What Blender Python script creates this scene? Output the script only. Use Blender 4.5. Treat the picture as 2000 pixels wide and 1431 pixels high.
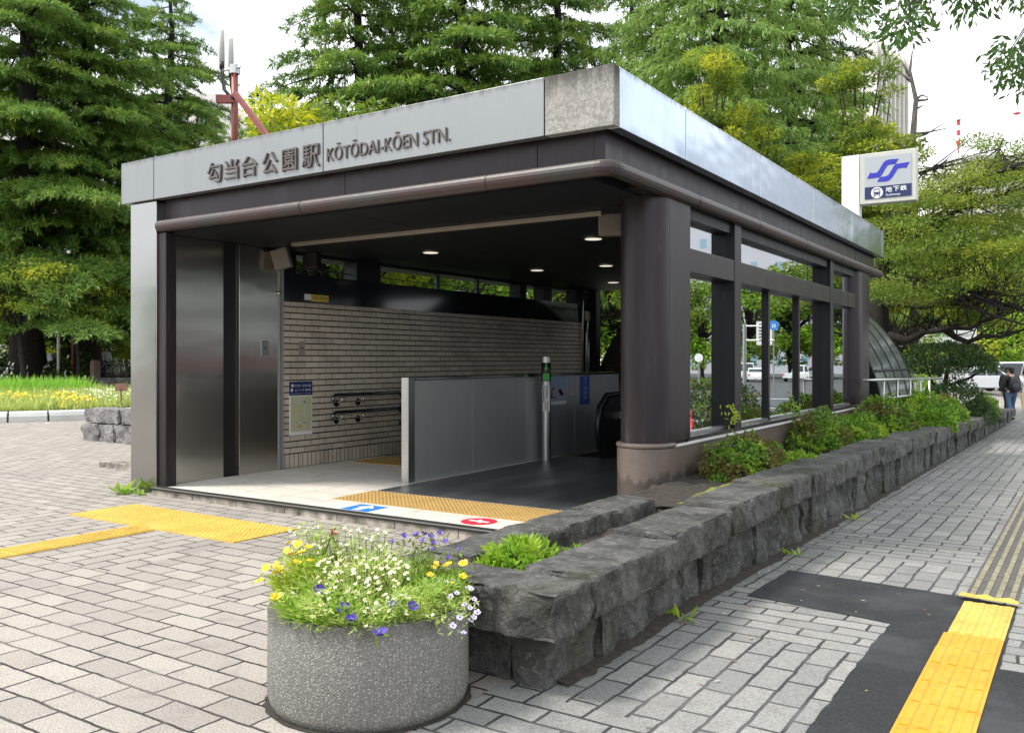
import bpy, math, random
import numpy as np
from mathutils import Vector, Matrix, noise

for _o in list(bpy.data.objects):
    bpy.data.objects.remove(_o)
scene = bpy.context.scene
COL = scene.collection
R = math.radians

# ------------------------------------------------------------------ camera
TH = R(33.22)
FPX = 1720.9
cam_d = bpy.data.cameras.new('camera')
cam_d.sensor_width = 36.0
cam_d.lens = FPX / 2000.0 * 36.0
cam_d.shift_y = -0.0071
cam_d.clip_start = 0.1
cam_d.clip_end = 2000.0
cam = bpy.data.objects.new('camera', cam_d)
cam.location = (0, 0, 1.55)
cam.rotation_euler = (R(90), 0, TH)
COL.objects.link(cam)
scene.camera = cam

# ------------------------------------------------------------------ sky, sun, exposure
SUN_V = Vector((-0.50, -0.42, 0.90)).normalized()        # towards the sun
SUN_EL = math.asin(SUN_V.z)
SUN_AZ = math.atan2(SUN_V.x, SUN_V.y)
world = bpy.data.worlds.new('World')
scene.world = world
world.use_nodes = True
wn = world.node_tree
wn.nodes.clear()
w_out = wn.nodes.new('ShaderNodeOutputWorld')
w_sky = wn.nodes.new('ShaderNodeTexSky')
w_sky.sky_type = 'NISHITA'
w_sky.sun_disc = False
w_sky.sun_elevation = SUN_EL
w_sky.sun_rotation = SUN_AZ
w_bgs = wn.nodes.new('ShaderNodeBackground')
w_bgs.inputs['Strength'].default_value = 0.13
wn.links.new(w_sky.outputs[0], w_bgs.inputs['Color'])
w_tc = wn.nodes.new('ShaderNodeTexCoord')
w_mp = wn.nodes.new('ShaderNodeMapping')
w_mp.inputs['Scale'].default_value = (1.0, 1.0, 2.4)
wn.links.new(w_tc.outputs['Generated'], w_mp.inputs['Vector'])
w_nz = wn.nodes.new('ShaderNodeTexNoise')
w_nz.inputs['Scale'].default_value = 2.3
w_nz.inputs['Detail'].default_value = 7.0
w_nz.inputs['Roughness'].default_value = 0.55
wn.links.new(w_mp.outputs[0], w_nz.inputs['Vector'])
w_rp = wn.nodes.new('ShaderNodeValToRGB')
w_rp.color_ramp.elements[0].position = 0.34
w_rp.color_ramp.elements[0].color = (0.25, 0.25, 0.25, 1)
w_rp.color_ramp.elements[1].position = 0.46
w_rp.color_ramp.elements[1].color = (1, 1, 1, 1)
wn.links.new(w_nz.outputs['Fac'], w_rp.inputs['Fac'])
w_bgc = wn.nodes.new('ShaderNodeBackground')
w_bgc.inputs['Color'].default_value = (0.93, 0.96, 1.0, 1)
w_bgc.inputs['Strength'].default_value = 1.5
w_mx = wn.nodes.new('ShaderNodeMixShader')
wn.links.new(w_rp.outputs['Color'], w_mx.inputs['Fac'])
wn.links.new(w_bgs.outputs[0], w_mx.inputs[1])
wn.links.new(w_bgc.outputs[0], w_mx.inputs[2])
wn.links.new(w_mx.outputs[0], w_out.inputs['Surface'])

sun_d = bpy.data.lights.new('sun', 'SUN')
sun_d.energy = 3.4
sun_d.angle = R(11)
sun_d.color = (1.0, 0.95, 0.86)
sun_o = bpy.data.objects.new('sun', sun_d)
sun_o.rotation_euler = (-SUN_V).to_track_quat('-Z', 'Y').to_euler()
sun_o.location = SUN_V * 60
COL.objects.link(sun_o)

scene.view_settings.view_transform = 'Standard'
scene.view_settings.look = 'None'
scene.view_settings.exposure = 0.42
scene.view_settings.gamma = 1.0
scene.render.engine = 'CYCLES'
scene.cycles.max_bounces = 8
scene.cycles.transparent_max_bounces = 16
scene.cycles.sample_clamp_indirect = 6.0
scene.cycles.use_denoising = True

# ------------------------------------------------------------------ helpers
rng = np.random.default_rng(7)
random.seed(7)

def at(u, v, d):
    """world point at a distance d ahead, from the survey of the photograph"""
    r = (u - 1000.0) / FPX
    return Vector((d * (math.cos(TH) * r - math.sin(TH)), d * (math.sin(TH) * r + math.cos(TH)), 1.55 + d * (701.3 - v) / FPX))

def gz(x, y):
    """height of the ground: the pavement on the right falls gently away"""
    t = min(1.0, max(0.0, (x + 9.0) / 6.0))
    t = t * t * (3 - 2 * t)
    s = -0.0165 * max(0.0, min(y, 45.0) - 5.0)
    return s * t

def gpt(u, d, dz=0.0):
    p = at(u, 700, d)
    p.z = gz(p.x, p.y) + dz
    return p

def wloc(o):
    v = Vector((0, 0, 0))
    while o is not None:
        v += o.location
        o = o.parent
    return v

def tag(o, label=None, cat=None, group=None, kind=None):
    if label: o['label'] = label
    if cat: o['category'] = cat
    if group: o['group'] = group
    if kind: o['kind'] = kind
    return o

def thing(name, label, cat, loc=(0, 0, 0), group=None, rz=0.0):
    o = bpy.data.objects.new(name, None)
    o.location = loc
    o.rotation_euler = (0, 0, rz)
    o.empty_display_size = 0.2
    COL.objects.link(o)
    return tag(o, label, cat, group)

def copy_tree(o, parent=None):
    c = o.copy()
    COL.objects.link(c)
    if parent is not None:
        c.parent = parent
    for ch in list(o.children):
        copy_tree(ch, c)
    return c

def dup(o, loc, rz=0.0, sc=1.0, label=None):
    c = copy_tree(o)
    c.location = loc
    c.rotation_euler = (0, 0, rz)
    c.scale = (sc, sc, sc) if not isinstance(sc, tuple) else sc
    if label: c['label'] = label
    return c

def link_mesh(name, me, mats, parent, smooth, local=False):
    o = bpy.data.objects.new(name, me)
    for m in (mats if isinstance(mats, (list, tuple)) else [mats]):
        me.materials.append(m)
    if smooth:
        me.polygons.foreach_set('use_smooth', [True] * len(me.polygons))
    COL.objects.link(o)
    if parent is not None:
        if not local:
            off = wloc(parent)
            if off.length > 1e-9:
                me.transform(Matrix.Translation(-off))
        o.parent = parent
    return o

def np_obj(name, V, F, mats, parent=None, smooth=False, midx=None, local=False):
    """mesh from arrays: V (n,3), F (m,k) with k equal for all faces"""
    me = bpy.data.meshes.new(name)
    V = np.asarray(V, dtype=np.float32); F = np.asarray(F, dtype=np.int32)
    n, k = F.shape
    me.vertices.add(len(V)); me.vertices.foreach_set('co', V.ravel())
    me.loops.add(n * k); me.loops.foreach_set('vertex_index', F.ravel())
    me.polygons.add(n)
    me.polygons.foreach_set('loop_start', np.arange(0, n * k, k, dtype=np.int32))
    me.polygons.foreach_set('loop_total', np.full(n, k, dtype=np.int32))
    if midx is not None:
        me.polygons.foreach_set('material_index', np.asarray(midx, dtype=np.int32))
    me.update(calc_edges=True)
    return link_mesh(name, me, mats, parent, smooth, local)

class MB:
    def __init__(s):
        s.v = []; s.f = []; s.m = []
    def add(s, vs, fs, m=0):
        b = len(s.v)
        s.v.extend([tuple(p) for p in vs])
        for f in fs:
            s.f.append([i + b for i in f]); s.m.append(m)
        return s
    def box(s, x0, x1, y0, y1, z0, z1, m=0):
        return s.add([(x0, y0, z0), (x1, y0, z0), (x1, y1, z0), (x0, y1, z0), (x0, y0, z1), (x1, y0, z1), (x1, y1, z1), (x0, y1, z1)],
                     [(3, 2, 1, 0), (4, 5, 6, 7), (0, 1, 5, 4), (1, 2, 6, 5), (2, 3, 7, 6), (3, 0, 4, 7)], m)
    def obox(s, c, size, M=None, m=0):
        a, b, d = [t / 2 for t in size]
        P = [Vector(q) for q in ((-a, -b, -d), (a, -b, -d), (a, b, -d), (-a, b, -d), (-a, -b, d), (a, -b, d), (a, b, d), (-a, b, d))]
        if M is not None: P = [M @ q for q in P]
        return s.add([q + Vector(c) for q in P], [(3, 2, 1, 0), (4, 5, 6, 7), (0, 1, 5, 4), (1, 2, 6, 5), (2, 3, 7, 6), (3, 0, 4, 7)], m)
    def prism(s, pts, axis, a0, a1, m=0):
        """2D outline pts extruded along axis 'x','y','z' from a0 to a1"""
        def to(p, a):
            return {'x': (a, p[0], p[1]), 'y': (p[0], a, p[1]), 'z': (p[0], p[1], a)}[axis]
        n = len(pts)
        vs = [to(p, a0) for p in pts] + [to(p, a1) for p in pts]
        fs = [list(range(n))[::-1], list(range(n, 2 * n))]
        for i in range(n):
            j = (i + 1) % n
            fs.append((i, j, n + j, n + i))
        return s.add(vs, fs, m)
    def tube(s, path, r, n=8, m=0, cap=True):
        P = [Vector(p) for p in path]
        rs = r if isinstance(r, (list, tuple)) else [r] * len(P)
        T = []
        for i in range(len(P)):
            t = (P[min(i + 1, len(P) - 1)] - P[max(i - 1, 0)])
            T.append(t.normalized() if t.length > 1e-9 else Vector((0, 0, 1)))
        a = T[0].orthogonal().normalized()
        vs = []
        for i, p in enumerate(P):
            a = (a - T[i] * a.dot(T[i]))
            a = a.normalized() if a.length > 1e-6 else T[i].orthogonal().normalized()
            b = T[i].cross(a)
            for k in range(n):
                w = 2 * math.pi * k / n
                vs.append(p + (a * math.cos(w) + b * math.sin(w)) * rs[i])
        fs = []
        for i in range(len(P) - 1):
            for k in range(n):
                k2 = (k + 1) % n
                fs.append((i * n + k, i * n + k2, (i + 1) * n + k2, (i + 1) * n + k))
        if cap:
            fs.append(list(range(n))[::-1]); fs.append([(len(P) - 1) * n + k for k in range(n)])
        return s.add(vs, fs, m)
    def lathe(s, prof, c=(0, 0, 0), n=32, m=0):
        vs = []; fs = []
        for (r, z) in prof:
            for k in range(n):
                w = 2 * math.pi * k / n
                vs.append((c[0] + r * math.cos(w), c[1] + r * math.sin(w), c[2] + z))
        for i in range(len(prof) - 1):
            for k in range(n):
                k2 = (k + 1) % n
                fs.append((i * n + k, i * n + k2, (i + 1) * n + k2, (i + 1) * n + k))
        fs.append(list(range(n))[::-1]); fs.append([(len(prof) - 1) * n + k for k in range(n)])
        return s.add(vs, fs, m)
    def ball(s, c, r, nu=10, nv=7, m=0):
        rr = r if isinstance(r, (tuple, list)) else (r, r, r)
        vs = []; fs = []
        for j in range(nv + 1):
            a = math.pi * j / nv
            for i in range(nu):
                b = 2 * math.pi * i / nu
                vs.append((c[0] + rr[0] * math.sin(a) * math.cos(b), c[1] + rr[1] * math.sin(a) * math.sin(b), c[2] + rr[2] * math.cos(a)))
        for j in range(nv):
            for i in range(nu):
                i2 = (i + 1) % nu
                fs.append((j * nu + i, (j + 1) * nu + i, (j + 1) * nu + i2, j * nu + i2))
        return s.add(vs, fs, m)
    def build(s, name, mats, parent=None, smooth=False, bevel=0.0, local=False, seg=2):
        me = bpy.data.meshes.new(name)
        me.from_pydata(s.v, [], s.f)
        ml = mats if isinstance(mats, (list, tuple)) else [mats]
        if any(s.m): me.polygons.foreach_set('material_index', s.m)
        me.update()
        o = link_mesh(name, me, ml, parent, smooth, local)
        if bevel > 0:
            b = o.modifiers.new('bevel', 'BEVEL'); b.width = bevel; b.segments = seg; b.limit_method = 'ANGLE'
            b.harden_normals = False
        return o

def auto_smooth(o, ang=35):
    me = o.data
    me.polygons.foreach_set('use_smooth', [True] * len(me.polygons))
    try:
        me.set_sharp_from_angle(angle=R(ang))
    except Exception:
        pass
    return o

_txt_cache = {}
def text_geo(s):
    """verts (n,2) normalised to a unit box and faces of a piece of writing"""
    if s in _txt_cache: return _txt_cache[s]
    cu = bpy.data.curves.new('writing', 'FONT'); cu.body = s; cu.resolution_u = 3
    o = bpy.data.objects.new('writing', cu); COL.objects.link(o)
    bpy.context.view_layer.update()
    dg = bpy.context.evaluated_depsgraph_get()
    me = bpy.data.meshes.new_from_object(o.evaluated_get(dg))
    V = np.array([v.co[:2] for v in me.vertices]) if len(me.vertices) else np.zeros((0, 2))
    F = [list(p.vertices) for p in me.polygons]
    bpy.data.objects.remove(o); bpy.data.curves.remove(cu); bpy.data.meshes.remove(me)
    if len(V):
        lo, hi = V.min(0), V.max(0)
        V = (V - lo) / np.maximum(hi - lo, 1e-6)
    _txt_cache[s] = (V, F)
    return V, F

def text_on(mb, s, O, U, W, w, h, depth=0.0, m=0, bold=0.0):
    """lay writing s into mb: origin O (lower left), unit axes U (along) and W (up), size w x h, extruded by depth along UxW"""
    V, F = text_geo(s)
    if not len(V): return
    O = Vector(O); U = Vector(U); W = Vector(W); N = U.cross(W)
    offs = [(0, 0)] if bold == 0 else [(bold, 0), (-bold, 0), (0, bold), (0, -bold)]
    for i, (bx, by) in enumerate(offs):
        e = N * (0.0006 * i)
        front = [O + U * (p[0] * w + bx) + W * (p[1] * h + by) + N * depth + e for p in V]
        if depth <= 0.0005:
            mb.add(front, F, m)
        else:
            back = [q - N * depth for q in front]
            n = len(front)
            fs = list(F)
            cnt = {}
            for f in F:
                for a, b in zip(f, f[1:] + f[:1]):
                    cnt[(a, b)] = 1
            for (a, b) in cnt:
                if (b, a) not in cnt:
                    fs.append([b, a, a + n, b + n])
            mb.add(front + back, fs, m)

# ------------------------------------------------------------------ material helpers
class NT:
    def __init__(s, name, base=(0.5, 0.5, 0.5), rough=0.6, metal=0.0, spec=None):
        s.mat = bpy.data.materials.new(name); s.mat.use_nodes = True
        s.nt = s.mat.node_tree
        s.b = s.nt.nodes['Principled BSDF']; s.out = s.nt.nodes['Material Output']
        s.set('Base Color', base); s.set('Roughness', rough); s.set('Metallic', metal)
        if spec is not None: s.set('Specular IOR Level', spec)
        s._pos = None
    def set(s, k, v):
        i = s.b.inputs[k]
        if isinstance(v, bpy.types.NodeSocket): s.nt.links.new(v, i)
        elif isinstance(v, (tuple, list)) and len(v) == 3 and i.type == 'RGBA': i.default_value = (*v, 1)
        else: i.default_value = v
        return s
    def n(s, t): return s.nt.nodes.new('ShaderNode' + t)
    def put(s, i, v):
        if isinstance(v, bpy.types.NodeSocket): s.nt.links.new(v, i)
        elif isinstance(v, (tuple, list)) and len(v) == 3 and i.type == 'RGBA': i.default_value = (*v, 1)
        else: i.default_value = v
    def pos(s):
        if s._pos is None: s._pos = s.n('NewGeometry').outputs['Position']
        return s._pos
    def objc(s): return s.n('TexCoord').outputs['Object']
    def xyz(s, v=None):
        q = s.n('SeparateXYZ'); s.put(q.inputs[0], v if v is not None else s.pos()); return q.outputs
    def comb(s, x, y, z=0.0):
        q = s.n('CombineXYZ')
        for i, a in enumerate((x, y, z)): s.put(q.inputs[i], a)
        return q.outputs[0]
    def map(s, v, scale=(1, 1, 1), loc=(0, 0, 0), rot=(0, 0, 0)):
        q = s.n('Mapping'); s.put(q.inputs['Vector'], v); q.inputs['Scale'].default_value = scale
        q.inputs['Location'].default_value = loc; q.inputs['Rotation'].default_value = rot; return q.outputs[0]
    def noise(s, scale, detail=4, rough=0.5, vec=None, dist=0.0):
        q = s.n('TexNoise'); s.put(q.inputs['Vector'], vec if vec is not None else s.pos())
        q.inputs['Scale'].default_value = scale; q.inputs['Detail'].default_value = detail; q.inputs['Roughness'].default_value = rough
        q.inputs['Distortion'].default_value = dist
        return q.outputs['Fac']
    def voro(s, scale, feat='F1', vec=None, out='Distance'):
        q = s.n('TexVoronoi'); q.feature = feat; s.put(q.inputs['Vector'], vec if vec is not None else s.pos())
        q.inputs['Scale'].default_value = scale; return q.outputs[out]
    def white(s, vec):
        q = s.n('TexWhiteNoise'); s.put(q.inputs['Vector'], vec); return q.outputs['Value']
    def math(s, op, a, b=0.0, c=0.0):
        q = s.n('Math'); q.operation = op
        s.put(q.inputs[0], a); s.put(q.inputs[1], b); s.put(q.inputs[2], c); return q.outputs[0]
    def sm(s, x, lo, hi):
        q = s.n('MapRange'); q.interpolation_type = 'SMOOTHSTEP'; s.put(q.inputs['Value'], x)
        q.inputs['From Min'].default_value = lo; q.inputs['From Max'].default_value = hi; return q.outputs[0]
    def lin(s, x, lo, hi, a=0.0, b=1.0):
        q = s.n('MapRange'); s.put(q.inputs['Value'], x)
        q.inputs['From Min'].default_value = lo; q.inputs['From Max'].default_value = hi
        q.inputs['To Min'].default_value = a; q.inputs['To Max'].default_value = b; return q.outputs[0]
    def mix(s, f, a, b, mode='MIX'):
        q = s.n('MixRGB'); q.blend_type = mode; s.put(q.inputs[0], f); s.put(q.inputs[1], a); s.put(q.inputs[2], b); return q.outputs[0]
    def ramp(s, f, st):
        q = s.n('ValToRGB'); s.put(q.inputs[0], f); e = q.color_ramp.elements
        while len(e) < len(st): e.new(0.5)
        for i, (p, c) in enumerate(st):
            e[i].position = p; e[i].color = (*c, 1) if len(c) == 3 else c
        return q.outputs[0]
    def bump(s, h, strength=0.5, dist=0.01, prev=None):
        q = s.n('Bump'); s.put(q.inputs['Height'], h); q.inputs['Strength'].default_value = strength
        q.inputs['Distance'].default_value = dist
        if prev is not None: s.put(q.inputs['Normal'], prev)
        s.put(s.b.inputs['Normal'], q.outputs[0]); return q.outputs[0]
    def brick(s, u, v, w, h, ju, jv, off=0.5):
        """joint mask (1 in the joint) and random id per brick"""
        vr = s.math('DIVIDE', v, h)
        row = s.math('FLOOR', vr)
        sh = s.math('MULTIPLY', s.math('FLOORED_MODULO', row, 2.0), off)
        ur = s.math('ADD', s.math('DIVIDE', u, w), sh)
        colm = s.math('FLOOR', ur)
        fu = s.math('PINGPONG', s.math('FRACT', ur), 0.5)
        fv = s.math('PINGPONG', s.math('FRACT', vr), 0.5)
        mu = s.math('SUBTRACT', 1.0, s.sm(fu, ju / w * 0.35, ju / w * 0.75))
        mv = s.math('SUBTRACT', 1.0, s.sm(fv, jv / h * 0.35, jv / h * 0.75))
        mask = s.math('MAXIMUM', mu, mv)
        return mask, s.white(s.comb(colm, row, 0.0))

def plain(name, base, rough=0.6, metal=0.0, vary=0.12, scale=6.0, bump=0.0, bscale=60.0, spec=None):
    t = NT(name, base, rough, metal, spec)
    nz = t.noise(scale, 5)
    lo = tuple(c * (1 - vary) for c in base); hi = tuple(min(1, c * (1 + vary)) for c in base)
    t.set('Base Color', t.ramp(nz, [(0.3, lo), (0.7, hi)]))
    if bump > 0: t.bump(t.noise(bscale, 3), bump, 0.003)
    return t.mat

def emit(name, col, st):
    t = NT(name, col, 0.4)
    t.set('Emission Color', col); t.set('Emission Strength', st)
    return t.mat

def leaf_mat(name, dark, light, tip=None, trans=0.45, scale=1.2, rough=0.5):
    """foliage: colour differs per leaf and per bough"""
    dark, light = [tuple(min(0.8, c * 1.22) for c in q) for q in (dark, light)]
    if tip: tip = tuple(min(0.8, c * 1.22) for c in tip)
    m = bpy.data.materials.new(name); m.use_nodes = True
    t = NT.__new__(NT); t.mat = m; t.nt = m.node_tree; t.b = t.nt.nodes['Principled BSDF']; t.out = t.nt.nodes['Material Output']; t._pos = None
    ri = t.n('NewGeometry').outputs['Random Per Island']
    col = t.ramp(ri, [(0.0, dark), (1.0, light)])
    if tip:
        col = t.mix(t.sm(t.noise(scale, 3), 0.5, 0.68), col, tip)
    t.set('Base Color', col); t.set('Roughness', rough); t.set('Specular IOR Level', 0.3)
    tr = t.n('BsdfTranslucent')
    t.put(tr.inputs['Color'], t.mix(0.25, col, (0.32, 0.42, 0.04)))
    mx = t.n('MixShader'); mx.inputs[0].default_value = trans
    t.nt.links.new(t.b.outputs[0], mx.inputs[1]); t.nt.links.new(tr.outputs[0], mx.inputs[2])
    t.nt.links.new(mx.outputs[0], t.out.inputs['Surface'])
    return m

def unit(A):
    return A / np.maximum(np.linalg.norm(A, axis=-1, keepdims=True), 1e-9)

def leaves(P, D, N, L, W):
    """diamond leaf quads: base P, direction D, face normal N, length L, width W (arrays)"""
    D = unit(D); S = unit(np.cross(D, N))
    L = np.broadcast_to(np.asarray(L, float), (len(P),))[:, None]; W = np.broadcast_to(np.asarray(W, float), (len(P),))[:, None]
    V = np.stack([P, P + D * L * 0.5 + S * W * 0.5, P + D * L, P + D * L * 0.5 - S * W * 0.5], 1).reshape(-1, 3)
    F = np.arange(len(P) * 4).reshape(-1, 4)
    return V, F
# ------------------------------------------------------------------ materials
M = {}

def ground_mat(name, ca, cb, cj, w, h, mode, jw=0.012):
    t = NT(name, ca, 0.85, 0, 0.25)
    o = t.xyz()
    wob = t.math('MULTIPLY', t.math('SUBTRACT', t.noise(2.5, 3), 0.5), 0.025)
    x = t.math('ADD', o[0], wob); y = t.math('ADD', o[1], t.math('MULTIPLY', t.math('SUBTRACT', t.noise(3.1, 3), 0.5), 0.02))
    w2 = t.math('MULTIPLY', t.math('SUBTRACT', t.noise(9.0, 3), 0.5), 0.022)
    x = t.math('ADD', x, w2); y = t.math('SUBTRACT', y, w2)
    m1, r1 = t.brick(x, t.math('SUBTRACT', y, 0.047) if mode == 'plaza' else y, w, h, jw, jw)          # rows along x
    m2, r2 = t.brick(y, x, w, h, jw, jw)          # columns along y
    if mode == 'plaza':
        k = t.math('FLOORED_MODULO', t.math('SUBTRACT', y, 3.743), 2.464)
        z = t.math('MULTIPLY', t.math('LESS_THAN', k, 1.232), t.math('GREATER_THAN', y, 3.73))
        # bands also turn far to the left, as a basket of fields
        zx = t.math('LESS_THAN', t.math('FLOORED_MODULO', t.math('ADD', x, 0.6), 5.4), 1.05)
        z = t.math('MAXIMUM', t.math('SUBTRACT', z, zx), 0.0)
    else:
        k = t.math('FLOORED_MODULO', t.math('SUBTRACT', y, 4.86), 2.6)
        z = t.math('GREATER_THAN', k, 1.2)
    mask = t.mix(z, m1, m2); rid = t.mix(z, r1, r2)
    g1 = t.noise(95, 3, 0.85); g2 = t.noise(5, 5, 0.6); g3 = t.noise(0.7, 4)
    base = t.mix(rid, ca, cb)
    base = t.mix(t.sm(g1, 0.40, 0.56), t.mix(0.50, base, (0.07, 0.06, 0.05)), base)
    base = t.mix(t.math('MULTIPLY', t.sm(g2, 0.5, 0.75), 0.28), base, (0.09, 0.085, 0.08))
    base = t.mix(t.math('MULTIPLY', t.sm(g3, 0.5, 0.8), 0.25), base, (0.12, 0.115, 0.11))
    base = t.mix(t.math('MULTIPLY', t.sm(t.voro(2.2), 0.045, 0.02), 0.7), base, (0.07, 0.065, 0.06))
    # mortar shows as dark earth in some joints, pale in others
    jcol = t.mix(t.math('MULTIPLY', t.sm(t.noise(1.7, 4), 0.45, 0.65), 0.5), cj, t.mix(0.5, cj, ca))
    t.set('Base Color', t.mix(mask, base, jcol))
    hgt = t.math('ADD', t.math('MULTIPLY', mask, -1.0), t.math('ADD', t.math('MULTIPLY', g1, 0.10), t.math('MULTIPLY', t.noise(60, 3), 0.12)))
    t.bump(hgt, 0.8, 0.008)
    t.set('Roughness', t.lin(g2, 0.3, 0.7, 0.7, 0.92))
    return t.mat

M['plaza'] = ground_mat('plaza_pavers', (0.42, 0.385, 0.345), (0.335, 0.303, 0.275), (0.03, 0.026, 0.026), 0.33, 0.176, 'plaza', 0.0125)
M['walk'] = ground_mat('sidewalk_pavers', (0.315, 0.315, 0.30), (0.22, 0.224, 0.218), (0.035, 0.035, 0.035), 0.305, 0.152, 'walk', 0.014)

def asphalt(name, base):
    t = NT(name, base, 0.85, 0, 0.3)
    g = t.noise(170, 3, 0.75); s = t.voro(130)
    c = t.mix(t.sm(g, 0.42, 0.7), tuple(c * 0.55 for c in base), tuple(c * 1.7 for c in base))
    c = t.mix(t.math('MULTIPLY', t.sm(t.noise(1.6, 6, 0.65), 0.42, 0.7), 0.6), c, tuple(c * 2.4 for c in base))
    c = t.mix(t.sm(t.noise(600, 1), 0.74, 0.82), c, (0.5, 0.5, 0.5))
    t.set('Base Color', c); t.bump(t.math('ADD', g, s), 0.8, 0.006)
    return t.mat
M['asphalt'] = asphalt('asphalt_patch', (0.029, 0.0305, 0.034))
M['road'] = asphalt('road_asphalt', (0.075, 0.078, 0.08))

def tactile(name, a, b, worn):
    t = NT(name, a, 0.6, 0, 0.35)
    c = t.mix(t.sm(t.noise(3.0, 5, 0.6), 0.35, 0.7), a, b)
    c = t.mix(t.math('MULTIPLY', t.sm(t.noise(26, 4, 0.7), 0.5, 0.72), worn), c, (0.10, 0.08, 0.05))
    c = t.mix(t.math('MULTIPLY', t.sm(t.noise(170, 2), 0.55, 0.75), 0.25), c, (0.16, 0.12, 0.06))
    t.set('Base Color', c); t.bump(t.noise(120, 3), 0.25, 0.002)
    return t.mat
M['tac_yellow'] = tactile('tactile_yellow', (0.62, 0.43, 0.085), (0.54, 0.35, 0.06), 0.38)
M['tac_orange'] = tactile('tactile_orange_yellow', (0.57, 0.275, 0.014), (0.54, 0.32, 0.03), 0.36)
M['tac_tan'] = tactile('tactile_tan', (0.46, 0.30, 0.10), (0.38, 0.25, 0.09), 0.15)
M['tac_grey'] = plain('tactile_grey', (0.085, 0.082, 0.075), 0.8, 0, 0.2, 8, 0.3, 90)
M['tac_bar'] = plain('tactile_faded_bar', (0.22, 0.20, 0.135), 0.8, 0, 0.2, 10)

def stone_mat(name, dark, light, moss=0.35, sc=1.0):
    t = NT(name, dark, 0.82, 0, 0.35)
    a = t.noise(3.2 * sc, 8, 0.62, dist=0.4); b = t.noise(14 * sc, 8, 0.7, dist=0.8); c = t.noise(60 * sc, 4, 0.7)
    col = t.mix(t.sm(a, 0.3, 0.7), dark, light)
    col = t.mix(t.math('MULTIPLY', t.sm(b, 0.5, 0.72), 0.55), col, tuple(min(1, x * 1.9) for x in light))
    col = t.mix(t.math('MULTIPLY', t.sm(c, 0.55, 0.75), 0.4), col, tuple(x * 0.4 for x in dark))
    col = t.mix(t.math('MULTIPLY', t.sm(t.noise(2.1, 5), 0.52, 0.72), moss), col, (0.07, 0.075, 0.035))
    col = t.mix(t.math('MULTIPLY', t.sm(t.noise(95, 2), 0.68, 0.76), 0.5), col, (0.42, 0.43, 0.42))
    t.set('Base Color', col)
    wv = t.n('VectorMath'); wv.operation = 'ADD'; t.put(wv.inputs[0], t.pos()); t.put(wv.inputs[1], t.comb(t.math('MULTIPLY', a, 0.25), t.math('MULTIPLY', b, 0.2), t.math('MULTIPLY', a, 0.2)))
    ch = t.voro(6.5, 'F1', wv.outputs[0]); ch2 = t.voro(17.0, 'F1', wv.outputs[0])
    t.bump(t.math('ADD', t.math('ADD', b, t.math('MULTIPLY', c, 0.45)), t.math('ADD', t.math('MULTIPLY', ch, 1.1), t.math('MULTIPLY', ch2, 0.5))), 1.0, 0.045)
    return t.mat
M['stone'] = stone_mat('dark_rock_faced_stone', (0.055, 0.055, 0.051), (0.165, 0.163, 0.153), 0.55)
M['stone_lt'] = stone_mat('grey_weathered_stone', (0.16, 0.15, 0.155), (0.34, 0.32, 0.32), 0.15)
M['soil'] = plain('planter_soil', (0.034, 0.027, 0.021), 0.95, 0, 0.5, 25, 1.0, 70)
M['moss'] = plain('moss', (0.15, 0.16, 0.02), 0.95, 0, 0.5, 22, 1.0, 160)

def metal_panel(name, base, metal, rough, streak, buck=0.0, dirt=(0.16, 0.155, 0.145), fine=True):
    t = NT(name, base, rough, metal)
    p = t.pos()
    st = t.noise(1.0, 5, 0.65, vec=t.map(p, (9, 9, 0.7)))
    big = t.noise(0.9, 4)
    fine_n = t.noise(1.0, 3, 0.6, vec=t.map(p, (140, 140, 3)))
    c = t.mix(t.math('MULTIPLY', t.sm(st, 0.48, 0.75), streak), base, dirt)
    c = t.mix(t.math('MULTIPLY', t.sm(big, 0.5, 0.75), streak * 0.5), c, dirt)
    c = t.mix(t.math('MULTIPLY', fine_n, 0.12 if streak > 0 else 0.03), c, tuple(x * 0.6 for x in base))
    if 'fascia' in name:      # grime running down from the roof edge
        zz = t.xyz()[2]
        gr = t.noise(1.0, 6, 0.75, vec=t.map(p, (10, 10, 1.3)))
        gm = t.sm(t.math('ADD', zz, t.math('MULTIPLY', gr, 0.22)), 3.915, 4.01)
        c = t.mix(t.math('MULTIPLY', gm, 0.8), c, (0.07, 0.068, 0.06))
        dr = t.math('MULTIPLY', t.sm(t.noise(1.0, 4, 0.7, vec=t.map(p, (22, 22, 0.9))), 0.6, 0.72), 0.22)
        c = t.mix(dr, c, (0.14, 0.135, 0.12))
    t.set('Base Color', c)
    t.set('Roughness', t.math('ADD', t.math('MULTIPLY', t.sm(st, 0.4, 0.75), streak * 0.6), rough))
    if buck > 0:
        t.bump(t.noise(1.0, 2, 0.4, vec=t.map(p, (0.9, 0.9, 1.8))), buck, 0.12)
    return t.mat
M['fascia'] = metal_panel('weathered_steel_fascia', (0.285, 0.30, 0.305), 0.7, 0.40, 0.14, 0.0, (0.20, 0.20, 0.19))
M['fascia_side'] = metal_panel('bright_steel_fascia', (0.47, 0.55, 0.65), 1.0, 0.19, 0.12, 0.25, (0.36, 0.38, 0.40))
M['steel'] = metal_panel('brushed_steel', (0.35, 0.345, 0.335), 1.0, 0.15, 0.0, 0.05, (0.33, 0.30, 0.26))
M['steel_in'] = metal_panel('brushed_steel_lining', (0.70, 0.665, 0.61), 1.0, 0.17, 0.0, 0.05)
M['steel_plain'] = metal_panel('satin_steel', (0.50, 0.50, 0.49), 1.0, 0.30, 0.15)
M['steel_dull'] = metal_panel('dull_steel_panel', (0.44, 0.45, 0.45), 0.5, 0.34, 0.12)
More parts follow.
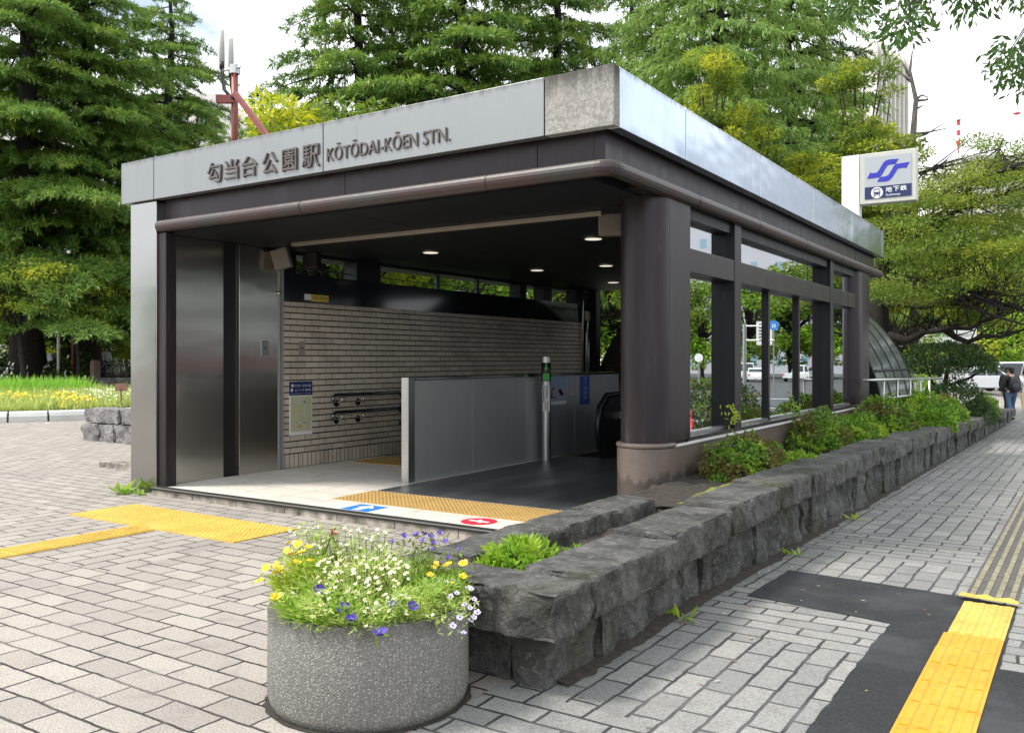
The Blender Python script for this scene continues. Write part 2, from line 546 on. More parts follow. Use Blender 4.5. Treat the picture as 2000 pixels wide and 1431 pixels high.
M['rail_dk'] = NT('dark_polished_rail', (0.20, 0.21, 0.235), 0.14, 1.0).mat
M['chrome'] = NT('polished_tube', (0.62, 0.62, 0.62), 0.12, 1.0).mat

def dirty_conc(name, base):
    t = NT(name, base, 0.85)
    c = t.mix(t.sm(t.noise(38, 4, 0.7), 0.35, 0.7), tuple(x * 0.55 for x in base), base)
    z = t.xyz()[2]
    st = t.noise(1.0, 5, 0.7, vec=t.map(t.pos(), (11, 11, 1.1)))
    top = t.math('MULTIPLY', t.sm(t.math('ADD', z, t.math('MULTIPLY', st, 0.35)), 3.80, 4.06), 0.85)
    c = t.mix(top, c, (0.035, 0.032, 0.028))
    c = t.mix(t.math('MULTIPLY', t.sm(t.noise(4, 5), 0.5, 0.75), 0.4), c, (0.30, 0.27, 0.24))
    t.set('Base Color', c); t.bump(t.noise(70, 4), 0.4, 0.004)
    return t.mat
M['dirty'] = dirty_conc('stained_corner_panel', (0.40, 0.385, 0.36))

def brown(name, base, rough):
    t = NT(name, base, rough + 0.04, 0.0, 0.30)
    st = t.noise(1.0, 5, 0.65, vec=t.map(t.pos(), (7, 7, 0.8)))
    c = t.mix(t.math('MULTIPLY', t.sm(st, 0.45, 0.75), 0.6), base, tuple(min(1, x * 1.8 + 0.012) for x in base))
    c = t.mix(t.math('MULTIPLY', t.sm(t.noise(1.0, 6, 0.75, vec=t.map(t.pos(), (26, 26, 1.6))), 0.60, 0.70), 0.30), c, (0.12, 0.11, 0.105))
    c = t.mix(t.math('MULTIPLY', t.sm(t.noise(420, 1), 0.77, 0.8), 0.8), c, (0.3, 0.3, 0.3))
    t.set('Base Color', c); t.set('Roughness', t.lin(st, 0.3, 0.7, rough - 0.08, rough + 0.12))
    return t.mat
M['brown'] = brown('brown_painted_metal', (0.020, 0.0135, 0.0165), 0.33)
M['brown_dk'] = brown('dark_painted_metal', (0.010, 0.010, 0.012), 0.4)
def tube_mat():
    t = NT('worn_brown_tube', (0.085, 0.06, 0.058), 0.4, 0.0, 0.5)
    n = t.xyz(t.n('NewGeometry').outputs['Normal'])[2]
    top = t.math('MULTIPLY', t.sm(t.math('ADD', n, t.math('MULTIPLY', t.noise(14, 6, 0.7), 0.9)), 0.85, 1.35), 0.75)
    c = t.mix(t.sm(t.noise(1.3, 4), 0.4, 0.65), (0.045, 0.022, 0.022), (0.032, 0.028, 0.026))
    t.set('Base Color', t.mix(top, c, (0.14, 0.13, 0.12)))
    return t.mat
M['tube'] = tube_mat()

def granite(name, a, b):
    t = NT(name, a, 0.35, 0, 0.5)
    c = t.mix(t.sm(t.noise(90, 3, 0.8), 0.35, 0.68), a, b)
    c = t.mix(t.sm(t.voro(160), 0.3, 0.12), c, (0.04, 0.035, 0.033))
    c = t.mix(t.math('MULTIPLY', t.sm(t.noise(3, 5), 0.45, 0.7), 0.5), c, (0.15, 0.125, 0.11))
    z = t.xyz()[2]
    low_dk = t.sm(t.math('ADD', z, t.math('MULTIPLY', t.noise(1.0, 6, 0.7, vec=t.map(t.pos(), (7, 7, 2))), 0.55)), 0.80, 0.74)  # darker towards the bottom, with a ragged edge
    c = t.mix(t.math('MULTIPLY', low_dk, 0.75), c, (0.045, 0.04, 0.036))
    t.set('Base Color', c)
    return t.mat
M['granite'] = granite('brown_granite', (0.115, 0.086, 0.074), (0.165, 0.132, 0.117))

def tile_wall_mat():
    t = NT('cream_brick_tiles', (0.4, 0.36, 0.3), 0.28, 0, 0.5)
    o = t.xyz(); y = o[1]; z = o[2]
    m1, r1 = t.brick(y, t.math('SUBTRACT', z, 0.035), 0.262, 0.0822, 0.006, 0.013)
    m2, r2 = t.brick(y, t.math('SUBTRACT', z, 0.09), 0.080, 4.0, 0.008, 0.010, 0.0)
    sold = t.math('LESS_THAN', z, 0.275)
    mask = t.mix(sold, m1, m2); r = t.mix(sold, r1, r2)
    c = t.mix(r, (0.47, 0.41, 0.33), (0.59, 0.52, 0.43))
    c = t.mix(t.math('MULTIPLY', t.sm(t.noise(2.2, 5), 0.45, 0.75), 0.4), c, (0.24, 0.21, 0.18))
    t.set('Base Color', t.mix(mask, c, (0.012, 0.011, 0.012)))
    t.set('Roughness', t.mix(mask, (0.32, 0.32, 0.32), (0.9, 0.9, 0.9)))
    t.bump(t.math('MULTIPLY', mask, -1.0), 0.6, 0.008)
    return t.mat
M['tilewall'] = tile_wall_mat()

def floor_mat():
    t = NT('cream_floor_tiles', (0.5, 0.47, 0.42), 0.42, 0, 0.5)
    o = t.xyz()
    m, r = t.brick(o[0], t.math('SUBTRACT', o[1], 6.2), 0.60, 0.38, 0.006, 0.006, 0.0)
    c = t.mix(r, (0.62, 0.585, 0.52), (0.70, 0.665, 0.60))
    c = t.mix(t.math('MULTIPLY', t.sm(t.noise(4, 6, 0.7), 0.45, 0.75), 0.4), c, (0.40, 0.37, 0.33))
    t.set('Base Color', t.mix(m, c, (0.16, 0.15, 0.14)))
    t.set('Roughness', t.lin(t.noise(9, 4), 0.3, 0.7, 0.35, 0.65))
    return t.mat
M['floor'] = floor_mat()
def plate_mat():
    t = NT('grooved_escalator_plate', (0.09, 0.095, 0.10), 0.36, 0.3)
    o = t.xyz()
    g = t.math('PINGPONG', t.math('MULTIPLY', o[0], 55.0), 1.0)
    st = t.sm(t.noise(1.0, 4, 0.6, vec=t.map(t.pos(), (3, 0.5, 1))), 0.4, 0.7)
    c = t.mix(st, (0.11, 0.114, 0.12), (0.25, 0.255, 0.265))
    t.set('Base Color', t.mix(g, c, (0.035, 0.037, 0.04))); t.bump(g, 0.5, 0.004)
    return t.mat
M['plate'] = plate_mat()
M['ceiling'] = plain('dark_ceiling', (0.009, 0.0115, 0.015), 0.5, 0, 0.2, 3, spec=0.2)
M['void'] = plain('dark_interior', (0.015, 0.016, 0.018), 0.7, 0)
M['gloss_dk'] = NT('dark_polished_band', (0.012, 0.013, 0.018), 0.10).mat
M['step'] = plain('stained_step_stone', (0.27, 0.24, 0.205), 0.9, 0, 0.75, 7, 0.8, 60)
M['nosing'] = plain('dark_step_nosing', (0.05, 0.05, 0.05), 0.45, 0.4, 0.2, 20)
M['white_metal'] = plain('white_metal_strip', (0.72, 0.72, 0.70), 0.35, 0.2, 0.06, 6)
M['trim'] = plain('pale_brown_trim', (0.30, 0.26, 0.22), 0.4, 0.3, 0.1)
M['beige'] = plain('beige_plastic', (0.20, 0.178, 0.15), 0.55, 0, 0.08)
M['black'] = NT('black_rubber', (0.012, 0.012, 0.014), 0.35).mat
M['letters'] = plain('bronze_letters', (0.115, 0.095, 0.09), 0.45, 0.3, 0.2, 30)
M['white'] = plain('white_paint', (0.76, 0.77, 0.77), 0.4, 0, 0.05)
M['sign_white'] = NT('sign_white_face', (0.40, 0.43, 0.46), 0.35).mat
M['sign_blue'] = NT('logo_blue', (0.022, 0.03, 0.42), 0.3).mat
M['navy'] = NT('navy_panel', (0.008, 0.022, 0.10), 0.3).mat
M['cream_paint'] = plain('cream_sign_frame', (0.52, 0.52, 0.47), 0.4, 0, 0.06)
M['blue'] = NT('sticker_blue', (0.03, 0.22, 0.60), 0.4).mat
M['red'] = NT('sticker_red', (0.62, 0.03, 0.06), 0.4).mat
M['red_mast'] = plain('red_oxide_paint', (0.20, 0.042, 0.032), 0.5, 0, 0.25, 12)
M['green_lit'] = emit('green_lamp', (0.01, 0.22, 0.02), 0.12)
M['lamp'] = emit('warm_lamp', (1.0, 0.93, 0.74), 0.6)
M['paper'] = NT('white_paper', (0.68, 0.68, 0.66), 0.7).mat
M['paper_grey'] = NT('grey_paper', (0.33, 0.33, 0.38), 0.7).mat
M['poster_blue'] = NT('pale_blue_poster', (0.22, 0.34, 0.46), 0.6).mat
M['poster_deep'] = NT('deep_blue_poster', (0.02, 0.06, 0.32), 0.6).mat
M['print_dark'] = NT('dark_print', (0.03, 0.03, 0.05), 0.6).mat
M['print_pink'] = NT('pink_print', (0.38, 0.10, 0.16), 0.6).mat
M['map_cream'] = NT('map_cream', (0.48, 0.47, 0.28), 0.5).mat
M['map_road'] = NT('map_road', (0.50, 0.51, 0.47), 0.5).mat
M['map_orange'] = NT('map_orange', (0.55, 0.30, 0.10), 0.5).mat
M['yellow_label'] = NT('yellow_label', (0.55, 0.42, 0.06), 0.5).mat

def mirror_glass(name, tint, fac, grazing=False):
    m = bpy.data.materials.new(name); m.use_nodes = True
    nt = m.node_tree; nt.nodes.clear()
    out = nt.nodes.new('ShaderNodeOutputMaterial'); mx = nt.nodes.new('ShaderNodeMixShader')
    g = nt.nodes.new('ShaderNodeBsdfGlossy'); g.inputs['Roughness'].default_value = 0.0; g.inputs['Color'].default_value = (0.86, 0.9, 0.93, 1)
    tr = nt.nodes.new('ShaderNodeBsdfTransparent'); tr.inputs['Color'].default_value = (*tint, 1)
    if grazing:
        lw = nt.nodes.new('ShaderNodeLayerWeight'); lw.inputs['Blend'].default_value = 0.5
        mr = nt.nodes.new('ShaderNodeMapRange'); mr.inputs['From Min'].default_value = 0.15; mr.inputs['From Max'].default_value = 0.6
        mr.inputs['To Min'].default_value = 0.22; mr.inputs['To Max'].default_value = fac
        nt.links.new(lw.outputs['Facing'], mr.inputs['Value']); nt.links.new(mr.outputs[0], mx.inputs[0])
    else: mx.inputs[0].default_value = fac
    nt.links.new(tr.outputs[0], mx.inputs[1]); nt.links.new(g.outputs[0], mx.inputs[2]); nt.links.new(mx.outputs[0], out.inputs[0])
    return m
M['glass'] = mirror_glass('mirror_film_glass', (0.74, 0.77, 0.77), 0.78, True)
M['glass_clear'] = mirror_glass('clear_glass', (0.85, 0.9, 0.88), 0.08)
t = NT('smoked_vault_glass', (0.10, 0.12, 0.115), 0.18, 0.0, 0.5)
t.set('Base Color', t.ramp(t.noise(2.5, 5), [(0.3, (0.075, 0.095, 0.09)), (0.7, (0.15, 0.17, 0.16))]))
t.set('Alpha', 0.93)
M['glass_vault'] = t.mat

# foliage
M['cedar'] = leaf_mat('cedar_needles', (0.055, 0.125, 0.028), (0.18, 0.30, 0.065), (0.26, 0.36, 0.065), 0.36, 0.7)
M['cedar_lt'] = leaf_mat('drooping_cedar_needles', (0.10, 0.185, 0.042), (0.25, 0.37, 0.09), None, 0.38)
M['cedar_dk'] = leaf_mat('dark_cedar_needles', (0.025, 0.07, 0.02), (0.06, 0.14, 0.035), None, 0.25)
M['yellow_leaf'] = leaf_mat('yellow_young_leaves', (0.30, 0.34, 0.018), (0.56, 0.52, 0.02), (0.22, 0.31, 0.03), 0.45)
M['olive_leaf'] = leaf_mat('olive_green_leaves', (0.13, 0.20, 0.018), (0.34, 0.38, 0.03), (0.46, 0.43, 0.025), 0.42)
M['mid_leaf'] = leaf_mat('mid_green_leaves', (0.055, 0.11, 0.014), (0.15, 0.22, 0.03), (0.22, 0.26, 0.028), 0.38)
M['fresh_leaf'] = leaf_mat('fresh_green_leaves', (0.10, 0.24, 0.02), (0.26, 0.44, 0.04), (0.40, 0.48, 0.05), 0.5)
M['azalea'] = leaf_mat('azalea_leaves', (0.035, 0.10, 0.018), (0.17, 0.32, 0.035), (0.30, 0.45, 0.04), 0.35, 5.0)
M['azalea_red'] = leaf_mat('azalea_old_leaves', (0.10, 0.075, 0.03), (0.17, 0.16, 0.04), None, 0.3, 5.0)
M['dark_leaf'] = leaf_mat('dark_topiary_leaves', (0.014, 0.036, 0.012), (0.04, 0.085, 0.022), None, 0.2)
M['over_leaf'] = leaf_mat('overhanging_leaves', (0.03, 0.085, 0.022), (0.075, 0.16, 0.035), None, 0.35)
M['flower_green'] = leaf_mat('flower_bed_green', (0.22, 0.34, 0.06), (0.52, 0.62, 0.18), (0.62, 0.68, 0.26), 0.45, 6.0)
M['grass_green'] = leaf_mat('tall_grass_green', (0.13, 0.32, 0.03), (0.28, 0.52, 0.07), None, 0.45)
M['pale_green'] = leaf_mat('pale_meadow_green', (0.30, 0.40, 0.10), (0.55, 0.60, 0.22), None, 0.45)
M['bark'] = plain('dark_bark', (0.024, 0.020, 0.018), 0.95, 0, 0.5, 9, 1.0, 22)
M['bark_grey'] = plain('grey_bark', (0.11, 0.095, 0.085), 0.95, 0, 0.4, 9, 0.8, 30)
M['petal_white'] = NT('white_petal', (0.84, 0.82, 0.76), 0.6).mat
M['petal_yellow'] = NT('yellow_petal', (0.85, 0.50, 0.01), 0.55).mat
M['petal_bed'] = NT('bed_yellow_petal', (0.80, 0.60, 0.012), 0.6).mat
M['petal_purple'] = NT('purple_petal', (0.075, 0.035, 0.33), 0.5).mat
M['petal_lilac'] = NT('lilac_petal', (0.55, 0.47, 0.72), 0.55).mat
M['petal_red'] = NT('dark_red_petal', (0.30, 0.012, 0.04), 0.55).mat
M['flower_eye'] = NT('yellow_flower_eye', (0.75, 0.55, 0.03), 0.6).mat

# ------------------------------------------------------------------ ground, sidewalk, road
def sheet(name, xs, ys, zf, mat, label=None, dz=0.0):
    V = np.array([(x, y, zf(x, y) + dz) for y in ys for x in xs], dtype=np.float32)
    nx = len(xs)
    F = [(j * nx + i, j * nx + i + 1, (j + 1) * nx + i + 1, (j + 1) * nx + i) for j in range(len(ys) - 1) for i in range(nx - 1)]
    o = np_obj(name, V, np.array(F), mat)
    return tag(o, kind='structure')

KERB = 1.70
def zground(x, y):
    return gz(x, y) - (0.14 if x > KERB + 0.05 else 0.0)
def axis(*segs):
    out = []
    for a, b, n in segs: out += list(np.linspace(a, b, n, endpoint=False))
    return out + [segs[-1][1]]
gx = axis((-400, -60, 8), (-60, -12, 16), (-12, -2.0, 20), (-2.0, KERB + 0.04, 6)) + [KERB + 0.06] + axis((4, 60, 12), (60, 400, 8))
gy = axis((-120, -10, 8), (-10, 5, 6), (5, 45, 40), (45, 120, 12), (120, 700, 8))
sheet('ground', gx, gy, zground, M['plaza'])
sheet('sidewalk', axis((-2.35, 1.575, 10)), axis((-12, 5, 10), (5, 60, 55)), gz, M['walk'], dz=0.004)
sheet('road', [KERB + 0.08, 6, 12, 20, 40, 80], axis((-60, 5, 6), (5, 45, 20), (45, 300, 12)), zground, M['road'], dz=0.004)
kb = MB()
for y in np.arange(-12, 60, 1.0):
    z = gz(KERB, y)
    kb.box(KERB - 0.12, KERB + 0.055, y, y + 0.99, z - 0.3, z + 0.012)
tag(kb.build('kerb', plain('kerb_concrete', (0.40, 0.40, 0.38), 0.85), None, bevel=0.012), kind='structure')
# painted road markings
rm = MB()
for k in range(9):
    rm.add([(9 + k * 1.0, 33, zground(9, 33) + 0.009), (9.45 + k * 1.0, 33, zground(9, 33) + 0.009), (9.45 + k * 1.0, 37, zground(9, 37) + 0.009), (9 + k * 1.0, 37, zground(9, 37) + 0.009)], [(0, 1, 2, 3)])
for y in (28.0, 40.5, 52.0):
    rm.add([(3, y, zground(9, y) + 0.009), (24, y, zground(9, y) + 0.009), (24, y + 0.45, zground(9, y + .45) + 0.009), (3, y + 0.45, zground(9, y + .45) + 0.009)], [(0, 1, 2, 3)])
tag(rm.build('road_marking', M['white']), kind='structure')

# asphalt repair, laid round the yellow strip
ap = MB()
def flat(mb, pts, dz, m=0):
    out = []
    for (xa, ya), (xb, yb) in zip(pts, pts[1:] + pts[:1]):
        n = max(1, int(math.hypot(xb - xa, yb - ya) / 0.05))
        for i in range(n):
            p = Vector((xa + (xb - xa) * i / n, ya + (yb - ya) * i / n, 0)); q = noise.noise_vector(p * 14) * 0.011 + noise.noise_vector(p * 45) * 0.004
            out.append((p.x + q.x, p.y + q.y))
    pts = out
    mb.add([(x, y, gz(x, y) + dz) for x, y in pts], [list(range(len(pts)))], m)
flat(ap, [(-1.885, 5.70), (-1.45, 5.64), (-0.975, 5.555), (-0.70, 5.50), (-0.70, 6.50), (-1.28, 6.57), (-1.87, 6.62)], 0.009)
flat(ap, [(-0.985, -3), (-0.70, -3), (-0.70, 5.0), (-0.98, 5.0)], 0.009)
flat(ap, [(-0.98, 5.0), (-0.70, 5.0), (-0.70, 5.50), (-0.975, 5.555)], 0.009)
flat(ap, [(-0.70, -3), (-0.375, -3), (-0.375, 5.0), (-0.70, 5.0)], 0.009)
flat(ap, [(-0.70, 5.0), (-0.375, 5.0), (-0.375, 6.43), (-0.70, 6.50)], 0.009)
flat(ap, [(-0.375, -3), (0.75, -3), (0.75, 4.93), (-0.375, 5.0)], 0.009)
tag(ap.build('asphalt_patch', M['asphalt']), kind='structure')

def plate_bars(name, label, x0, x1, y0, y1, axis_, mat, zoff, nb=4, dot=False, zabs=None, bh=0.012, group='tactile paving strips'):
    """tactile paving: a plate with raised bars, or domes"""
    mb = MB()
    zb = (lambda x, y: gz(x, y) + zoff if zabs is None else zabs)
    ny = max(1, int(round((y1 - y0) / 0.3))); nx = max(1, int(round((x1 - x0) / 0.3)))
    for j in range(ny):
        for i in range(nx):
            xa, xb = x0 + (x1 - x0) * i / nx, x0 + (x1 - x0) * (i + 1) / nx
            ya, yb = y0 + (y1 - y0) * j / ny, y0 + (y1 - y0) * (j + 1) / ny
            z = zb((xa + xb) / 2, (ya + yb) / 2); g = 0.0012
            mb.box(xa + g, xb - g, ya + g, yb - g, z - 0.02, z + 0.004)
            if dot:
                n = 6
                for a in range(n):
                    for b in range(n):
                        cx, cy = xa + (xb - xa) * (a + .5) / n, ya + (yb - ya) * (b + .5) / n
                        mb.lathe([(0.0155, 0.004), (0.0135, 0.0085), (0.008, 0.0105)], (cx, cy, z), 8)
            else:
                for a in range(nb):
                    if axis_ == 'y':
                        w = (xb - xa) / nb; cx = xa + w * (a + .5)
                        mb.prism([(cx - w * .30, z + .004), (cx + w * .30, z + .004), (cx + w * .22, z + bh), (cx - w * .22, z + bh)], 'y', ya + 0.012, yb - 0.012)
                    else:
                        w = (yb - ya) / nb; cy = ya + w * (a + .5)
                        mb.prism([(cy - w * .30, z + .004), (cy - w * .22, z + .009), (cy + w * .22, z + .009), (cy + w * .30, z + .004)], 'x', xa + 0.012, xb - 0.012)
    o = mb.build(name, mat)
    return tag(o, label, 'tactile paving', group)

plate_bars('tactile_paving', 'yellow dimpled warning block on the plaza in front of the entrance step', -8.505, -6.035, 4.925, 5.655, 'y', M['tac_yellow'], 0.006, dot=True)
_t = plate_bars('tactile_paving', 'narrow yellow ribbed strip crossing the plaza to the dimpled block', -7.40, -7.07, 0.9, 4.90, 'y', M['tac_yellow'], 0.006, nb=5)
plate_bars('tactile_paving', 'orange yellow ribbed strip set in black asphalt, the longer piece at the frame edge', -0.688, -0.388, -0.6, 5.51, 'y', M['tac_orange'], 0.012, bh=0.009)
plate_bars('tactile_paving', 'short paler yellow ribbed strip at the far end of the asphalt patch', -0.672, -0.388, 5.53, 6.34, 'y', M['tac_yellow'], 0.012, bh=0.009)
lift = MB()
lift.add([(-0.715, 6.40, .015), (-0.37, 6.37, .012), (-0.372, 6.425, .016), (-0.43, 6.455, .026), (-0.50, 6.45, .012), (-0.56, 6.475, .024), (-0.63, 6.47, .012), (-0.70, 6.49, .018)], [list(range(8))])
_o = lift.build('torn_tactile_piece', M['tac_yellow']); sol = _o.modifiers.new('thick', 'SOLIDIFY'); sol.thickness = 0.003
tag(_o, 'torn yellow end piece curling up where old and new tactile strips meet', 'tactile paving')
old = thing('tactile_paving', 'old faded grey tactile strip with beige bars along the sidewalk', 'tactile paving', (-0.54, 6.5, gz(-.5, 6.5)), 'tactile paving strips')
ob1 = MB(); ob2 = MB()
for j in range(90):
    ya = 6.52 + j * 0.3; yb = ya + 0.297; z = gz(-0.54, ya + .15) + 0.007
    ob1.box(-0.69, -0.383, ya, yb, z - 0.02, z)
    for a in range(4):
        cx = -0.69 + 0.307 * (a + .5) / 4
        ob2.box(cx - 0.017, cx + 0.017, ya + 0.015, yb - 0.02, z - 0.002, z + 0.006)
ob1.build('plate', M['tac_grey'], old); ob2.build('bars', M['tac_bar'], old)
# ------------------------------------------------------------------ the station entrance building
XL, XR, YF, YB, ZB, ZT = -9.597, -3.106, 6.197, 17.06, 3.382, 3.863
BLD = thing('station_entrance', 'flat roofed subway station entrance with steel fascia, brown columns and mirrored side windows', 'building', (-6.3, 6.2, 0))

def part(mb, name, mat, parent=BLD, bevel=0.0, smooth=False, **k):
    return mb.build(name, mat, parent, smooth, bevel, **k)

# fascia panels
fx = [XL, -8.968, -6.268, -3.741, XR]
for i in range(4):
    m = M['dirty'] if i == 3 else M['fascia']
    o = part(MB().box(fx[i] + 0.006, fx[i + 1] - (0.006 if i < 3 else 0.001), YF, YF + 0.10, ZB, ZT), 'fascia_panel', m, bevel=0.004)
    if i == 3: tag(o, 'stained rough corner fascia panel')
fy = [YF + 0.101, 7.666, 9.863, 12.136, 14.451, 16.86, YB]
for i in range(6):
    part(MB().box(XR - 0.10, XR, fy[i] + 0.007, fy[i + 1] - 0.007, ZB, ZT), 'fascia_panel', M['fascia_side'], bevel=0.004)
part(MB().box(XL, XL + 0.1, YF + 0.104, YB, ZB, ZT).box(XL + 0.104, XR - 0.104, YB - 0.1, YB, ZB, ZT), 'rear_fascia', M['fascia'])
part(MB().box(XL + 0.104, XR - 0.104, YF + 0.104, YB - 0.104, ZB + 0.03, 3.72), 'roof_slab', M['brown_dk'])
# recessed brown band and the rolled tube below it
for a, b in ((-8.968, -6.12), (-6.115, -3.90), (-3.895, -3.360)):
    part(MB().box(a, b - 0.003, YF + 0.15, YF + 0.25, 3.10, 3.408), 'eaves_band', M['brown'])
for a, b in ((6.347, 7.60), (7.604, 9.6), (9.604, 11.6), (11.604, 13.6), (13.604, 15.4), (15.404, 16.92)):
    part(MB().box(-3.36, -3.256, a, b, 3.10, 3.408), 'eaves_band', M['brown'])
rad = 0.11
path = [(-8.955, 6.27, 3.075), (-7.5, 6.27, 3.075), (-6, 6.27, 3.075), (-4.5, 6.27, 3.075), (-3.176 - rad, 6.27, 3.075)]
for k in range(1, 7):
    a = -math.pi / 2 + k * math.pi / 12
    path.append((-3.176 - rad + rad * math.cos(a), 6.27 + rad + rad * math.sin(a), 3.075))
path += [(-3.176, y, 3.075) for y in (7.5, 9.5, 11.5, 13.5, 15.5, 16.98)]
part(MB().tube(path, 0.068, 16), 'eaves_tube', M['tube'], smooth=False)
auto_smooth(BLD.children[-1])
for x in (-6.62, -4.35): part(MB().tube([(x, 6.27, 3.075), (x + 0.012, 6.27, 3.075)], 0.0705, 16), 'tube_collar', M['brown'])
for y in (8.05, 9.9, 11.9, 13.9, 15.9): part(MB().tube([(-3.176, y, 3.075), (-3.176, y + 0.012, 3.075)], 0.0705, 16), 'tube_collar', M['brown'])
# ceiling
cl = MB()
for i in range(9):
    y0 = 6.34 + i * 1.15; cl.box(-8.95, -6.2, y0, y0 + 1.144, 3.0, 3.095); cl.box(-6.194, -3.36, y0, y0 + 1.144, 3.0, 3.095)
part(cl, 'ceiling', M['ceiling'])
part(MB().box(-3.358, -3.19, 6.9, 16.9, 3.02, 3.095), 'side_soffit', M['brown_dk'])
part(MB().box(-8.30, -3.98, 7.66, 7.735, 2.955, 2.998), 'shutter_guide', M['trim'], bevel=0.005)
# lettering on the fascia
def px_front(u):
    d = math.tan(0)  # on the plane y = YF
    r = (u - 1000) / FPX
    dx, dy = math.cos(TH) * r - math.sin(TH), math.sin(TH) * r + math.cos(TH)
    return dx / dy * YF
lt = MB()
for ch, u0, u1, za, zb in (('勾', 407, 434, 3.450, 3.668), ('当', 441, 467, 3.455, 3.665), ('台', 474, 503, 3.455, 3.665), ('公', 514, 543, 3.445, 3.665), ('園', 553, 581, 3.445, 3.662), ('駅', 592, 625, 3.44, 3.665)):
    xa, xb = px_front(u0), px_front(u1)
    text_on(lt, ch, (xa, YF - 0.002, za), (1, 0, 0), (0, 0, 1), xb - xa, zb - za, 0.017, bold=0.0015)
part(lt, 'kanji_lettering', M['letters'])
lt = MB()
xa, xb = px_front(640), px_front(880)
text_on(lt, 'KŌTŌDAI-KŌEN STN.', (xa, YF - 0.002, 3.470), (1, 0, 0), (0, 0, 1), xb - xa, 0.165, 0.013)
part(lt, 'latin_lettering', M['letters'])

# left end wall: steel pier, outer wall, inner lining
part(MB().box(-9.46, -8.972, YF + 0.035, YF + 0.30, -0.05, ZB - 0.012), 'steel_pier', M['steel'], bevel=0.008)
lw = MB().box(-9.45, -9.0, 6.5, 16.75, -3.2, 2.70)
for a, b in ((6.5, 8.40), (9.58, 10.10), (14.03, 14.25), (14.9, 15.2), (16.2, 16.75)):
    lw.box(-9.25, -9.0, a, b, 2.70, 2.96)
lw.box(-9.45, -9.0, 6.5, 16.75, 2.96, ZB + 0.02)
part(lw, 'end_wall', M['brown_dk'])
part(MB().box(-9.472, -9.462, YF + 0.06, 16.7, -0.05, 2.69).box(-9.472, -9.462, YF + 0.06, 16.7, 2.97, ZB - 0.012).box(-9.472, -9.462, YF + 0.06, 8.3, 2.691, 2.969), 'outer_cladding', M['brown'])
cw = MB()
for y in (11.70, 12.85): cw.box(-9.2, -9.14, y - 0.03, y + 0.03, 2.70, 2.96)
cw.box(-9.2, -9.16, 8.4, 14.03, 2.80, 2.812)
part(cw, 'clerestory_bars', M['black'])
for a, b in ((8.40, 9.58), (10.10, 14.03), (14.25, 14.9), (15.2, 16.2)):
    part(MB().box(-9.24, -9.23, a, b, 2.70, 2.96), 'clerestory_pane', M['glass_clear'])
part(MB().box(-8.975, -8.83, 6.26, 6.40, 0.09, 3.0), 'portal_post', M['brown'], bevel=0.006)
part(MB().box(-8.998, -8.962, 6.42, 6.455, 0.092, 3.0), 'steel_edge', M['steel_plain'])
part(MB().box(-8.998, -8.958, 6.46, 7.165, 0.092, 3.0), 'steel_lining', M['steel_in'], bevel=0.004)
part(MB().box(-8.998, -8.99, 7.17, 7.40, 0.092, 3.0), 'shutter_slot', M['black'])
part(MB().box(-8.998, -8.958, 7.405, 8.04, 0.092, 3.0), 'steel_lining', M['steel_in'], bevel=0.004)
sr = MB()
for y in (8.045, 8.075, 8.105): sr.box(-8.998, -8.945 - (0.03 if y == 8.075 else 0), y, y + 0.024, 0.092, 3.0)
part(sr, 'shutter_rail', M['steel_dull'])
part(MB().box(-8.998, -8.958, 8.135, 16.45, -3.2, 2.318), 'tile_lining', M['tilewall'])
part(MB().box(-8.998, -8.948, 8.135, 16.70, 2.322, 2.70), 'polished_band', M['gloss_dk'])
part(MB().box(-8.998, -8.952, 16.455, 16.74, -3.2, 2.318).box(-8.95, -8.74, 16.60, 16.80, -3.2, 2.998), 'rear_jamb', M['brown_dk'])
cd = MB()
for y, r, z0, z1 in ((16.30, 0.022, 0.2, 3.0), (16.47, 0.03, 0.2, 2.55), (16.56, 0.02, 0.2, 2.3)):
    cd.tube([(-8.90, y, z0), (-8.90, y, z1 - 0.5), (-8.90, y + (0.05 if r != .022 else 0), z1)], r, 10)
part(cd, 'conduit', M['steel_plain'], smooth=True)
part(MB().box(-8.948, -8.86, 16.36, 16.58, 2.36, 2.56), 'conduit_box', M['trim'])

# floor and step
fl = MB().box(-8.965, -6.82, YF + 0.02, 10.1, -0.2, 0.09).box(-6.82, -3.40, YF + 0.02, 11.6, -0.2, 0.09).box(-3.40, -3.18, YF + 0.02, 7.2, -0.2, 0.09)
part(fl, 'floor', M['floor'])
part(MB().box(-6.62, -3.45, 7.38, 11.6, 0.088, 0.095), 'escalator_plate', M['plate'])
sk = MB()
for i in range(8):
    a = -8.975 + i * 0.728; sk.box(a, a + 0.72, YF - 0.015, YF + 0.2, -0.05, 0.058)
part(sk, 'step_stone', M['step'], bevel=0.008)
part(MB().box(-8.975, -3.15, YF - 0.03, YF + 0.019, 0.060, 0.082).box(-8.975, -3.15, YF - 0.036, YF + 0.06, 0.0825, 0.094), 'step_nosing', M['nosing'], bevel=0.003)
part(MB().box(-8.975, -3.15, YF - 0.0385, YF - 0.0365, 0.083, 0.093), 'nosing_edge', M['steel_plain'])
st = MB()
for i in range(14):
    st.box(-8.955, -6.82, 10.1 + i * 0.3, 10.1 + (i + 1) * 0.3 + 0.02, -3.2, 0.09 - (i + 1) * 0.17)
part(st, 'stair_flight', M['step'])
part(MB().box(-8.9, -3.45, 16.9, 24.5, -3.3, -3.2).box(-3.46, -3.36, 7.95, 24.5, -3.2, 0.0), 'stairwell_lining', M['void'])

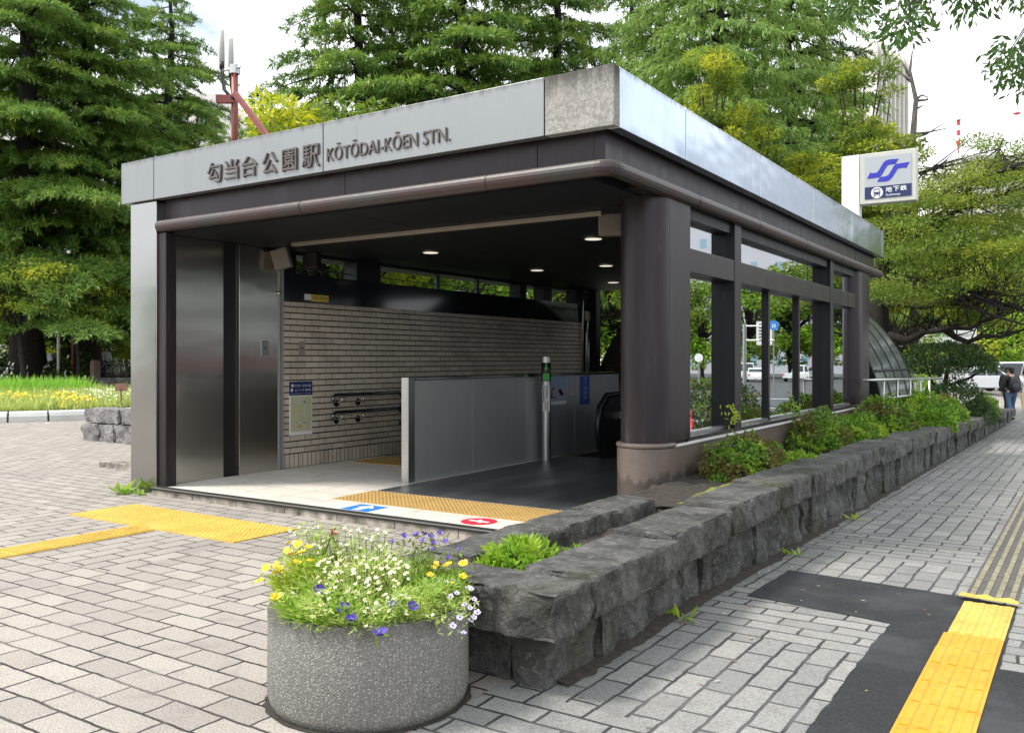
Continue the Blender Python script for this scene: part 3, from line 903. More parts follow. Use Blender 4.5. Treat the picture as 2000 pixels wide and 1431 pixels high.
# right side: granite plinth, sill, columns, posts, glass
part(MB().box(-3.46, -3.180, 7.55, 15.25, -0.3, 0.742), 'granite_plinth', M['granite'])
for a, b in ((7.55, 10.0), (10.003, 12.6), (12.603, 15.25)):
    part(MB().box(-3.46, -3.165, a, b - 0.003, 0.744, 0.766), 'sill_strip', M['white_metal'], bevel=0.003)
part(MB().box(-3.44, -3.195, 7.95, 15.25, 0.768, 0.805), 'window_sill', M['brown'], bevel=0.004)

def stadium(xc, y0, y1, r, n=20, front=True, back=True):
    pts = []
    if front:
        for k in range(n + 1):
            a = math.pi + math.pi * k / n
            pts.append((xc + r * math.cos(a), y0 + r * math.sin(a)))
    else: pts += [(xc - r, y0), (xc + r, y0)]
    if back:
        for k in range(n + 1):
            a = math.pi * k / n
            pts.append((xc + r * math.cos(a), y1 + r * math.sin(a)))
    else: pts += [(xc + r, y1), (xc - r, y1)]
    return pts
def column(y0, y1, front, back):
    c = part(MB().prism(stadium(-3.410, y0, y1, 0.233, front=front, back=back), 'z', 0.79, 3.02), 'column', M['brown'])
    auto_smooth(c)
    b = part(MB().prism(stadium(-3.415, y0, y1 - (0.4 if front else 0), 0.262, front=front, back=back), 'z', -0.3, 0.745), 'granite_base', M['granite'], c)
    auto_smooth(b)
    b = part(MB().prism(stadium(-3.415, y0, y1 - (0.4 if front else 0), 0.272, front=front, back=back), 'z', 0.748, 0.792), 'base_moulding', M['granite'], c, bevel=0.018)
    if front and not back:
        part(MB().box(-3.1775, -3.1755, y0 - 0.004, y0 + 0.004, 0.80, 3.0), 'seam', M['black'], c)
column(7.463, 7.95, True, False)
column(15.52, 16.1, True, True)
def post(y0, y1):
    o = part(MB().box(-3.44, -3.204, y0, y1, 0.806, 3.02), 'window_post', M['brown_dk'])
    part(MB().box(-3.2035, -3.195, y0 - 0.002, y1 + 0.002, 0.806, 3.02), 'face_plate', M['brown'], o, bevel=0.003)
post(9.27, 9.475); post(13.47, 13.66)
for a, b in ((7.95, 9.27), (9.475, 13.47), (13.66, 15.18)):
    part(MB().box(-3.44, -3.200, a + 0.002, b - 0.002, 2.385, 2.615), 'transom', M['brown'], bevel=0.006)
    part(MB().box(-3.40, -3.235, a + 0.002, b - 0.002, 2.905, 3.018), 'window_head', M['brown_dk'])
    w = part(MB().box(-3.345, -3.328, a, b, 0.81, 2.38), 'window', M['glass'])
    part(MB().box(-3.345, -3.328, a, b, 2.62, 2.90), 'upper_window', M['glass'])
    part(MB().box(-3.326, -3.285, a + 0.003, b - 0.003, 0.807, 0.835), 'bottom_rail', M['steel_plain'], w)
for y in (10.78, 12.12):
    o = part(MB().box(-3.40, -3.2905, y - 0.03, y + 0.03, 0.808, 2.383), 'mullion', M['brown_dk'])
    part(MB().box(-3.290, -3.285, y - 0.031, y + 0.031, 0.808, 2.383), 'face_plate', M['brown'], o)

# rear: ribbed glass barrel over the escalators
VLT = thing('glass_vault', 'smoked glass barrel vault with dark ribs behind the station entrance', 'skylight', (-6.05, 17.2, 0))
Rv, xc, zc = 2.95, -6.05, 0.32
def arc(r, a0, a1, n): return [(xc + r * math.cos(a), zc + r * math.sin(a)) for a in np.linspace(a0, a1, n)]
ys = [17.02, 17.95, 18.85, 19.75, 20.62]
for i, y in enumerate(ys):
    o_, i_ = arc(Rv + 0.012, -0.1, math.pi + 0.1, 41), arc(Rv - (0.38 if i == 0 else 0.05), -0.1, math.pi + 0.1, 41)
    VLT_r = part(MB().prism(o_ + i_[::-1], 'y', y - (0.10 if i == 0 else 0.025), y + 0.025), 'rib', M['black'] if i == 0 else M['brown_dk'], VLT)
for i in range(4):
    o_, i_ = arc(Rv, -0.1, math.pi + 0.1, 41), arc(Rv - 0.012, -0.1, math.pi + 0.1, 41)
    auto_smooth(part(MB().prism(o_ + i_[::-1], 'y', ys[i] + 0.026, ys[i + 1] - 0.026), 'glass_panel', M['glass_vault'], VLT))
for a in (0.35, 0.90, 2.2, 2.8):
    x, z = xc + (Rv + .02) * math.cos(a), zc + (Rv + .02) * math.sin(a)
    part(MB().obox((x, 18.83, z), (0.035, 3.6, 0.03), Matrix.Rotation(-a, 3, 'Y')), 'purlin', M['brown_dk'], VLT)
eg = arc(Rv - 0.03, 0, math.pi, 33)
part(MB().prism(eg, 'y', 20.58, 20.59), 'end_glass', M['glass_vault'], VLT)
part(MB().box(-9.0, -3.10, 17.0, 20.6, -0.4, 0.30).box(-3.2, -3.12, 16.4, 20.6, -0.4, 0.72), 'kerb_wall', M['granite'], VLT)

# ------------------------------------------------------------------ things inside and on the entrance
for k, (x, y, lab) in enumerate(((-7.42, 9.33, 'nearest round ceiling downlight on the stair side of the entrance'), (-4.95, 9.33, 'round ceiling downlight nearest the front corner column'), (-7.46, 12.13, 'round ceiling downlight above the far stairs, in the second row'), (-6.21, 12.12, 'smallest looking downlight in the second row, over the escalator'), (-7.45, 14.84, 'farthest round downlight beside the rear opening'))):
    t = thing('ceiling_downlight', lab, 'ceiling light', (x, y, 2.99), 'round downlights in the entrance ceiling')
    MB().lathe([(0.125, 0.008), (0.125, -0.004), (0.105, -0.010)], (x, y, 2.992), 24).build('trim_ring', M['steel_plain'], t)
    MB().lathe([(0.10, 0.0), (0.10, -0.004)], (x, y, 2.982), 24).build('lens', M['lamp'], t)

PT = thing('steel_partition', 'waist high stainless partition wall between stairs and escalators', 'partition', (-6.75, 8.0, 0.09))
for a, b in ((8.125, 9.30), (9.304, 10.60), (10.604, 12.0), (12.004, 13.55)):
    MB().box(-6.80, -6.70, a, b, 0.09, 1.295).build('panel', M['steel_dull'], PT, bevel=0.003)
MB().box(-6.805, -6.695, 8.0, 8.122, 0.09, 1.335).build('end_post', M['steel_plain'], PT, bevel=0.006)
MB().box(-6.79, -6.71, 8.125, 13.55, 1.297, 1.338).build('top_rail', M['chrome'], PT, bevel=0.008)

ES = thing('escalator', 'escalator going down with black handrails beside the steel partition', 'escalator', (-5.6, 11.6, 0.09))
def slope(y): return 0.09 - max(0, y - 12.4) * 0.577
for x in (-5.95, -4.75):
    bl = MB(); hr = MB()
    pts = [(11.55, 0.09), (11.42, 0.35), (11.40, 0.62), (11.48, 0.86), (11.66, 0.98), (12.6, 0.99), (16.8, 0.99 - 4.2 * 0.577), (16.8, -2.4), (12.4, 0.0)]
    bl.prism(pts, 'x', x - 0.05, x + 0.05); bl.build('balustrade', M['black'], ES)
    hr.tube([(x, 11.75, 0.18), (x, 11.42, 0.25), (x, 11.34, 0.55), (x, 11.40, 0.85), (x, 11.62, 1.02), (x, 12.6, 1.03), (x, 16.8, 1.03 - 4.2 * .577)], 0.042, 8)
    hr.build('handrail', M['black'], ES, smooth=True)
    MB().box(x - 0.13, x + 0.13, 11.95, 12.3, 0.66, 0.76).build('newel_panel', M['steel_plain'], ES)
es = MB()
for i in range(14): es.box(-5.89, -4.81, 11.62 + i * 0.32, 11.62 + (i + 1) * 0.32, -3.2, 0.088 - max(0, i - 1) * 0.18)
es.build('steps', M['plate'], ES)
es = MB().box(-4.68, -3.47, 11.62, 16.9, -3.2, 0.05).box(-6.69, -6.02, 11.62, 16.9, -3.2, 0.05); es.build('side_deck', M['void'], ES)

# poster sheets on the partition (facing the escalator side)
def sheet_on(name, label, cat, x, y0, y1, z0, z1, mat, rows=(), group=None):
    t = thing(name, label, cat, (x, (y0 + y1) / 2, z0), group)
    MB().box(x, x + 0.003, y0, y1, z0, z1).build('sheet', mat, t)
    for n_, m_, a, b, c, d, e in rows:
        MB().box(x + 0.003, x + 0.004 + e, y0 + a, y0 + b, z0 + c, z0 + d).build(n_, m_, t)
    return t
pt = sheet_on('poster', 'pale blue picture poster taped to the steel partition', 'poster', -6.699, 11.15, 11.74, 0.87, 1.29, M['poster_blue'],
              [('caption_strip', M['paper'], 0.0, 0.59, 0.0, 0.05, 0), ('title_strip', M['paper_grey'], 0.10, 0.40, 0.33, 0.345, 0)])
for k, (a, b) in enumerate(((0.09, 0.26), (0.33, 0.52))):
    p = MB().box(-6.6955, -6.6945, 11.15 + a, 11.15 + b, 0.94, 1.14)
    p.build('picture', M['paper_grey'], pt)
    q = MB()
    for j in range(9):
        y = 11.15 + a + 0.01 + random.random() * 0.12; z = 0.95 + random.random() * 0.15
        q.box(-6.6944, -6.6936, y, y + 0.03 + random.random() * .03, z, z + 0.02 + random.random() * 0.05, j % 2)
    q.build('figure_shapes', [M['print_dark'], M['print_pink']], pt)
sheet_on('notice', 'small pale notice between the two posters on the partition', 'notice', -6.699, 11.83, 12.05, 0.985, 1.285, M['paper_grey'], [('caption_strip', M['paper'], 0.02, 0.2, 0.02, 0.03, 0)])
bp_ = sheet_on('poster', 'narrow deep blue poster with vertical white writing on the partition', 'poster', -6.699, 12.17, 12.50, 0.83, 1.285, M['poster_deep'])
tb = MB()
for k, ch in enumerate('地下鉄案内'):
    text_on(tb, ch, (-6.695, 12.325, 1.215 - k * 0.075), (0, 1, 0), (0, 0, 1), 0.055, 0.055)
tb.build('vertical_writing', M['paper'], bp_)

GB = thing('signal_post', 'steel post with green arrow lamp and white notice beside the escalator', 'signal post', (-6.58, 10.95, 0.09))
MB().tube([(-6.58, 10.95, 0.09), (-6.58, 10.95, 1.585)], 0.070, 20).build('post', M['steel_plain'], GB, smooth=True)
auto_smooth(GB.children[-1])
MB().tube([(-6.58, 10.95, 1.235), (-6.58, 10.95, 1.50)], 0.072, 20).build('lamp_band', M['black'], GB, smooth=True)
dv = Vector((6.58, -10.95, 0)).normalized(); sd = Vector((-dv.y, dv.x, 0))
def on_post(mb, pts, off):
    mb.add([Vector((-6.58, 10.95, 0)) + dv * (off + 0.0) + sd * a + Vector((0, 0, z)) for a, z in pts], [list(range(len(pts)))])
q = MB(); on_post(q, [(-0.012, 1.49), (-0.012, 1.43), (-0.04, 1.43), (0, 1.385), (0.04, 1.43), (0.012, 1.43), (0.012, 1.49)], 0.075); q.build('arrow_lamp', M['green_lit'], GB)
q = MB(); on_post(q, [(-0.05, 1.245), (0.05, 1.245), (0.05, 1.345), (-0.05, 1.345)], 0.075); q.build('green_lamp', M['green_lit'], GB)
q = MB(); on_post(q, [(-0.052, 0.80), (0.052, 0.80), (0.052, 1.175), (-0.052, 1.175)], 0.0745); q.build('notice_plate', M['paper'], GB)
q = MB()
for k, ch in enumerate('自動運転'):
    text_on(q, ch, Vector((-6.58, 10.95, 1.13 - k * 0.045)) + dv * 0.076 - sd * 0.005, sd, (0, 0, 1), 0.03, 0.035)
on_post(q, [(-0.04, 0.93), (-0.03, 0.93), (-0.03, 1.16), (-0.04, 1.16)], 0.076)
on_post(q, [(-0.015, 0.82), (-0.008, 0.82), (-0.008, 0.93), (-0.015, 0.93)], 0.076); on_post(q, [(0.02, 0.82), (0.027, 0.82), (0.027, 0.95), (0.02, 0.95)], 0.076)
q.build('notice_writing', M['print_dark'], GB)

# handrails on the tiled wall
def rail(z0, label):
    t = thing('handrail', label, 'handrail', (-8.958, 8.95, z0), 'handrails on the tiled wall')
    x = -8.87
    p = [(x, 8.96, z0 - 0.10), (x, 8.965, z0 - 0.03), (x, 9.01, z0), (x, 9.5, z0), (x, 10.35, z0), (x, 11.6, z0 - 0.72), (x, 13.0, z0 - 1.52)]
    MB().tube(p, 0.025, 10).build('rail', M['rail_dk'], t, smooth=True)
    for y in (9.14, 9.58, 10.55):
        zz = z0 - (0 if y < 10.35 else (y - 10.35) * 0.577)
        MB().tube([(x, y, zz - 0.015), (x, y, zz - 0.085), (-8.956, y - 0.03, zz - 0.115)], 0.012, 8).build('bracket', M['chrome'], t, smooth=True)
        MB().tube([(-8.957, y - 0.03, zz - 0.12), (-8.947, y - 0.03, zz - 0.12)], 0.05, 16).build('wall_rose', M['rail_dk'], t)
rail(1.045, 'upper steel handrail along the tiled wall beside the stairs')
rail(0.80, 'lower steel handrail along the tiled wall beside the stairs')

# map board
MP = thing('map_board', 'area map board under a navy heading on the tiled wall', 'map board', (-8.958, 8.43, 0.52))
MB().box(-8.957, -8.945, 8.235, 8.64, 0.525, 1.06).build('board', M['paper'], MP)
MB().box(-8.957, -8.943, 8.235, 8.64, 1.063, 1.245).build('heading_panel', M['navy'], MP)
q = MB()
text_on(q, '地下鉄・勾当台公園', (-8.942, 8.32, 1.175), (0, 1, 0), (0, 0, 1), 0.29, 0.035)
text_on(q, 'エレベーター案内図', (-8.942, 8.32, 1.115), (0, 1, 0), (0, 0, 1), 0.29, 0.035)
text_on(q, 'Subway Elevator Guide Map', (-8.942, 8.25, 1.078), (0, 1, 0), (0, 0, 1), 0.36, 0.014)
q.box(-8.9425, -8.9418, 8.25, 8.285, 1.115, 1.155)
q.add([(-8.942, 8.278 + 0.022 * math.cos(a), 1.195 + 0.022 * math.sin(a)) for a in np.linspace(0, 2 * math.pi, 16, endpoint=False)], [list(range(16))])
q.build('heading_writing', M['paper'], MP)
MB().box(-8.9449, -8.944, 8.25, 8.625, 0.575, 1.045).build('map_sheet', M['map_cream'], MP)
q = MB()
for a, b, c, d in ((8.25, 8.625, 0.68, 0.70), (8.48, 8.51, 0.575, 1.045), (8.36, 8.372, 0.60, 0.95), (8.30, 8.52, 0.955, 0.985), (8.55, 8.56, 0.60, 1.0), (8.25, 8.45, 0.80, 0.808), (8.30, 8.44, 0.995, 1.03), (8.25, 8.625, 0.60, 0.608)):
    q.box(-8.9438, -8.9432, a, b, c, d)
q.build('map_streets', M['map_road'], MP)
q = MB().box(-8.9431, -8.9425, 8.44, 8.50, 0.735, 0.75).box(-8.9431, -8.9425, 8.36, 8.46, 0.625, 0.65)
q.build('map_marks', M['map_orange'], MP)
# small fittings
YL = thing('label_sticker', 'yellow label with small logo on the dark band above the tiles', 'sticker', (-8.947, 8.7, 2.35))
MB().box(-8.947, -8.944, 8.50, 8.62, 2.36, 2.44).build('logo_patch', M['paper'], YL)
MB().box(-8.947, -8.944, 8.62, 8.95, 2.345, 2.44).build('yellow_patch', M['yellow_label'], YL)
q = MB(); text_on(q, '非常口案内図', (-8.9435, 8.65, 2.375), (0, 1, 0), (0, 0, 1), 0.27, 0.04); q.build('writing', M['print_dark'], YL)
for (x, y, z, m, lab) in ((-8.958, 7.755, 1.60, M['steel_plain'], 'small square switch plate on the inner steel lining'), (-8.958, 8.40, 1.60, M['trim'], 'small key switch plate on the cream tiles')):
    t = thing('switch_plate', lab, 'switch plate', (x, y, z))
    MB().box(x, x + 0.008, y, y + 0.115, z, z + 0.19).build('plate', m, t, bevel=0.003)
    MB().box(x + 0.008, x + 0.013, y + 0.045, y + 0.07, z + 0.085, z + 0.11).build('key_slot', M['black'], t)
t = thing('wall_lamp', 'small round fitting on the edge of the steel lining', 'fitting', (-8.95, 8.03, 2.42))
MB().ball((-8.93, 8.03, 2.42), 0.025).build('cap', M['chrome'], t, smooth=True)
def loudspeaker(c, lab, yaw, size, mat, tilt=-16):
    t = thing('ceiling_speaker', lab, 'speaker', (c[0], c[1], 2.99))
    Mx = Matrix.Rotation(R(yaw), 3, 'Z') @ Matrix.Rotation(R(tilt), 3, 'Y')
    MB().obox(c, size, Mx).build('housing', mat, t, bevel=0.01)
    MB().box(c[0] - 0.03, c[0] + 0.03, c[1] - 0.03, c[1] + 0.03, c[2], 3.0).build('mount', M['trim'], t)
    MB().obox(Vector(c) + Mx @ Vector((0, -size[1] / 2 - 0.004, 0)), (size[0] * .86, 0.006, size[2] * .86), Mx).build('front_plate', mat, t, bevel=0.003)
loudspeaker((-8.82, 7.98, 2.86), 'beige tilted box speaker at the top of the steel lining', 30, (0.22, 0.14, 0.26), M['beige'])
loudspeaker((-8.72, 8.42, 2.87), 'dark box speaker behind the beige one on the left', 20, (0.20, 0.16, 0.22), M['brown'], 0)
loudspeaker((-4.02, 7.95, 2.90), 'beige box speaker hanging beside the corner column', 25, (0.24, 0.16, 0.22), M['beige'], 0)

# floor stickers and tactile tiles inside
FS = thing('floor_sticker', 'blue rectangular floor sticker with white arrow at the step edge', 'floor sticker', (-5.95, 6.45, 0.09))
MB().box(-6.13, -5.78, 6.285, 6.60, 0.0905, 0.0925).build('blue_field', M['blue'], FS)
q = MB().add([(x, y, 0.0937) for x, y in ((-6.00, 6.31), (-5.91, 6.31), (-5.91, 6.45), (-5.84, 6.45), (-5.955, 6.575), (-6.07, 6.45), (-6.00, 6.45))], [list(range(7))])
q.build('white_arrow', M['white'], FS)
FS = thing('floor_sticker', 'round red no entry floor sticker at the right end of the step', 'floor sticker', (-4.58, 6.47, 0.09))
def disc(mb, cx, cy, r0, r1, z, n=36):
    o_ = [(cx + r1 * math.cos(a), cy + r1 * math.sin(a), z) for a in np.linspace(0, 2 * math.pi, n, endpoint=False)]
    if r0 <= 0: mb.add(o_, [list(range(n))]); return
    i_ = [(cx + r0 * math.cos(a), cy + r0 * math.sin(a), z) for a in np.linspace(0, 2 * math.pi, n, endpoint=False)]
    mb.add(o_ + i_, [(k, (k + 1) % n, n + (k + 1) % n, n + k) for k in range(n)])
q = MB(); disc(q, -4.595, 6.475, 0, 0.165, 0.0922); q.build('red_disc', M['red'], FS)
q = MB(); q.box(-4.70, -4.49, 6.452, 6.498, 0.0925, 0.0936); q.add([(-4.64, 6.54, 0.0937), (-4.60, 6.54, 0.0937), (-4.53, 6.41, 0.0937), (-4.57, 6.41, 0.0937)], [(3, 2, 1, 0)]); q.build('white_bar', M['white'], FS)
plate_bars('tactile_paving', 'tan dimpled warning strip across the entrance floor', -6.63, -3.63, 6.68, 7.34, 'y', M['tac_tan'], 0, dot=True, zabs=0.0915)
plate_bars('tactile_paving', 'tan ribbed warning strip at the head of the stairs', -8.78, -7.0, 9.23, 10.05, 'y', M['tac_tan'], 0, nb=4, zabs=0.0915)
# ------------------------------------------------------------------ rock faced planter wall
def stone_geo(x0, x1, y0, y1, z0, z1, res, amp, seed, edge=0.016):
    L = (x1 - x0, y1 - y0, z1 - z0); lo = (x0, y0, z0)
    n = [max(2, int(math.ceil(l / res))) for l in L]
    idx = {}; vs = []; fs = []
    sv = Vector((seed * 3.17, seed * 1.93, seed * 2.71))
    def vert(i, j, k):
        key = (i, j, k)
        if key in idx: return idx[key]
        t = (i / n[0], j / n[1], k / n[2])
        p = Vector([lo[a] + L[a] * t[a] for a in range(3)])
        ea = []
        for a in range(3):
            d0, d1 = L[a] * t[a], L[a] * (1 - t[a])
            ea.append((max(0.0, 1 - min(d0, d1) / edge), 1 if d0 < d1 else -1))
        q = p.copy()
        for a in range(3):
            o = max(ea[b][0] for b in range(3) if b != a)
            q[a] += ea[a][1] * ea[a][0] * o * edge * 0.45
        nv = noise.noise_vector(p * 3.5 + sv) * 0.6 + noise.noise_vector(p * 9.0 + sv) * 0.4 + noise.noise_vector(p * 24.0 + sv) * 0.18
        fv = noise.noise(p * 5.0 + sv, noise_basis='VORONOI_F1') - 0.45
        dirn = Vector([((1 if t[a] > 0.999 else (-1 if t[a] < 0.001 else 0))) for a in range(3)])
        top = 1.0 if t[2] > 0.999 else 0.0
        rg = noise.ridged_multi_fractal(p * 4.0 + sv, 1.0, 2.2, 4, 1.0, 2.0) - 1.0
        side = dirn * (fv * 1.0 + rg * 0.4) * amp * 0.72
        side.z *= 0.25
        nn = nv * amp * 0.45
        nn.z *= 0.45
        q += nn + side
        idx[key] = len(vs); vs.append(tuple(q)); return idx[key]
    for a, b, c in ((0, 1, 2), (1, 2, 0), (2, 0, 1)):
        for s_ in (0, n[c]):
            for i in range(n[a]):
                for j in range(n[b]):
                    f = []
                    for (di, dj) in ((0, 0), (1, 0), (1, 1), (0, 1)):
                        t = [0, 0, 0]; t[a] = i + di; t[b] = j + dj; t[c] = s_
                        f.append(vert(*t))
                    fs.append(f if s_ else f[::-1])
    return vs, fs

def zi(y, pts):
    return float(np.interp(y, [p[0] for p in pts], [p[1] for p in pts]))
TOPZ = [(3.4, 0.49), (7.2, 0.575), (11.7, 0.53), (20, 0.30), (33, -0.06)]
PLW = thing('stone_planter', 'long dark rock faced stone planter wall along the sidewalk', 'planter', (-2.2, 3.5, 0))
def stones(name, x0, x1, y0, y1, z0, z1, res, amp, seed, mat=None, lab=None, par=None):
    v, f = stone_geo(x0, x1, y0, y1, z0, z1, res, amp, seed)
    o = MB().add(v, f).build(name, mat or M['stone'], par if par is not None else PLW)
    auto_smooth(o, 28)
    if lab: o['label'] = lab
    return o
rs = random.Random(11)
# corner and front
stones('coping_stone', -2.78, -1.975, 3.375, 3.735, 0.275, 0.495, 0.022, 0.045, 1, lab='big rough corner coping stone')
stones('coping_stone', -3.12, -2.79, 3.42, 3.78, 0.285, 0.50, 0.03, 0.04, 2)
stones('wall_stone', -2.325, -2.10, 3.52, 4.02, -0.06, 0.27, 0.024, 0.04, 3)
stones('wall_stone', -2.70, -2.335, 3.56, 3.8, -0.06, 0.268, 0.028, 0.05, 4)
stones('wall_stone', -3.08, -2.71, 3.54, 3.8, -0.06, 0.27, 0.035, 0.04, 5)
# left inner arm
for k, (a, b) in enumerate(((3.79, 4.62), (4.63, 5.45), (5.46, 6.22))):
    stones('coping_stone', -3.10, -2.745, a, b, 0.20, 0.498, 0.028, 0.035, 20 + k)
stones('wall_stone', -3.08, -2.78, 3.82, 6.2, -0.06, 0.195, 0.06, 0.03, 29)
# long arm
y = 3.745; k = 0
while y < 33:
    l = rs.uniform(0.85, 1.25); yb = min(y + l, 33.2); ym = (y + yb) / 2
    zt = zi(ym, TOPZ)
    res = 0.026 if y < 8 else (0.05 if y < 14 else 0.11)
    stones('coping_stone', -2.385 - rs.uniform(0, 0.05), -1.99 + rs.uniform(-0.02, 0.02), y, yb - 0.004, zt - rs.uniform(0.205, 0.23), zt, res, 0.034 if y < 12 else 0.03, 40 + k)
    y = yb; k += 1
y = 4.03; k = 0
while y < 33:
    l = rs.choice((0.3, 0.42, 0.5, 0.58, 0.66)); yb = min(y + l, 33.2); ym = (y + yb) / 2
    zt = zi(ym, TOPZ) - 0.222
    res = 0.026 if y < 8 else (0.05 if y < 14 else 0.11)
    stones('wall_stone', -2.38, -2.09 + rs.uniform(-0.035, 0.03), y, yb - 0.008, gz(-2.1, ym) - 0.08, zt, res, 0.055 if y < 12 else 0.04, 100 + k)
    y = yb; k += 1
# soil and moss
def soil_sheet(name, xa, xb, ya, yb, zf, mat, nx, ny, amp, seed, par=PLW):
    V = []
    for j in range(ny + 1):
        for i in range(nx + 1):
            x = xa + (xb - xa) * i / nx; y = ya + (yb - ya) * j / ny
            V.append((x, y, zf(y) + amp * noise.noise(Vector((x * 7 + seed, y * 7, 0))) + amp * 0.5 * noise.noise(Vector((x * 25 + seed, y * 25, 0)))))
    F = [(j * (nx + 1) + i, j * (nx + 1) + i + 1, (j + 1) * (nx + 1) + i + 1, (j + 1) * (nx + 1) + i) for j in range(ny) for i in range(nx)]
    return np_obj(name, np.array(V), np.array(F), mat, par, smooth=True)
soil_sheet('soil', -2.76, -2.36, 3.70, 6.3, lambda y: 0.385, M['soil'], 14, 70, 0.03, 0)
soil_sheet('soil', -3.175, -2.36, 6.3, 33.0, lambda y: zi(y, TOPZ) - 0.13, M['soil'], 16, 240, 0.035, 3)
for (a, b, c, d, z) in ((-2.55, -2.37, 4.35, 5.75, 0.425), (-2.72, -2.40, 6.45, 7.75, 0.468)):
    V = []; n = 26
    for j in range(n + 1):
        for i in range(9):
            x = a + (b - a) * i / 8; yy = c + (d - c) * j / n
            e = min(i, 8 - i) / 4 * min(1, min(j, n - j) / 5)
            V.append((x + 0.03 * noise.noise(Vector((yy * 4, 1, 0))), yy, z - 0.05 + 0.06 * min(1, e * 1.6) + 0.018 * noise.noise(Vector((x * 30, yy * 30, 0)))))
    F = [(j * 9 + i, j * 9 + i + 1, (j + 1) * 9 + i + 1, (j + 1) * 9 + i) for j in range(n) for i in range(8)]
    np_obj('moss', np.array(V), np.array(F), M['moss'], PLW, smooth=True)

# dark sheet along the wall foot: dirt plus contact shade put into its colour
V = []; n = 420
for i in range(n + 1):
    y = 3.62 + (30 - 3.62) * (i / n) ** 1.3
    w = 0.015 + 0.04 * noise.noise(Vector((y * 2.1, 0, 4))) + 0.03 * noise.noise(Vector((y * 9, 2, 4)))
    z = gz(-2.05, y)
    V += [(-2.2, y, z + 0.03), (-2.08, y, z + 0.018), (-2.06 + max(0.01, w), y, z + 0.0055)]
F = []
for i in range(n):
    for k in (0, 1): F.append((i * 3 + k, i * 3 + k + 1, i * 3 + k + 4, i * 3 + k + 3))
tag(np_obj('wall_foot_dirt_shade', np.array(V), np.array(F), plain('dark_dirt_shade', (0.035, 0.03, 0.024), 0.95, 0, 0.5, 30, 1.0, 90), None, smooth=True), 'dark dirt with painted contact shade along the foot of the planter wall', 'dirt', kind='stuff')

# ------------------------------------------------------------------ round concrete flower tub
PC = Vector((-2.785, 3.05, 0)); PR = 0.456
t = NT('exposed_aggregate_concrete', (0.3, 0.29, 0.27), 0.88, 0, 0.25)
s1 = t.voro(105, 'F1'); s2 = t.noise(140, 4, 0.8)
peb = t.voro(105, 'F1', None, 'Color')
c = t.mix(t.sm(s1, 0.62, 0.25), (0.17, 0.165, 0.152), t.mix(t.sm(t.xyz(peb)[0], 0.2, 0.95), (0.21, 0.205, 0.19), (0.50, 0.485, 0.45)))
c = t.mix(t.sm(s2, 0.5, 0.7), c, (0.20, 0.195, 0.18))
zz = t.xyz()[2]
stn = t.math('ADD', zz, t.math('MULTIPLY', t.noise(1.0, 5, 0.7, vec=t.map(t.pos(), (6, 6, 1.4))), 0.35))
c = t.mix(t.math('MULTIPLY', t.sm(stn, 0.52, 0.66), 0.72), c, (0.07, 0.066, 0.058))
c = t.mix(t.math('MULTIPLY', t.sm(zz, 0.05, 0.0), 0.6), c, (0.05, 0.05, 0.042))  # foot of the tub darkened for grime and contact shade alike
t.set('Base Color', c)
t.bump(t.math('ADD', t.math('MULTIPLY', t.sm(s1, 0.5, 0.1), 1.0), t.math('MULTIPLY', s2, 0.3)), 0.9, 0.006)
M['aggregate'] = t.mat
POT = thing('flower_tub', 'round grey exposed aggregate concrete tub full of mixed flowers', 'flower tub', PC)
auto_smooth(MB().lathe([(PR - 0.03, -0.01), (PR - 0.012, 0.012), (PR + 0.002, 0.06), (PR, 0.43), (PR - 0.008, 0.445), (PR - 0.055, 0.447), (PR - 0.065, 0.435), (PR - 0.07, 0.37)], PC, 96).build('tub', M['aggregate'], POT), 50)
MB().lathe([(PR - 0.066, 0.36), (PR - 0.066, 0.395), (0.2, 0.41), (0.02, 0.415)], PC, 40).build('soil', M['soil'], POT, smooth=True)

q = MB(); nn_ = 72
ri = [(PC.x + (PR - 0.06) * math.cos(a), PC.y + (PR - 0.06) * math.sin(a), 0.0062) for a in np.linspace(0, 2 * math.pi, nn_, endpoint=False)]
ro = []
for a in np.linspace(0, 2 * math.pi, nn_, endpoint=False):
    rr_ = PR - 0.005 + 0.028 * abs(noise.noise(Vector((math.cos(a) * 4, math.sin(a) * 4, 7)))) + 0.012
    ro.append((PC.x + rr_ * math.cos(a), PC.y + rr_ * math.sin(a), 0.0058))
q.add(ri + ro, [(k, nn_ + k, nn_ + (k + 1) % nn_, (k + 1) % nn_) for k in range(nn_)]).build('base_grime_shade', plain('tub_grime_shade', (0.035, 0.031, 0.024), 0.95, 0, 0.4, 30), POT)  # dark ring round the tub foot, grime and painted contact shade in one
def dome(x, y, hmax=0.17):
    d = math.hypot(x - PC.x, y - PC.y) / 0.53
    return 0.42 + hmax * math.sqrt(max(0.0, 1 - d * d))

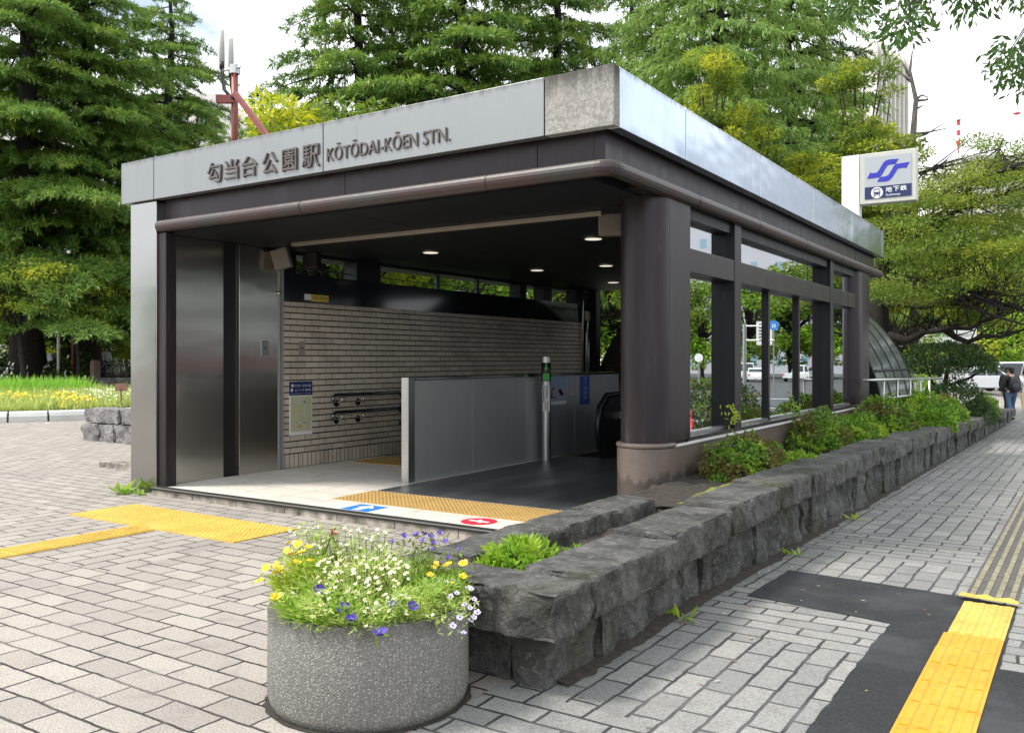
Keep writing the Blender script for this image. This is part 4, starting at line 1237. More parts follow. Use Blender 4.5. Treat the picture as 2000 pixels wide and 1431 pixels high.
def flower_me(name, n, r, wid, cup, pm, em, er):
    mb = MB()
    for k in range(n):
        a = 2 * math.pi * k / n; ca, sa = math.cos(a), math.sin(a)
        pts = []
        for (q, w) in ((0.12, 0.25), (0.55, 0.9), (0.85, 1.0), (1.0, 0.45)):
            for sgn in (-1, 1):
                x, yy = q * r, sgn * w * wid * r * 0.5
                pts.append((x * ca - yy * sa, x * sa + yy * ca, cup * r * q * q + 0.002 * (k % 2)))
        mb.add(pts, [(0, 2, 3, 1), (2, 4, 5, 3), (4, 6, 7, 5)], 0)
    mb.ball((0, 0, er * 0.4), (er, er, er * 0.7), 8, 5, 1)
    return mb
def plant(name, label, cat, c, rad, nleaf, mat, lw, blossoms, fl, seed, lift=0.05, hmax=0.17, group='flowers in the concrete tub', out=0.35):
    """a flowering plant: fine foliage, stems, blossoms"""
    g = np.random.default_rng(seed)
    base = Vector((c[0], c[1], 0.40))
    T = thing(name, label, cat, base, group)
    a = g.uniform(0, 2 * np.pi, nleaf); r = rad * np.sqrt(g.uniform(0, 1, nleaf))
    X = c[0] + r * np.cos(a); Y = c[1] + r * np.sin(a)
    # keep roots inside the tub
    dx, dy = X - PC.x, Y - PC.y; d = np.hypot(dx, dy); k = np.where(d > 0.415, 0.415 / np.maximum(d, 1e-6), 1)
    X = PC.x + dx * k; Y = PC.y + dy * k
    H = np.array([dome(x, y, hmax) for x, y in zip(X, Y)])
    lump_ = np.array([0.78 + 0.75 * noise.noise(Vector((x * 9, y * 9, seed * .37))) for x, y in zip(X, Y)])
    Z = 0.40 + (H - 0.40) * lump_ * g.uniform(0.15, 1.0, nleaf)
    od = np.stack([(X - PC.x) / 0.45, (Y - PC.y) / 0.45, np.zeros(nleaf)], 1)
    D = od * (0.35 + out) + g.normal(0, 0.85, (nleaf, 3)); D[:, 2] = np.abs(D[:, 2]) * 0.7 + 0.12
    V, F = leaves(np.stack([X, Y, Z], 1), D, g.normal(0, 1, (nleaf, 3)), g.uniform(0.03, 0.085, nleaf), g.uniform(lw * .6, lw * 1.3, nleaf))
    np_obj('foliage', V, F, mat, T)
    st = MB(); first = None; lv = []
    n, rr, wid, cup, pm, em, er = fl
    for i in range(len(blossoms)):
        p = Vector(blossoms[i][:3])
        b0 = Vector((PC.x + (p.x - PC.x) * 0.80, PC.y + (p.y - PC.y) * 0.80, 0.41))
        if (b0 - Vector((PC.x, PC.y, 0.41))).length > 0.40:
            b0 = Vector((PC.x, PC.y, 0.41)) + (b0 - Vector((PC.x, PC.y, 0.41))).normalized() * 0.40
        if math.hypot(p.x - PC.x, p.y - PC.y) > 0.47:
            mid = Vector((PC.x, PC.y, 0.46)) + (p - PC) .normalized() * 0.44
            mid.z = max(0.462, p.z + 0.02)
        else: mid = (b0 + p) / 2 + Vector((0, 0, 0.03))
        st.tube([b0, mid, p], [0.0018, 0.0014, 0.0010], 4, cap=False)
        if math.hypot(p.x - PC.x, p.y - PC.y) > 0.40 or p.z > 0.62:
            kk = 26 if p.z < 0.62 else 12; ff = g.uniform(0, 1, kk)[:, None]
            lv.append((np.array(mid) * (1 - ff) + np.array(p) * ff + g.normal(0, 0.018, (kk, 3)), g.normal(0, 1, (kk, 3))))
        if first is None:
            first = flower_me(name, *fl[:4], pm, em, er).build('blossom', [M[pm], M[em]], T, local=True); o = first
        else:
            o = first.copy(); COL.objects.link(o); o.parent = T
        o.location = p - base
        nd = Vector((g.normal(0, 0.35) + 0.25 * (p.x - PC.x) / .45, g.normal(0, 0.35) - 0.45, 1.0 if len(blossoms[i]) < 4 else blossoms[i][3])).normalized()
        o.rotation_euler = nd.to_track_quat('Z', 'Y').to_euler()
        s_ = g.uniform(0.8, 1.15); o.scale = (s_, s_, s_)
    if blossoms: st.build('stems', M['mid_leaf'], T)
    if lv:
        P_ = np.concatenate([q_[0] for q_ in lv]); D_ = np.concatenate([q_[1] for q_ in lv])
        V, F = leaves(P_, D_, g.normal(0, 1, (len(P_), 3)), g.uniform(0.02, 0.045, len(P_)), lw * 1.2)
        np_obj('trailing_leaves', V, F, mat, T)
    return T
def scatter(u0, u1, v0, v1, n, d0, d1, seed):
    g = np.random.default_rng(seed); out = []
    for _ in range(n):
        u, v = g.uniform(u0, u1), g.uniform(v0, v1)
        f = (v - 1035) / 180.0
        dd = d1 + (d0 - d1) * min(1, max(0, f)) + g.normal(0, 0.02)
        out.append(tuple(at(u, v, dd)))
    return out
def at_list(L, d0=3.60, d1=4.36):
    return [tuple(at(u, v, d1 + (d0 - d1) * min(1, max(0, (v - 1035) / 180.0)))) for u, v in L]
plant('daisy_plant', 'fine leaved white daisies spilling over the front of the concrete tub', 'flower', (PC.x + 0.08, PC.y - 0.20), 0.34, 3600, M['flower_green'], 0.0055,
      scatter(620, 800, 1085, 1200, 210, 3.60, 4.30, 1) + at_list([(555, 1175), (548, 1160), (572, 1158), (612, 1205), (610, 1190), (715, 1222), (845, 1200)]), (9, 0.0098, 0.30, 0.1, 'petal_white', 'flower_eye', 0.0036), 31)
plant('daisy_plant', 'airy white flowers at the back of the concrete tub', 'flower', (PC.x - 0.12, PC.y + 0.18), 0.34, 3000, M['flower_green'], 0.0048,
      scatter(565, 760, 1028, 1085, 99, 3.9, 4.36, 2), (6, 0.0095, 0.45, 0.2, 'petal_white', 'flower_eye', 0.003), 32, hmax=0.21)
plant('tickseed_plant', 'bright yellow flowers at the left edge of the concrete tub', 'flower', (PC.x - 0.36, PC.y - 0.10), 0.17, 1500, M['fresh_leaf'], 0.008,
      at_list([(520, 1109), (508, 1134), (540, 1103), (546, 1110), (553, 1118), (537, 1120), (556, 1120), (565, 1060), (563, 1078), (560, 1075), (582, 1063), (579, 1098), (568, 1084), (602, 1068), (605, 1095), (589, 1078), (566, 1104), (538, 1165)]), (8, 0.022, 0.62, 0.25, 'petal_yellow', 'petal_yellow', 0.006), 33, hmax=0.24)
plant('viola_plant', 'upright dark purple violas at the back right of the concrete tub', 'flower', (PC.x + 0.22, PC.y + 0.22), 0.16, 1100, M['mid_leaf'], 0.009,
      at_list([(789, 1046), (812, 1044), (815, 1045), (826, 1055), (828, 1043), (842, 1047), (859, 1041), (847, 1060), (871, 1058), (845, 1073), (898, 1071), (862, 1100), (876, 1089), (766, 1058)]), (5, 0.016, 0.8, 0.5, 'petal_purple', 'petal_purple', 0.004), 34, hmax=0.25)
plant('petunia_plant', 'large purple trumpet flowers hanging over the front of the concrete tub', 'flower', (PC.x + 0.02, PC.y - 0.36), 0.18, 600, M['fresh_leaf'], 0.010,
      at_list([(769, 1184), (805, 1186), (672, 1190), (743, 1240), (624, 1153), (686, 1210)], 3.56, 4.4), (6, 0.028, 0.95, 0.65, 'petal_purple', 'print_dark', 0.006), 35)
plant('viola_plant', 'pale lilac violas trailing over the right side of the concrete tub', 'flower', (PC.x + 0.36, PC.y - 0.02), 0.17, 1500, M['flower_green'], 0.006,
      at_list([(860, 1135), (872, 1137), (885, 1133), (846, 1147), (880, 1165), (892, 1158), (914, 1148), (920, 1150), (926, 1170), (930, 1180), (918, 1187), (932, 1196), (917, 1212), (884, 1222), (925, 1205), (905, 1236), (898, 1205), (908, 1180)]), (5, 0.014, 0.85, 0.3, 'petal_lilac', 'petal_purple', 0.004), 36, hmax=0.19)
plant('pansy_plant', 'yellow pansies at the right edge of the concrete tub', 'flower', (PC.x + 0.34, PC.y + 0.10), 0.13, 700, M['fresh_leaf'], 0.010,
      at_list([(851, 1103), (874, 1102), (905, 1100), (840, 1122), (904, 1125), (881, 1141)]), (5, 0.021, 0.95, 0.2, 'petal_yellow', 'petal_yellow', 0.005), 37, hmax=0.20)
plant('snapdragon_plant', 'single dark red flower at the back of the concrete tub', 'flower', (PC.x - 0.15, PC.y + 0.36), 0.05, 120, M['flower_green'], 0.008,
      at_list([(651, 1036), (655, 1043), (648, 1046)]), (5, 0.018, 0.9, 0.6, 'petal_red', 'petal_red', 0.006), 38, hmax=0.2)

# ------------------------------------------------------------------ shrubs
def lumpy(n, g, c, rx, ry, rz, seed, shell=0.35, lump=0.25):
    """points near the surface of an uneven mound, with outward directions"""
    d = unit(g.normal(0, 1, (n, 3))); d[:, 2] = np.abs(d[:, 2]) * 0.95 - 0.05
    d = unit(d)
    s = 1 + lump * np.array([noise.noise(Vector(q) * 2.3 + Vector((seed, seed * 2, 0))) + 0.6 * noise.noise(Vector(q) * 5 + Vector((seed, 0, seed))) for q in d])
    rr = (1 - shell * g.uniform(0, 1, n) ** 2) * s
    P = d * rr[:, None] * np.array([rx, ry, rz]) + np.array(c)
    return P, d
def shrub(name, label, cat, c, r, n, mats, L=0.045, W=0.02, seed=0, group=None, whorl=5, lump=0.2, stems=6, shell=0.35, flowers=0, fmat=None):
    g = np.random.default_rng(seed + 500)
    T = thing(name, label, cat, (c[0], c[1], c[2]), group)
    n = int(n * 1.9)
    P, d = lumpy(n // whorl, g, c, *r, seed, shell, lump)
    k = len(P)
    PP = np.repeat(P, whorl, 0); dd = np.repeat(d, whorl, 0)
    D = dd * 0.7 + g.normal(0, 0.75, (k * whorl, 3)) + np.array([0, 0, 0.25])
    N = dd + g.normal(0, 0.5, (k * whorl, 3)) + np.array([0, 0, 0.6])
    V, F = leaves(PP, D, N, g.uniform(L * .7, L * 1.35, k * whorl), g.uniform(W * .8, W * 1.5, k * whorl))
    ml = mats if isinstance(mats, list) else [mats]
    mi = None
    if len(ml) > 1:
        sel = np.array([noise.noise(Vector(p) * 3.0 + Vector((seed, 0, 9))) for p in P]) + g.normal(0, 0.12, k)
        mi = np.repeat((sel > 0.18).astype(int), whorl)
    np_obj('foliage', V, F, ml, T, midx=mi)
    st = MB()
    for _ in range(stems):
        a = random.random() * 6.28; q = random.uniform(0.3, 0.8)
        p1 = Vector((c[0] + r[0] * q * math.cos(a), c[1] + r[1] * q * math.sin(a), c[2] + r[2] * random.uniform(0.5, 0.9)))
        b = Vector((c[0] + 0.006 * math.cos(a), c[1] + 0.006 * math.sin(a), c[2] - 0.08))
        st.tube([b, (b + p1) / 2 + Vector((0, 0, 0.05 * r[2])), p1], [0.012, 0.009, 0.005], 5)
    st.build('stems', M['bark'], T)
    if flowers:
        Pf, df = lumpy(flowers, g, c, r[0] * 1.03, r[1] * 1.03, r[2] * 1.03, seed, 0.05, lump)
        s = L * 0.9
        Vf = []; Ff = []
        for p, q in zip(Pf, df):
            b = len(Vf)
            for (x, y) in ((-s, -s), (s, -s), (s, s), (-s, s)):
                Vf.append(p + np.array([x, y * .3, y]) * 0.6)
            Ff.append((b, b + 1, b + 2, b + 3))
        np_obj('blossoms', np.array(Vf), np.array(Ff), M[fmat], T)
    return T
AZ = 'azalea bushes in the stone planter'
shrub('azalea_bush', 'small bright green leafy bush in the near corner of the stone planter', 'bush', (-2.60, 4.02, 0.385), (0.17, 0.32, 0.17), 900, [M['fresh_leaf']], 0.055, 0.017, 1, AZ, 6)
shrub('azalea_bush', 'tiny pale seedling beside the near corner bush on the planter soil', 'bush', (-2.46, 4.42, 0.40), (0.07, 0.09, 0.07), 60, [M['fresh_leaf']], 0.05, 0.012, 2, AZ, 5, stems=1)
shrub('azalea_bush', 'first dark green azalea against the granite plinth with one tall shoot', 'bush', (-2.78, 8.45, 0.40), (0.38, 0.75, 0.38), 5200, [M['azalea'], M['azalea_red']], 0.042, 0.019, 3, AZ)
shrub('azalea_bush', 'low fresh green azalea growth spreading onto the coping in front of the first bush', 'bush', (-2.52, 9.15, 0.42), (0.22, 0.38, 0.16), 900, [M['fresh_leaf']], 0.042, 0.02, 4, AZ)
shrub('azalea_bush', 'brown topped azalea at the middle of the side windows', 'bush', (-2.85, 11.35, 0.40), (0.36, 0.55, 0.50), 3400, [M['azalea'], M['azalea_red']], 0.042, 0.019, 5, AZ)
shrub('azalea_bush', 'bright green azalea between the brown topped one and the far column', 'bush', (-2.62, 12.55, 0.38), (0.38, 0.75, 0.40), 4200, [M['azalea'], M['fresh_leaf']], 0.045, 0.02, 6, AZ)
shrub('azalea_bush', 'tall azalea in front of the far column base', 'bush', (-2.72, 14.9, 0.36), (0.48, 0.75, 0.58), 5200, [M['azalea'], M['azalea_red']], 0.05, 0.022, 7, AZ)
shrub('azalea_bush', 'wide yellow green azalea below the steel railing', 'bush', (-2.55, 17.2, 0.28), (0.55, 0.95, 0.62), 6000, [M['azalea'], M['fresh_leaf']], 0.055, 0.025, 8, AZ)
shrub('azalea_bush', 'olive azalea at the foot of the dark clipped tree', 'bush', (-2.6, 19.8, 0.2), (0.60, 1.0, 0.62), 5000, [M['azalea'], M['azalea_red']], 0.06, 0.028, 9, AZ)
shrub('azalea_bush', 'small yellow green bush right of the dark clipped tree', 'bush', (-2.3, 26.3, 0.05), (0.35, 0.8, 0.55), 1500, [M['fresh_leaf']], 0.06, 0.03, 10, AZ)
# tall shoots of the first azalea
for (a, b, lab) in (((-2.96, 8.45, 0.60), (-2.98, 8.58, 1.0), 'single upright leafy shoot at the window corner'), ((-2.75, 9.9, 0.5), (-2.78, 10.05, 0.98), 'thin arching twig with a leaf tuft before the second window')):
    t = thing('leafy_shoot', lab, 'shoot', a, 'shoots in the stone planter')
    MB().tube([a, tuple((Vector(a) + Vector(b)) / 2 + Vector((0.02, 0.05, 0))), b], [0.006, 0.005, 0.003], 5).build('stem', M['bark'], t)
    g = np.random.default_rng(int(a[1] * 10))
    P = np.array(b) + g.normal(0, 1, (60, 3)) * np.array([0.05, 0.06, 0.07]); D = g.normal(0, 1, (60, 3)) + np.array([0, 0, 0.5])
    V, F = leaves(P, D, g.normal(0, 1, (60, 3)), g.uniform(0.035, 0.06, 60), 0.022)
    np_obj('foliage', V, F, M['fresh_leaf'], t)
# dark clipped tree in tiers
T = thing('clipped_tree', 'dark green cloud pruned tree with flat tiers at the end of the planter', 'tree', (-2.95, 24.0, 0.0))
MB().tube([(-2.95, 24.0, -0.1), (-3.0, 24.0, 0.7), (-2.9, 23.9, 1.3), (-2.85, 24.0, 1.7)], [0.07, 0.06, 0.05, 0.03], 7).tube([(-2.95, 24, 0.5), (-3.3, 24.2, 1.0), (-3.45, 24.2, 1.5)], [0.05, 0.04, 0.02], 6).tube([(-2.92, 23.95, 0.9), (-2.4, 23.7, 1.1), (-2.1, 23.6, 1.3)], [0.04, 0.03, 0.02], 6).build('trunk', M['bark'], T)
g = np.random.default_rng(77); VV = []; FF = []; b = 0
for (c, r, n) in (((-3.0, 24.0, 1.42), (1.05, 0.9, 0.55), 3600), ((-2.35, 23.5, 1.25), (0.6, 0.6, 0.38), 1500), ((-3.7, 24.3, 1.2), (0.55, 0.6, 0.42), 1300), ((-2.7, 23.4, 0.30), (0.75, 0.9, 0.75), 3000), ((-2.2, 23.2, 0.1), (0.45, 0.7, 0.45), 1200)):
    P, d = lumpy(n, g, c, *r, c[0], 0.3, 0.25)
    V, F = leaves(P, d + g.normal(0, .7, (n, 3)), d + g.normal(0, .5, (n, 3)), g.uniform(.05, .1, n), g.uniform(.03, .05, n))
    VV.append(V); FF.append(F + b); b += len(V)
np_obj('crown', np.concatenate(VV), np.concatenate(FF), M['dark_leaf'], T)

# steel railing beside the vault
t = thing('railing', 'low bent steel tube railing beside the glass vault', 'railing', (-2.75, 16.6, 0.3))
q = MB()
q.tube([(-2.95, 14.55, 1.215), (-2.72, 14.75, 1.225), (-2.68, 16.6, 1.20), (-2.62, 18.9, 1.17), (-2.55, 20.2, 1.15)], 0.024, 8)
q.tube([(-2.70, 14.85, 0.93), (-2.62, 18.9, 0.88)], 0.02, 8); q.build('rails', M['steel_plain'], t, smooth=True)
for y in (14.85, 15.9, 17.0, 18.0, 18.95):
    x = -2.71 + (y - 14.85) * 0.022 if y < 20 else -2.32
    MB().tube([(x, y, 0.2), (x, y, 1.2)], 0.018, 8).build('rail_post', M['steel_plain'], t, smooth=True)

# ------------------------------------------------------------------ subway sign on the roof edge
SG = thing('subway_sign', 'white projecting lightbox sign with blue double S emblem above the roof edge', 'sign', (-3.50, 16.5, 3.72))
auto_smooth(MB().prism([(-3.60 + (0.12 * math.cos(a)), 16.5 + 0.10 * math.sin(a)) for a in np.linspace(math.pi / 2, 3 * math.pi / 2, 12)] + [(-3.40, 16.40), (-3.40, 16.60)], 'z', 3.70, 5.165).build('post', M['white'], SG))
sx0, sx1, sz0, sz1 = -3.39, -2.47, 4.275, 5.165
MB().box(sx0, sx1, 16.40, 16.60, sz0, sz1).build('box_frame', M['cream_paint'], SG, bevel=0.012)
fx0, fx1, fz0, fz1 = sx0 + 0.085, sx1 - 0.075, sz0 + 0.085, sz1 - 0.075
MB().box(fx0, fx1, 16.392, 16.399, fz0, fz1).build('face', M['sign_white'], SG)
def fpt(x, y):
    s = (x - 510) / 910.0
    yt = 270 - 105 * s; yb = 1160 - 80 * s
    return (fx0 + s * (fx1 - fx0), fz1 - (y - yt) / (yb - yt) * (fz1 - fz0))
bt = 0.715
zb_ = fz1 - bt * (fz1 - fz0)
MB().box(fx0, fx1, 16.388, 16.3915, fz0, zb_).build('navy_band', M['navy'], SG)
S1 = [(555, 715), (625, 578), (648, 600), (735, 590), (775, 560), (830, 462), (880, 370), (930, 325), (1000, 305), (1172, 293), (1110, 405), (990, 416), (950, 440), (900, 530), (850, 625), (815, 680), (690, 703)]
S2 = [(755, 785), (810, 686), (930, 665), (975, 640), (1030, 545), (1080, 450), (1130, 405), (1385, 365), (1310, 500), (1280, 484), (1190, 495), (1150, 515), (1100, 605), (1050, 690), (990, 755), (920, 778)]
q = MB()
for S in (S1, S2):
    q.prism([fpt(*p) for p in S], 'y', 16.386, 16.391)
q.build('emblem', M['sign_blue'], SG)
q = MB(); cx, cz = fpt(752, 1018)
q.add([(cx + 0.098 * math.cos(a), 16.386, cz + 0.098 * math.sin(a)) for a in np.linspace(0, 2 * math.pi, 32, endpoint=False)], [list(range(32))])
for k, ch in enumerate('地下鉄'):
    text_on(q, ch, (cx + 0.145 + k * 0.118, 16.3865, cz - 0.005 + 0.002 * k), (1, 0, 0), (0, 0, 1), 0.10, 0.085, 0.001, bold=0.002)
text_on(q, 'Subway', (cx + 0.145, 16.3865, cz - 0.085), (1, 0, 0), (0, 0, 1), 0.24, 0.052, 0.001)
q.build('white_writing', M['white'], SG)
q = MB(); tw = 0.055
q.prism([(cx - tw, cz - 0.035), (cx + tw, cz - 0.035), (cx + tw, cz + 0.05), (cx + tw * .7, cz + 0.07), (cx - tw * .7, cz + 0.07), (cx - tw, cz + 0.05)], 'y', 16.3835, 16.3855)
q.prism([(cx - 0.06, cz - 0.075), (cx - 0.04, cz - 0.04), (cx - 0.025, cz - 0.04), (cx - 0.045, cz - 0.075)], 'y', 16.3835, 16.3855)
q.prism([(cx + 0.045, cz - 0.075), (cx + 0.025, cz - 0.04), (cx + 0.04, cz - 0.04), (cx + 0.06, cz - 0.075)], 'y', 16.3835, 16.3855)
q.build('train_symbol', M['navy'], SG)
q = MB().box(cx - 0.042, cx + 0.042, 16.381, 16.3832, cz + 0.012, cz + 0.05)
q.ball((cx - 0.035, 16.382, cz - 0.018), 0.008).ball((cx + 0.035, 16.382, cz - 0.018), 0.008); q.build('train_window', M['white'], SG)

# ------------------------------------------------------------------ antenna mast on the roof
AM = thing('antenna_mast', 'red oxide steel mast with two white rod antennas on the roof', 'antenna mast', (-9.16, 7.5, 3.72))
MB().tube([(-9.16, 7.5, 3.70), (-9.16, 7.5, 5.26)], 0.043, 14).build('mast', M['red_mast'], AM, smooth=True)
MB().obox((-9.23, 7.42, 4.87), (0.24, 0.07, 0.10), Matrix.Rotation(TH, 3, 'Z')).build('cross_arm', M['red_mast'], AM)
MB().obox(((-9.08 - 7.95) / 2, 7.44, (4.93 + 3.74) / 2), (math.hypot(1.13, 1.19), 0.06, 0.06), Matrix.Rotation(math.atan2(1.19, 1.13), 3, 'Y')).build('brace', M['red_mast'], AM)
MB().tube([(-9.16, 7.5, 5.20), (-9.16, 7.5, 5.31)], 0.066, 14).tube([(-9.36, 7.47, 5.27), (-9.05, 7.5, 5.27)], 0.018, 8).build('clamp', M['steel_plain'], AM)
for (x, y, z0, z1) in ((-9.36, 7.46, 5.37, 5.80), (-9.28, 7.54, 5.27, 5.70)):
    a = MB().tube([(x, y, z0 + 0.01), (x, y, z1 - 0.02), (x, y, z1)], [0.036, 0.028, 0.02], 12).build('antenna', M['cream_paint'], AM, smooth=True)
    c = MB()
    for k in (-0.018, 0.018):
        c.tube([(x + k, y, z0), (x + k + 0.01, y, z0 - 0.18), (x + k + 0.06, y - 0.01, z0 - 0.36), (-9.13 + k, y - 0.02, 4.86)], 0.013, 6)
    c.tube([(x, y, z0 + 0.02), (x, y, z0 - 0.08)], 0.034, 8); c.build('cable', M['black'], a, smooth=True)

# ------------------------------------------------------------------ weeds and leaf litter
for (x, y, n, s, lab) in ((-9.32, 6.05, 26, 0.16, 'leafy weed growing at the foot of the steel pier'), (-9.05, 6.08, 16, 0.09, 'flat weed beside the step at the steel pier'), (-2.02, 4.95, 14, 0.08, 'small weed at the foot of the planter wall near the sidewalk tiles'), (-2.02, 7.2, 12, 0.08, 'small weed at the foot of the planter wall by the asphalt'), (-2.0, 9.3, 12, 0.08, 'far weed at the foot of the planter wall')):
    g = np.random.default_rng(int(abs(x * 100)))
    t = thing('weed', lab, 'weed', (x, y, gz(x, y)), 'weeds in the paving joints')
    a = g.uniform(0, 6.28, n); D = np.stack([np.cos(a), np.sin(a), g.uniform(0.1, 1.1, n)], 1)
    P = np.tile(np.array([x, y, gz(x, y) + .005]), (n, 1)) + np.stack([g.uniform(-s, s, n), g.uniform(-s * .3, s * .3, n), np.zeros(n)], 1)
    V, F = leaves(P, D, np.tile([0, 0, 1.0], (n, 1)) + g.normal(0, .3, (n, 3)), g.uniform(s * .7, s * 1.5, n), s * 0.34)
    np_obj('foliage', V, F, M['fresh_leaf'], t)
n = 150
g = np.random.default_rng(5)
Pl = []
for _ in range(n):
    if g.uniform() < 0.6: yy = g.uniform(4.2, 16); xx = -2.02 + abs(g.normal(0, 0.28))
    else: yy = g.uniform(2.5, 12); xx = g.uniform(-9, -0.2) if g.uniform() < .5 else g.uniform(-2, 0)
    if -8.98 < xx < -2.35 and yy > 6.0: continue
    Pl.append((xx, yy, gz(xx, yy) + 0.012))
Pl = np.array(Pl); n = len(Pl)
D = np.stack([g.normal(0, 1, n), g.normal(0, 1, n), g.normal(0, 0.12, n)], 1)
V, F = leaves(Pl, D, np.tile([0, 0, 1.0], (n, 1)) + g.normal(0, .25, (n, 3)), g.uniform(.02, .045, n), g.uniform(.010, .018, n))
mi = g.integers(0, 3, n)
tag(np_obj('leaf_litter', V, F, [plain('fallen_leaf_tan', (0.36, 0.28, 0.12), 0.8), plain('fallen_leaf_pale', (0.55, 0.50, 0.38), 0.8), plain('fallen_leaf_rust', (0.26, 0.12, 0.05), 0.8)], None, midx=mi), 'scattered small fallen leaves on the paving', 'leaves', kind='stuff')
# ------------------------------------------------------------------ trees
def cedar(name, label, pos, H, R0, nb, seed, mat, h0=2.5, tr=0.6, rise=0.20, droop=0.34, dens=70, hang=0.30, LL=0.33, LW=0.06, group=None, mat2=None, hmax=None, spread=1.0):
    g = np.random.default_rng(seed)
    T = thing(name, label, 'tree', pos, group)
    tk = MB()
    zs = np.linspace(-0.3, H, 9)
    tk.tube([(0.15 * math.sin(z * .5 + seed), 0.15 * math.cos(z * .4), z) for z in zs], [tr * (1.25 if i == 0 else 1) * (1 - 0.93 * (max(z, 0) / H)) + 0.02 for i, z in enumerate(zs)], 10)
    Pb, Db, Nb, Lb = [], [], [], []
    for i in range(nb):
        f = (i + g.uniform(0, 1)) / nb
        h = h0 + (H - h0) * f ** 1.05
        if hmax and h > hmax: continue
        az = i * 2.39996 + g.uniform(-0.5, 0.5)
        L = R0 * (1 - f) ** 0.72 * g.uniform(0.62, 1.12) + 0.5
        d = np.array([math.cos(az), math.sin(az), 0.0]); pr = np.array([-d[1], d[0], 0.0])
        r_ = rise * g.uniform(0.3, 1.5); dr = droop * g.uniform(0.7, 1.3)
        def pt(t): return np.array([0, 0, h]) + d * L * t + np.array([0, 0, L * (r_ * t - dr * t * t)])
        tk.tube([tuple(pt(t)) for t in (0, 0.35, 0.7, 1.0)], [0.09 * L / 5 + 0.02, 0.06 * L / 5 + 0.015, 0.03, 0.01], 5)
        ns = max(4, int(L / 0.42 * spread))
        for k in range(ns):
            t = 0.07 + 0.93 * (k + g.uniform(0, 1)) / ns
            b0 = pt(t)
            for sg in (-1, 1):
                l = (0.40 * L * (1.08 - t) + 0.45) * g.uniform(0.6, 1.15)
                dd = pr * sg * g.uniform(0.65, 1.0) + d * g.uniform(0.4, 0.9); dd /= np.linalg.norm(dd)
                n = max(4, int(l * dens))
                s = g.uniform(0.05, 1, n)
                P = b0 + dd * (l * s)[:, None] + np.array([0, 0, 1.0]) * (0.05 * l * s - 0.26 * l * s * s * (1 + hang))[:, None]
                P += g.normal(0, 0.05, (n, 3)) * np.array([1, 1, 0.5])
                D = dd * 0.8 + g.normal(0, 0.5, (n, 3)) + np.array([0, 0, -hang])
                N = np.tile([0, 0, 1.0], (n, 1)) + g.normal(0, 0.45, (n, 3))
                Pb.append(P); Db.append(D); Nb.append(N); Lb.append(np.full(n, LL) * g.uniform(0.6, 1.25, n))
    P = np.concatenate(Pb); D = np.concatenate(Db); N = np.concatenate(Nb); L = np.concatenate(Lb)
    V, F = leaves(P, D, N, L, LW * g.uniform(0.7, 1.3, len(P)))
    tk.build('trunk', M['bark'], T, smooth=True, local=True)
    np_obj('crown', V, F, mat, T, local=True)
    return T

def broadleaf(name, label, cat, pos, H, crown, nclump, nleaf, mats, L, W, seed, tr=0.12, group=None, bark='bark', cl=(0.9, 0.45), flat=0.6, low=0.35, bare=0, lean=(0, 0)):
    """crown = (rx, ry, rz) ellipsoid whose top is at H"""
    g = np.random.default_rng(seed)
    T = thing(name, label, cat, pos, group)
    rx, ry, rz = crown; zc_ = H - rz
    tk = MB()
    top = H - rz * 0.5
    tp = [np.array([lean[0] * (z / H) + 0.12 * math.sin(z * 1.1 + seed), lean[1] * (z / H) + 0.12 * math.cos(z * .9 + seed), z]) for z in np.linspace(-0.2, top, 7)]
    tk.tube([tuple(p) for p in tp], list(np.linspace(tr, tr * 0.3, 7)), 8)
    PP, DD, NN, mi = [], [], [], []
    for i in range(nclump):
        d = unit(g.normal(0, 1, 3)); r = g.uniform(0.3, 1.0) ** 0.5
        c = np.array([lean[0] + d[0] * rx * r, lean[1] + d[1] * ry * r, zc_ + d[2] * rz * r])
        k = max(1, min(6, int((c[2] - 0.25 * H) / top * 6)))
        b0 = tp[max(3, k - 1)]
        mid = (b0 + c) / 2 + np.array([0, 0, 0.08 * H * g.uniform(-0.5, 1)])
        tk.tube([tuple(b0), tuple(mid), tuple(c)], [tr * 0.38, tr * 0.22, tr * 0.07], 5)
        s = g.uniform(0.6, 1.2)
        n = int(nleaf / nclump * s * s)
        q = unit(g.normal(0, 1, (n, 3)))
        rr = (0.35 + 0.65 * g.uniform(0, 1, n) ** 0.6)[:, None]
        P = c + q * rr * np.array([cl[0], cl[0], cl[1]]) * s
        D = q * np.array([1, 1, 0.3]) + g.normal(0, 0.6, (n, 3)) + np.array([0, 0, -0.1])
        N = np.tile([0, 0, 1.0], (n, 1)) * flat + q * 0.5 + g.normal(0, 0.4, (n, 3))
        PP.append(P); DD.append(D); NN.append(N); mi.append(np.full(n, 1 if (len(mats) > 1 and g.uniform() < 0.4 + 0.4 * d[2]) else 0))
    for i in range(bare):
        k = g.integers(2, 6); a = g.uniform(0, 6.28); l = g.uniform(0.5, 1.1) * rx * 1.3
        e = tp[k] + np.array([math.cos(a) * l, math.sin(a) * l, l * g.uniform(0.1, 0.7)])
        m_ = (tp[k] + e) / 2 + g.normal(0, 0.12 * l, 3)
        tk.tube([tuple(tp[k]), tuple(m_), tuple(e)], [tr * .3, tr * .2, tr * .06], 5)
    P = np.concatenate(PP); n = len(P)
    V, F = leaves(P, np.concatenate(DD), np.concatenate(NN), L * g.uniform(.65, 1.3, n), W * g.uniform(.65, 1.3, n))
    tk.build('trunk', M[bark], T, smooth=True, local=True)
    np_obj('crown', V, F, mats, T, midx=np.concatenate(mi) if len(mats) > 1 else None, local=True)
    return T

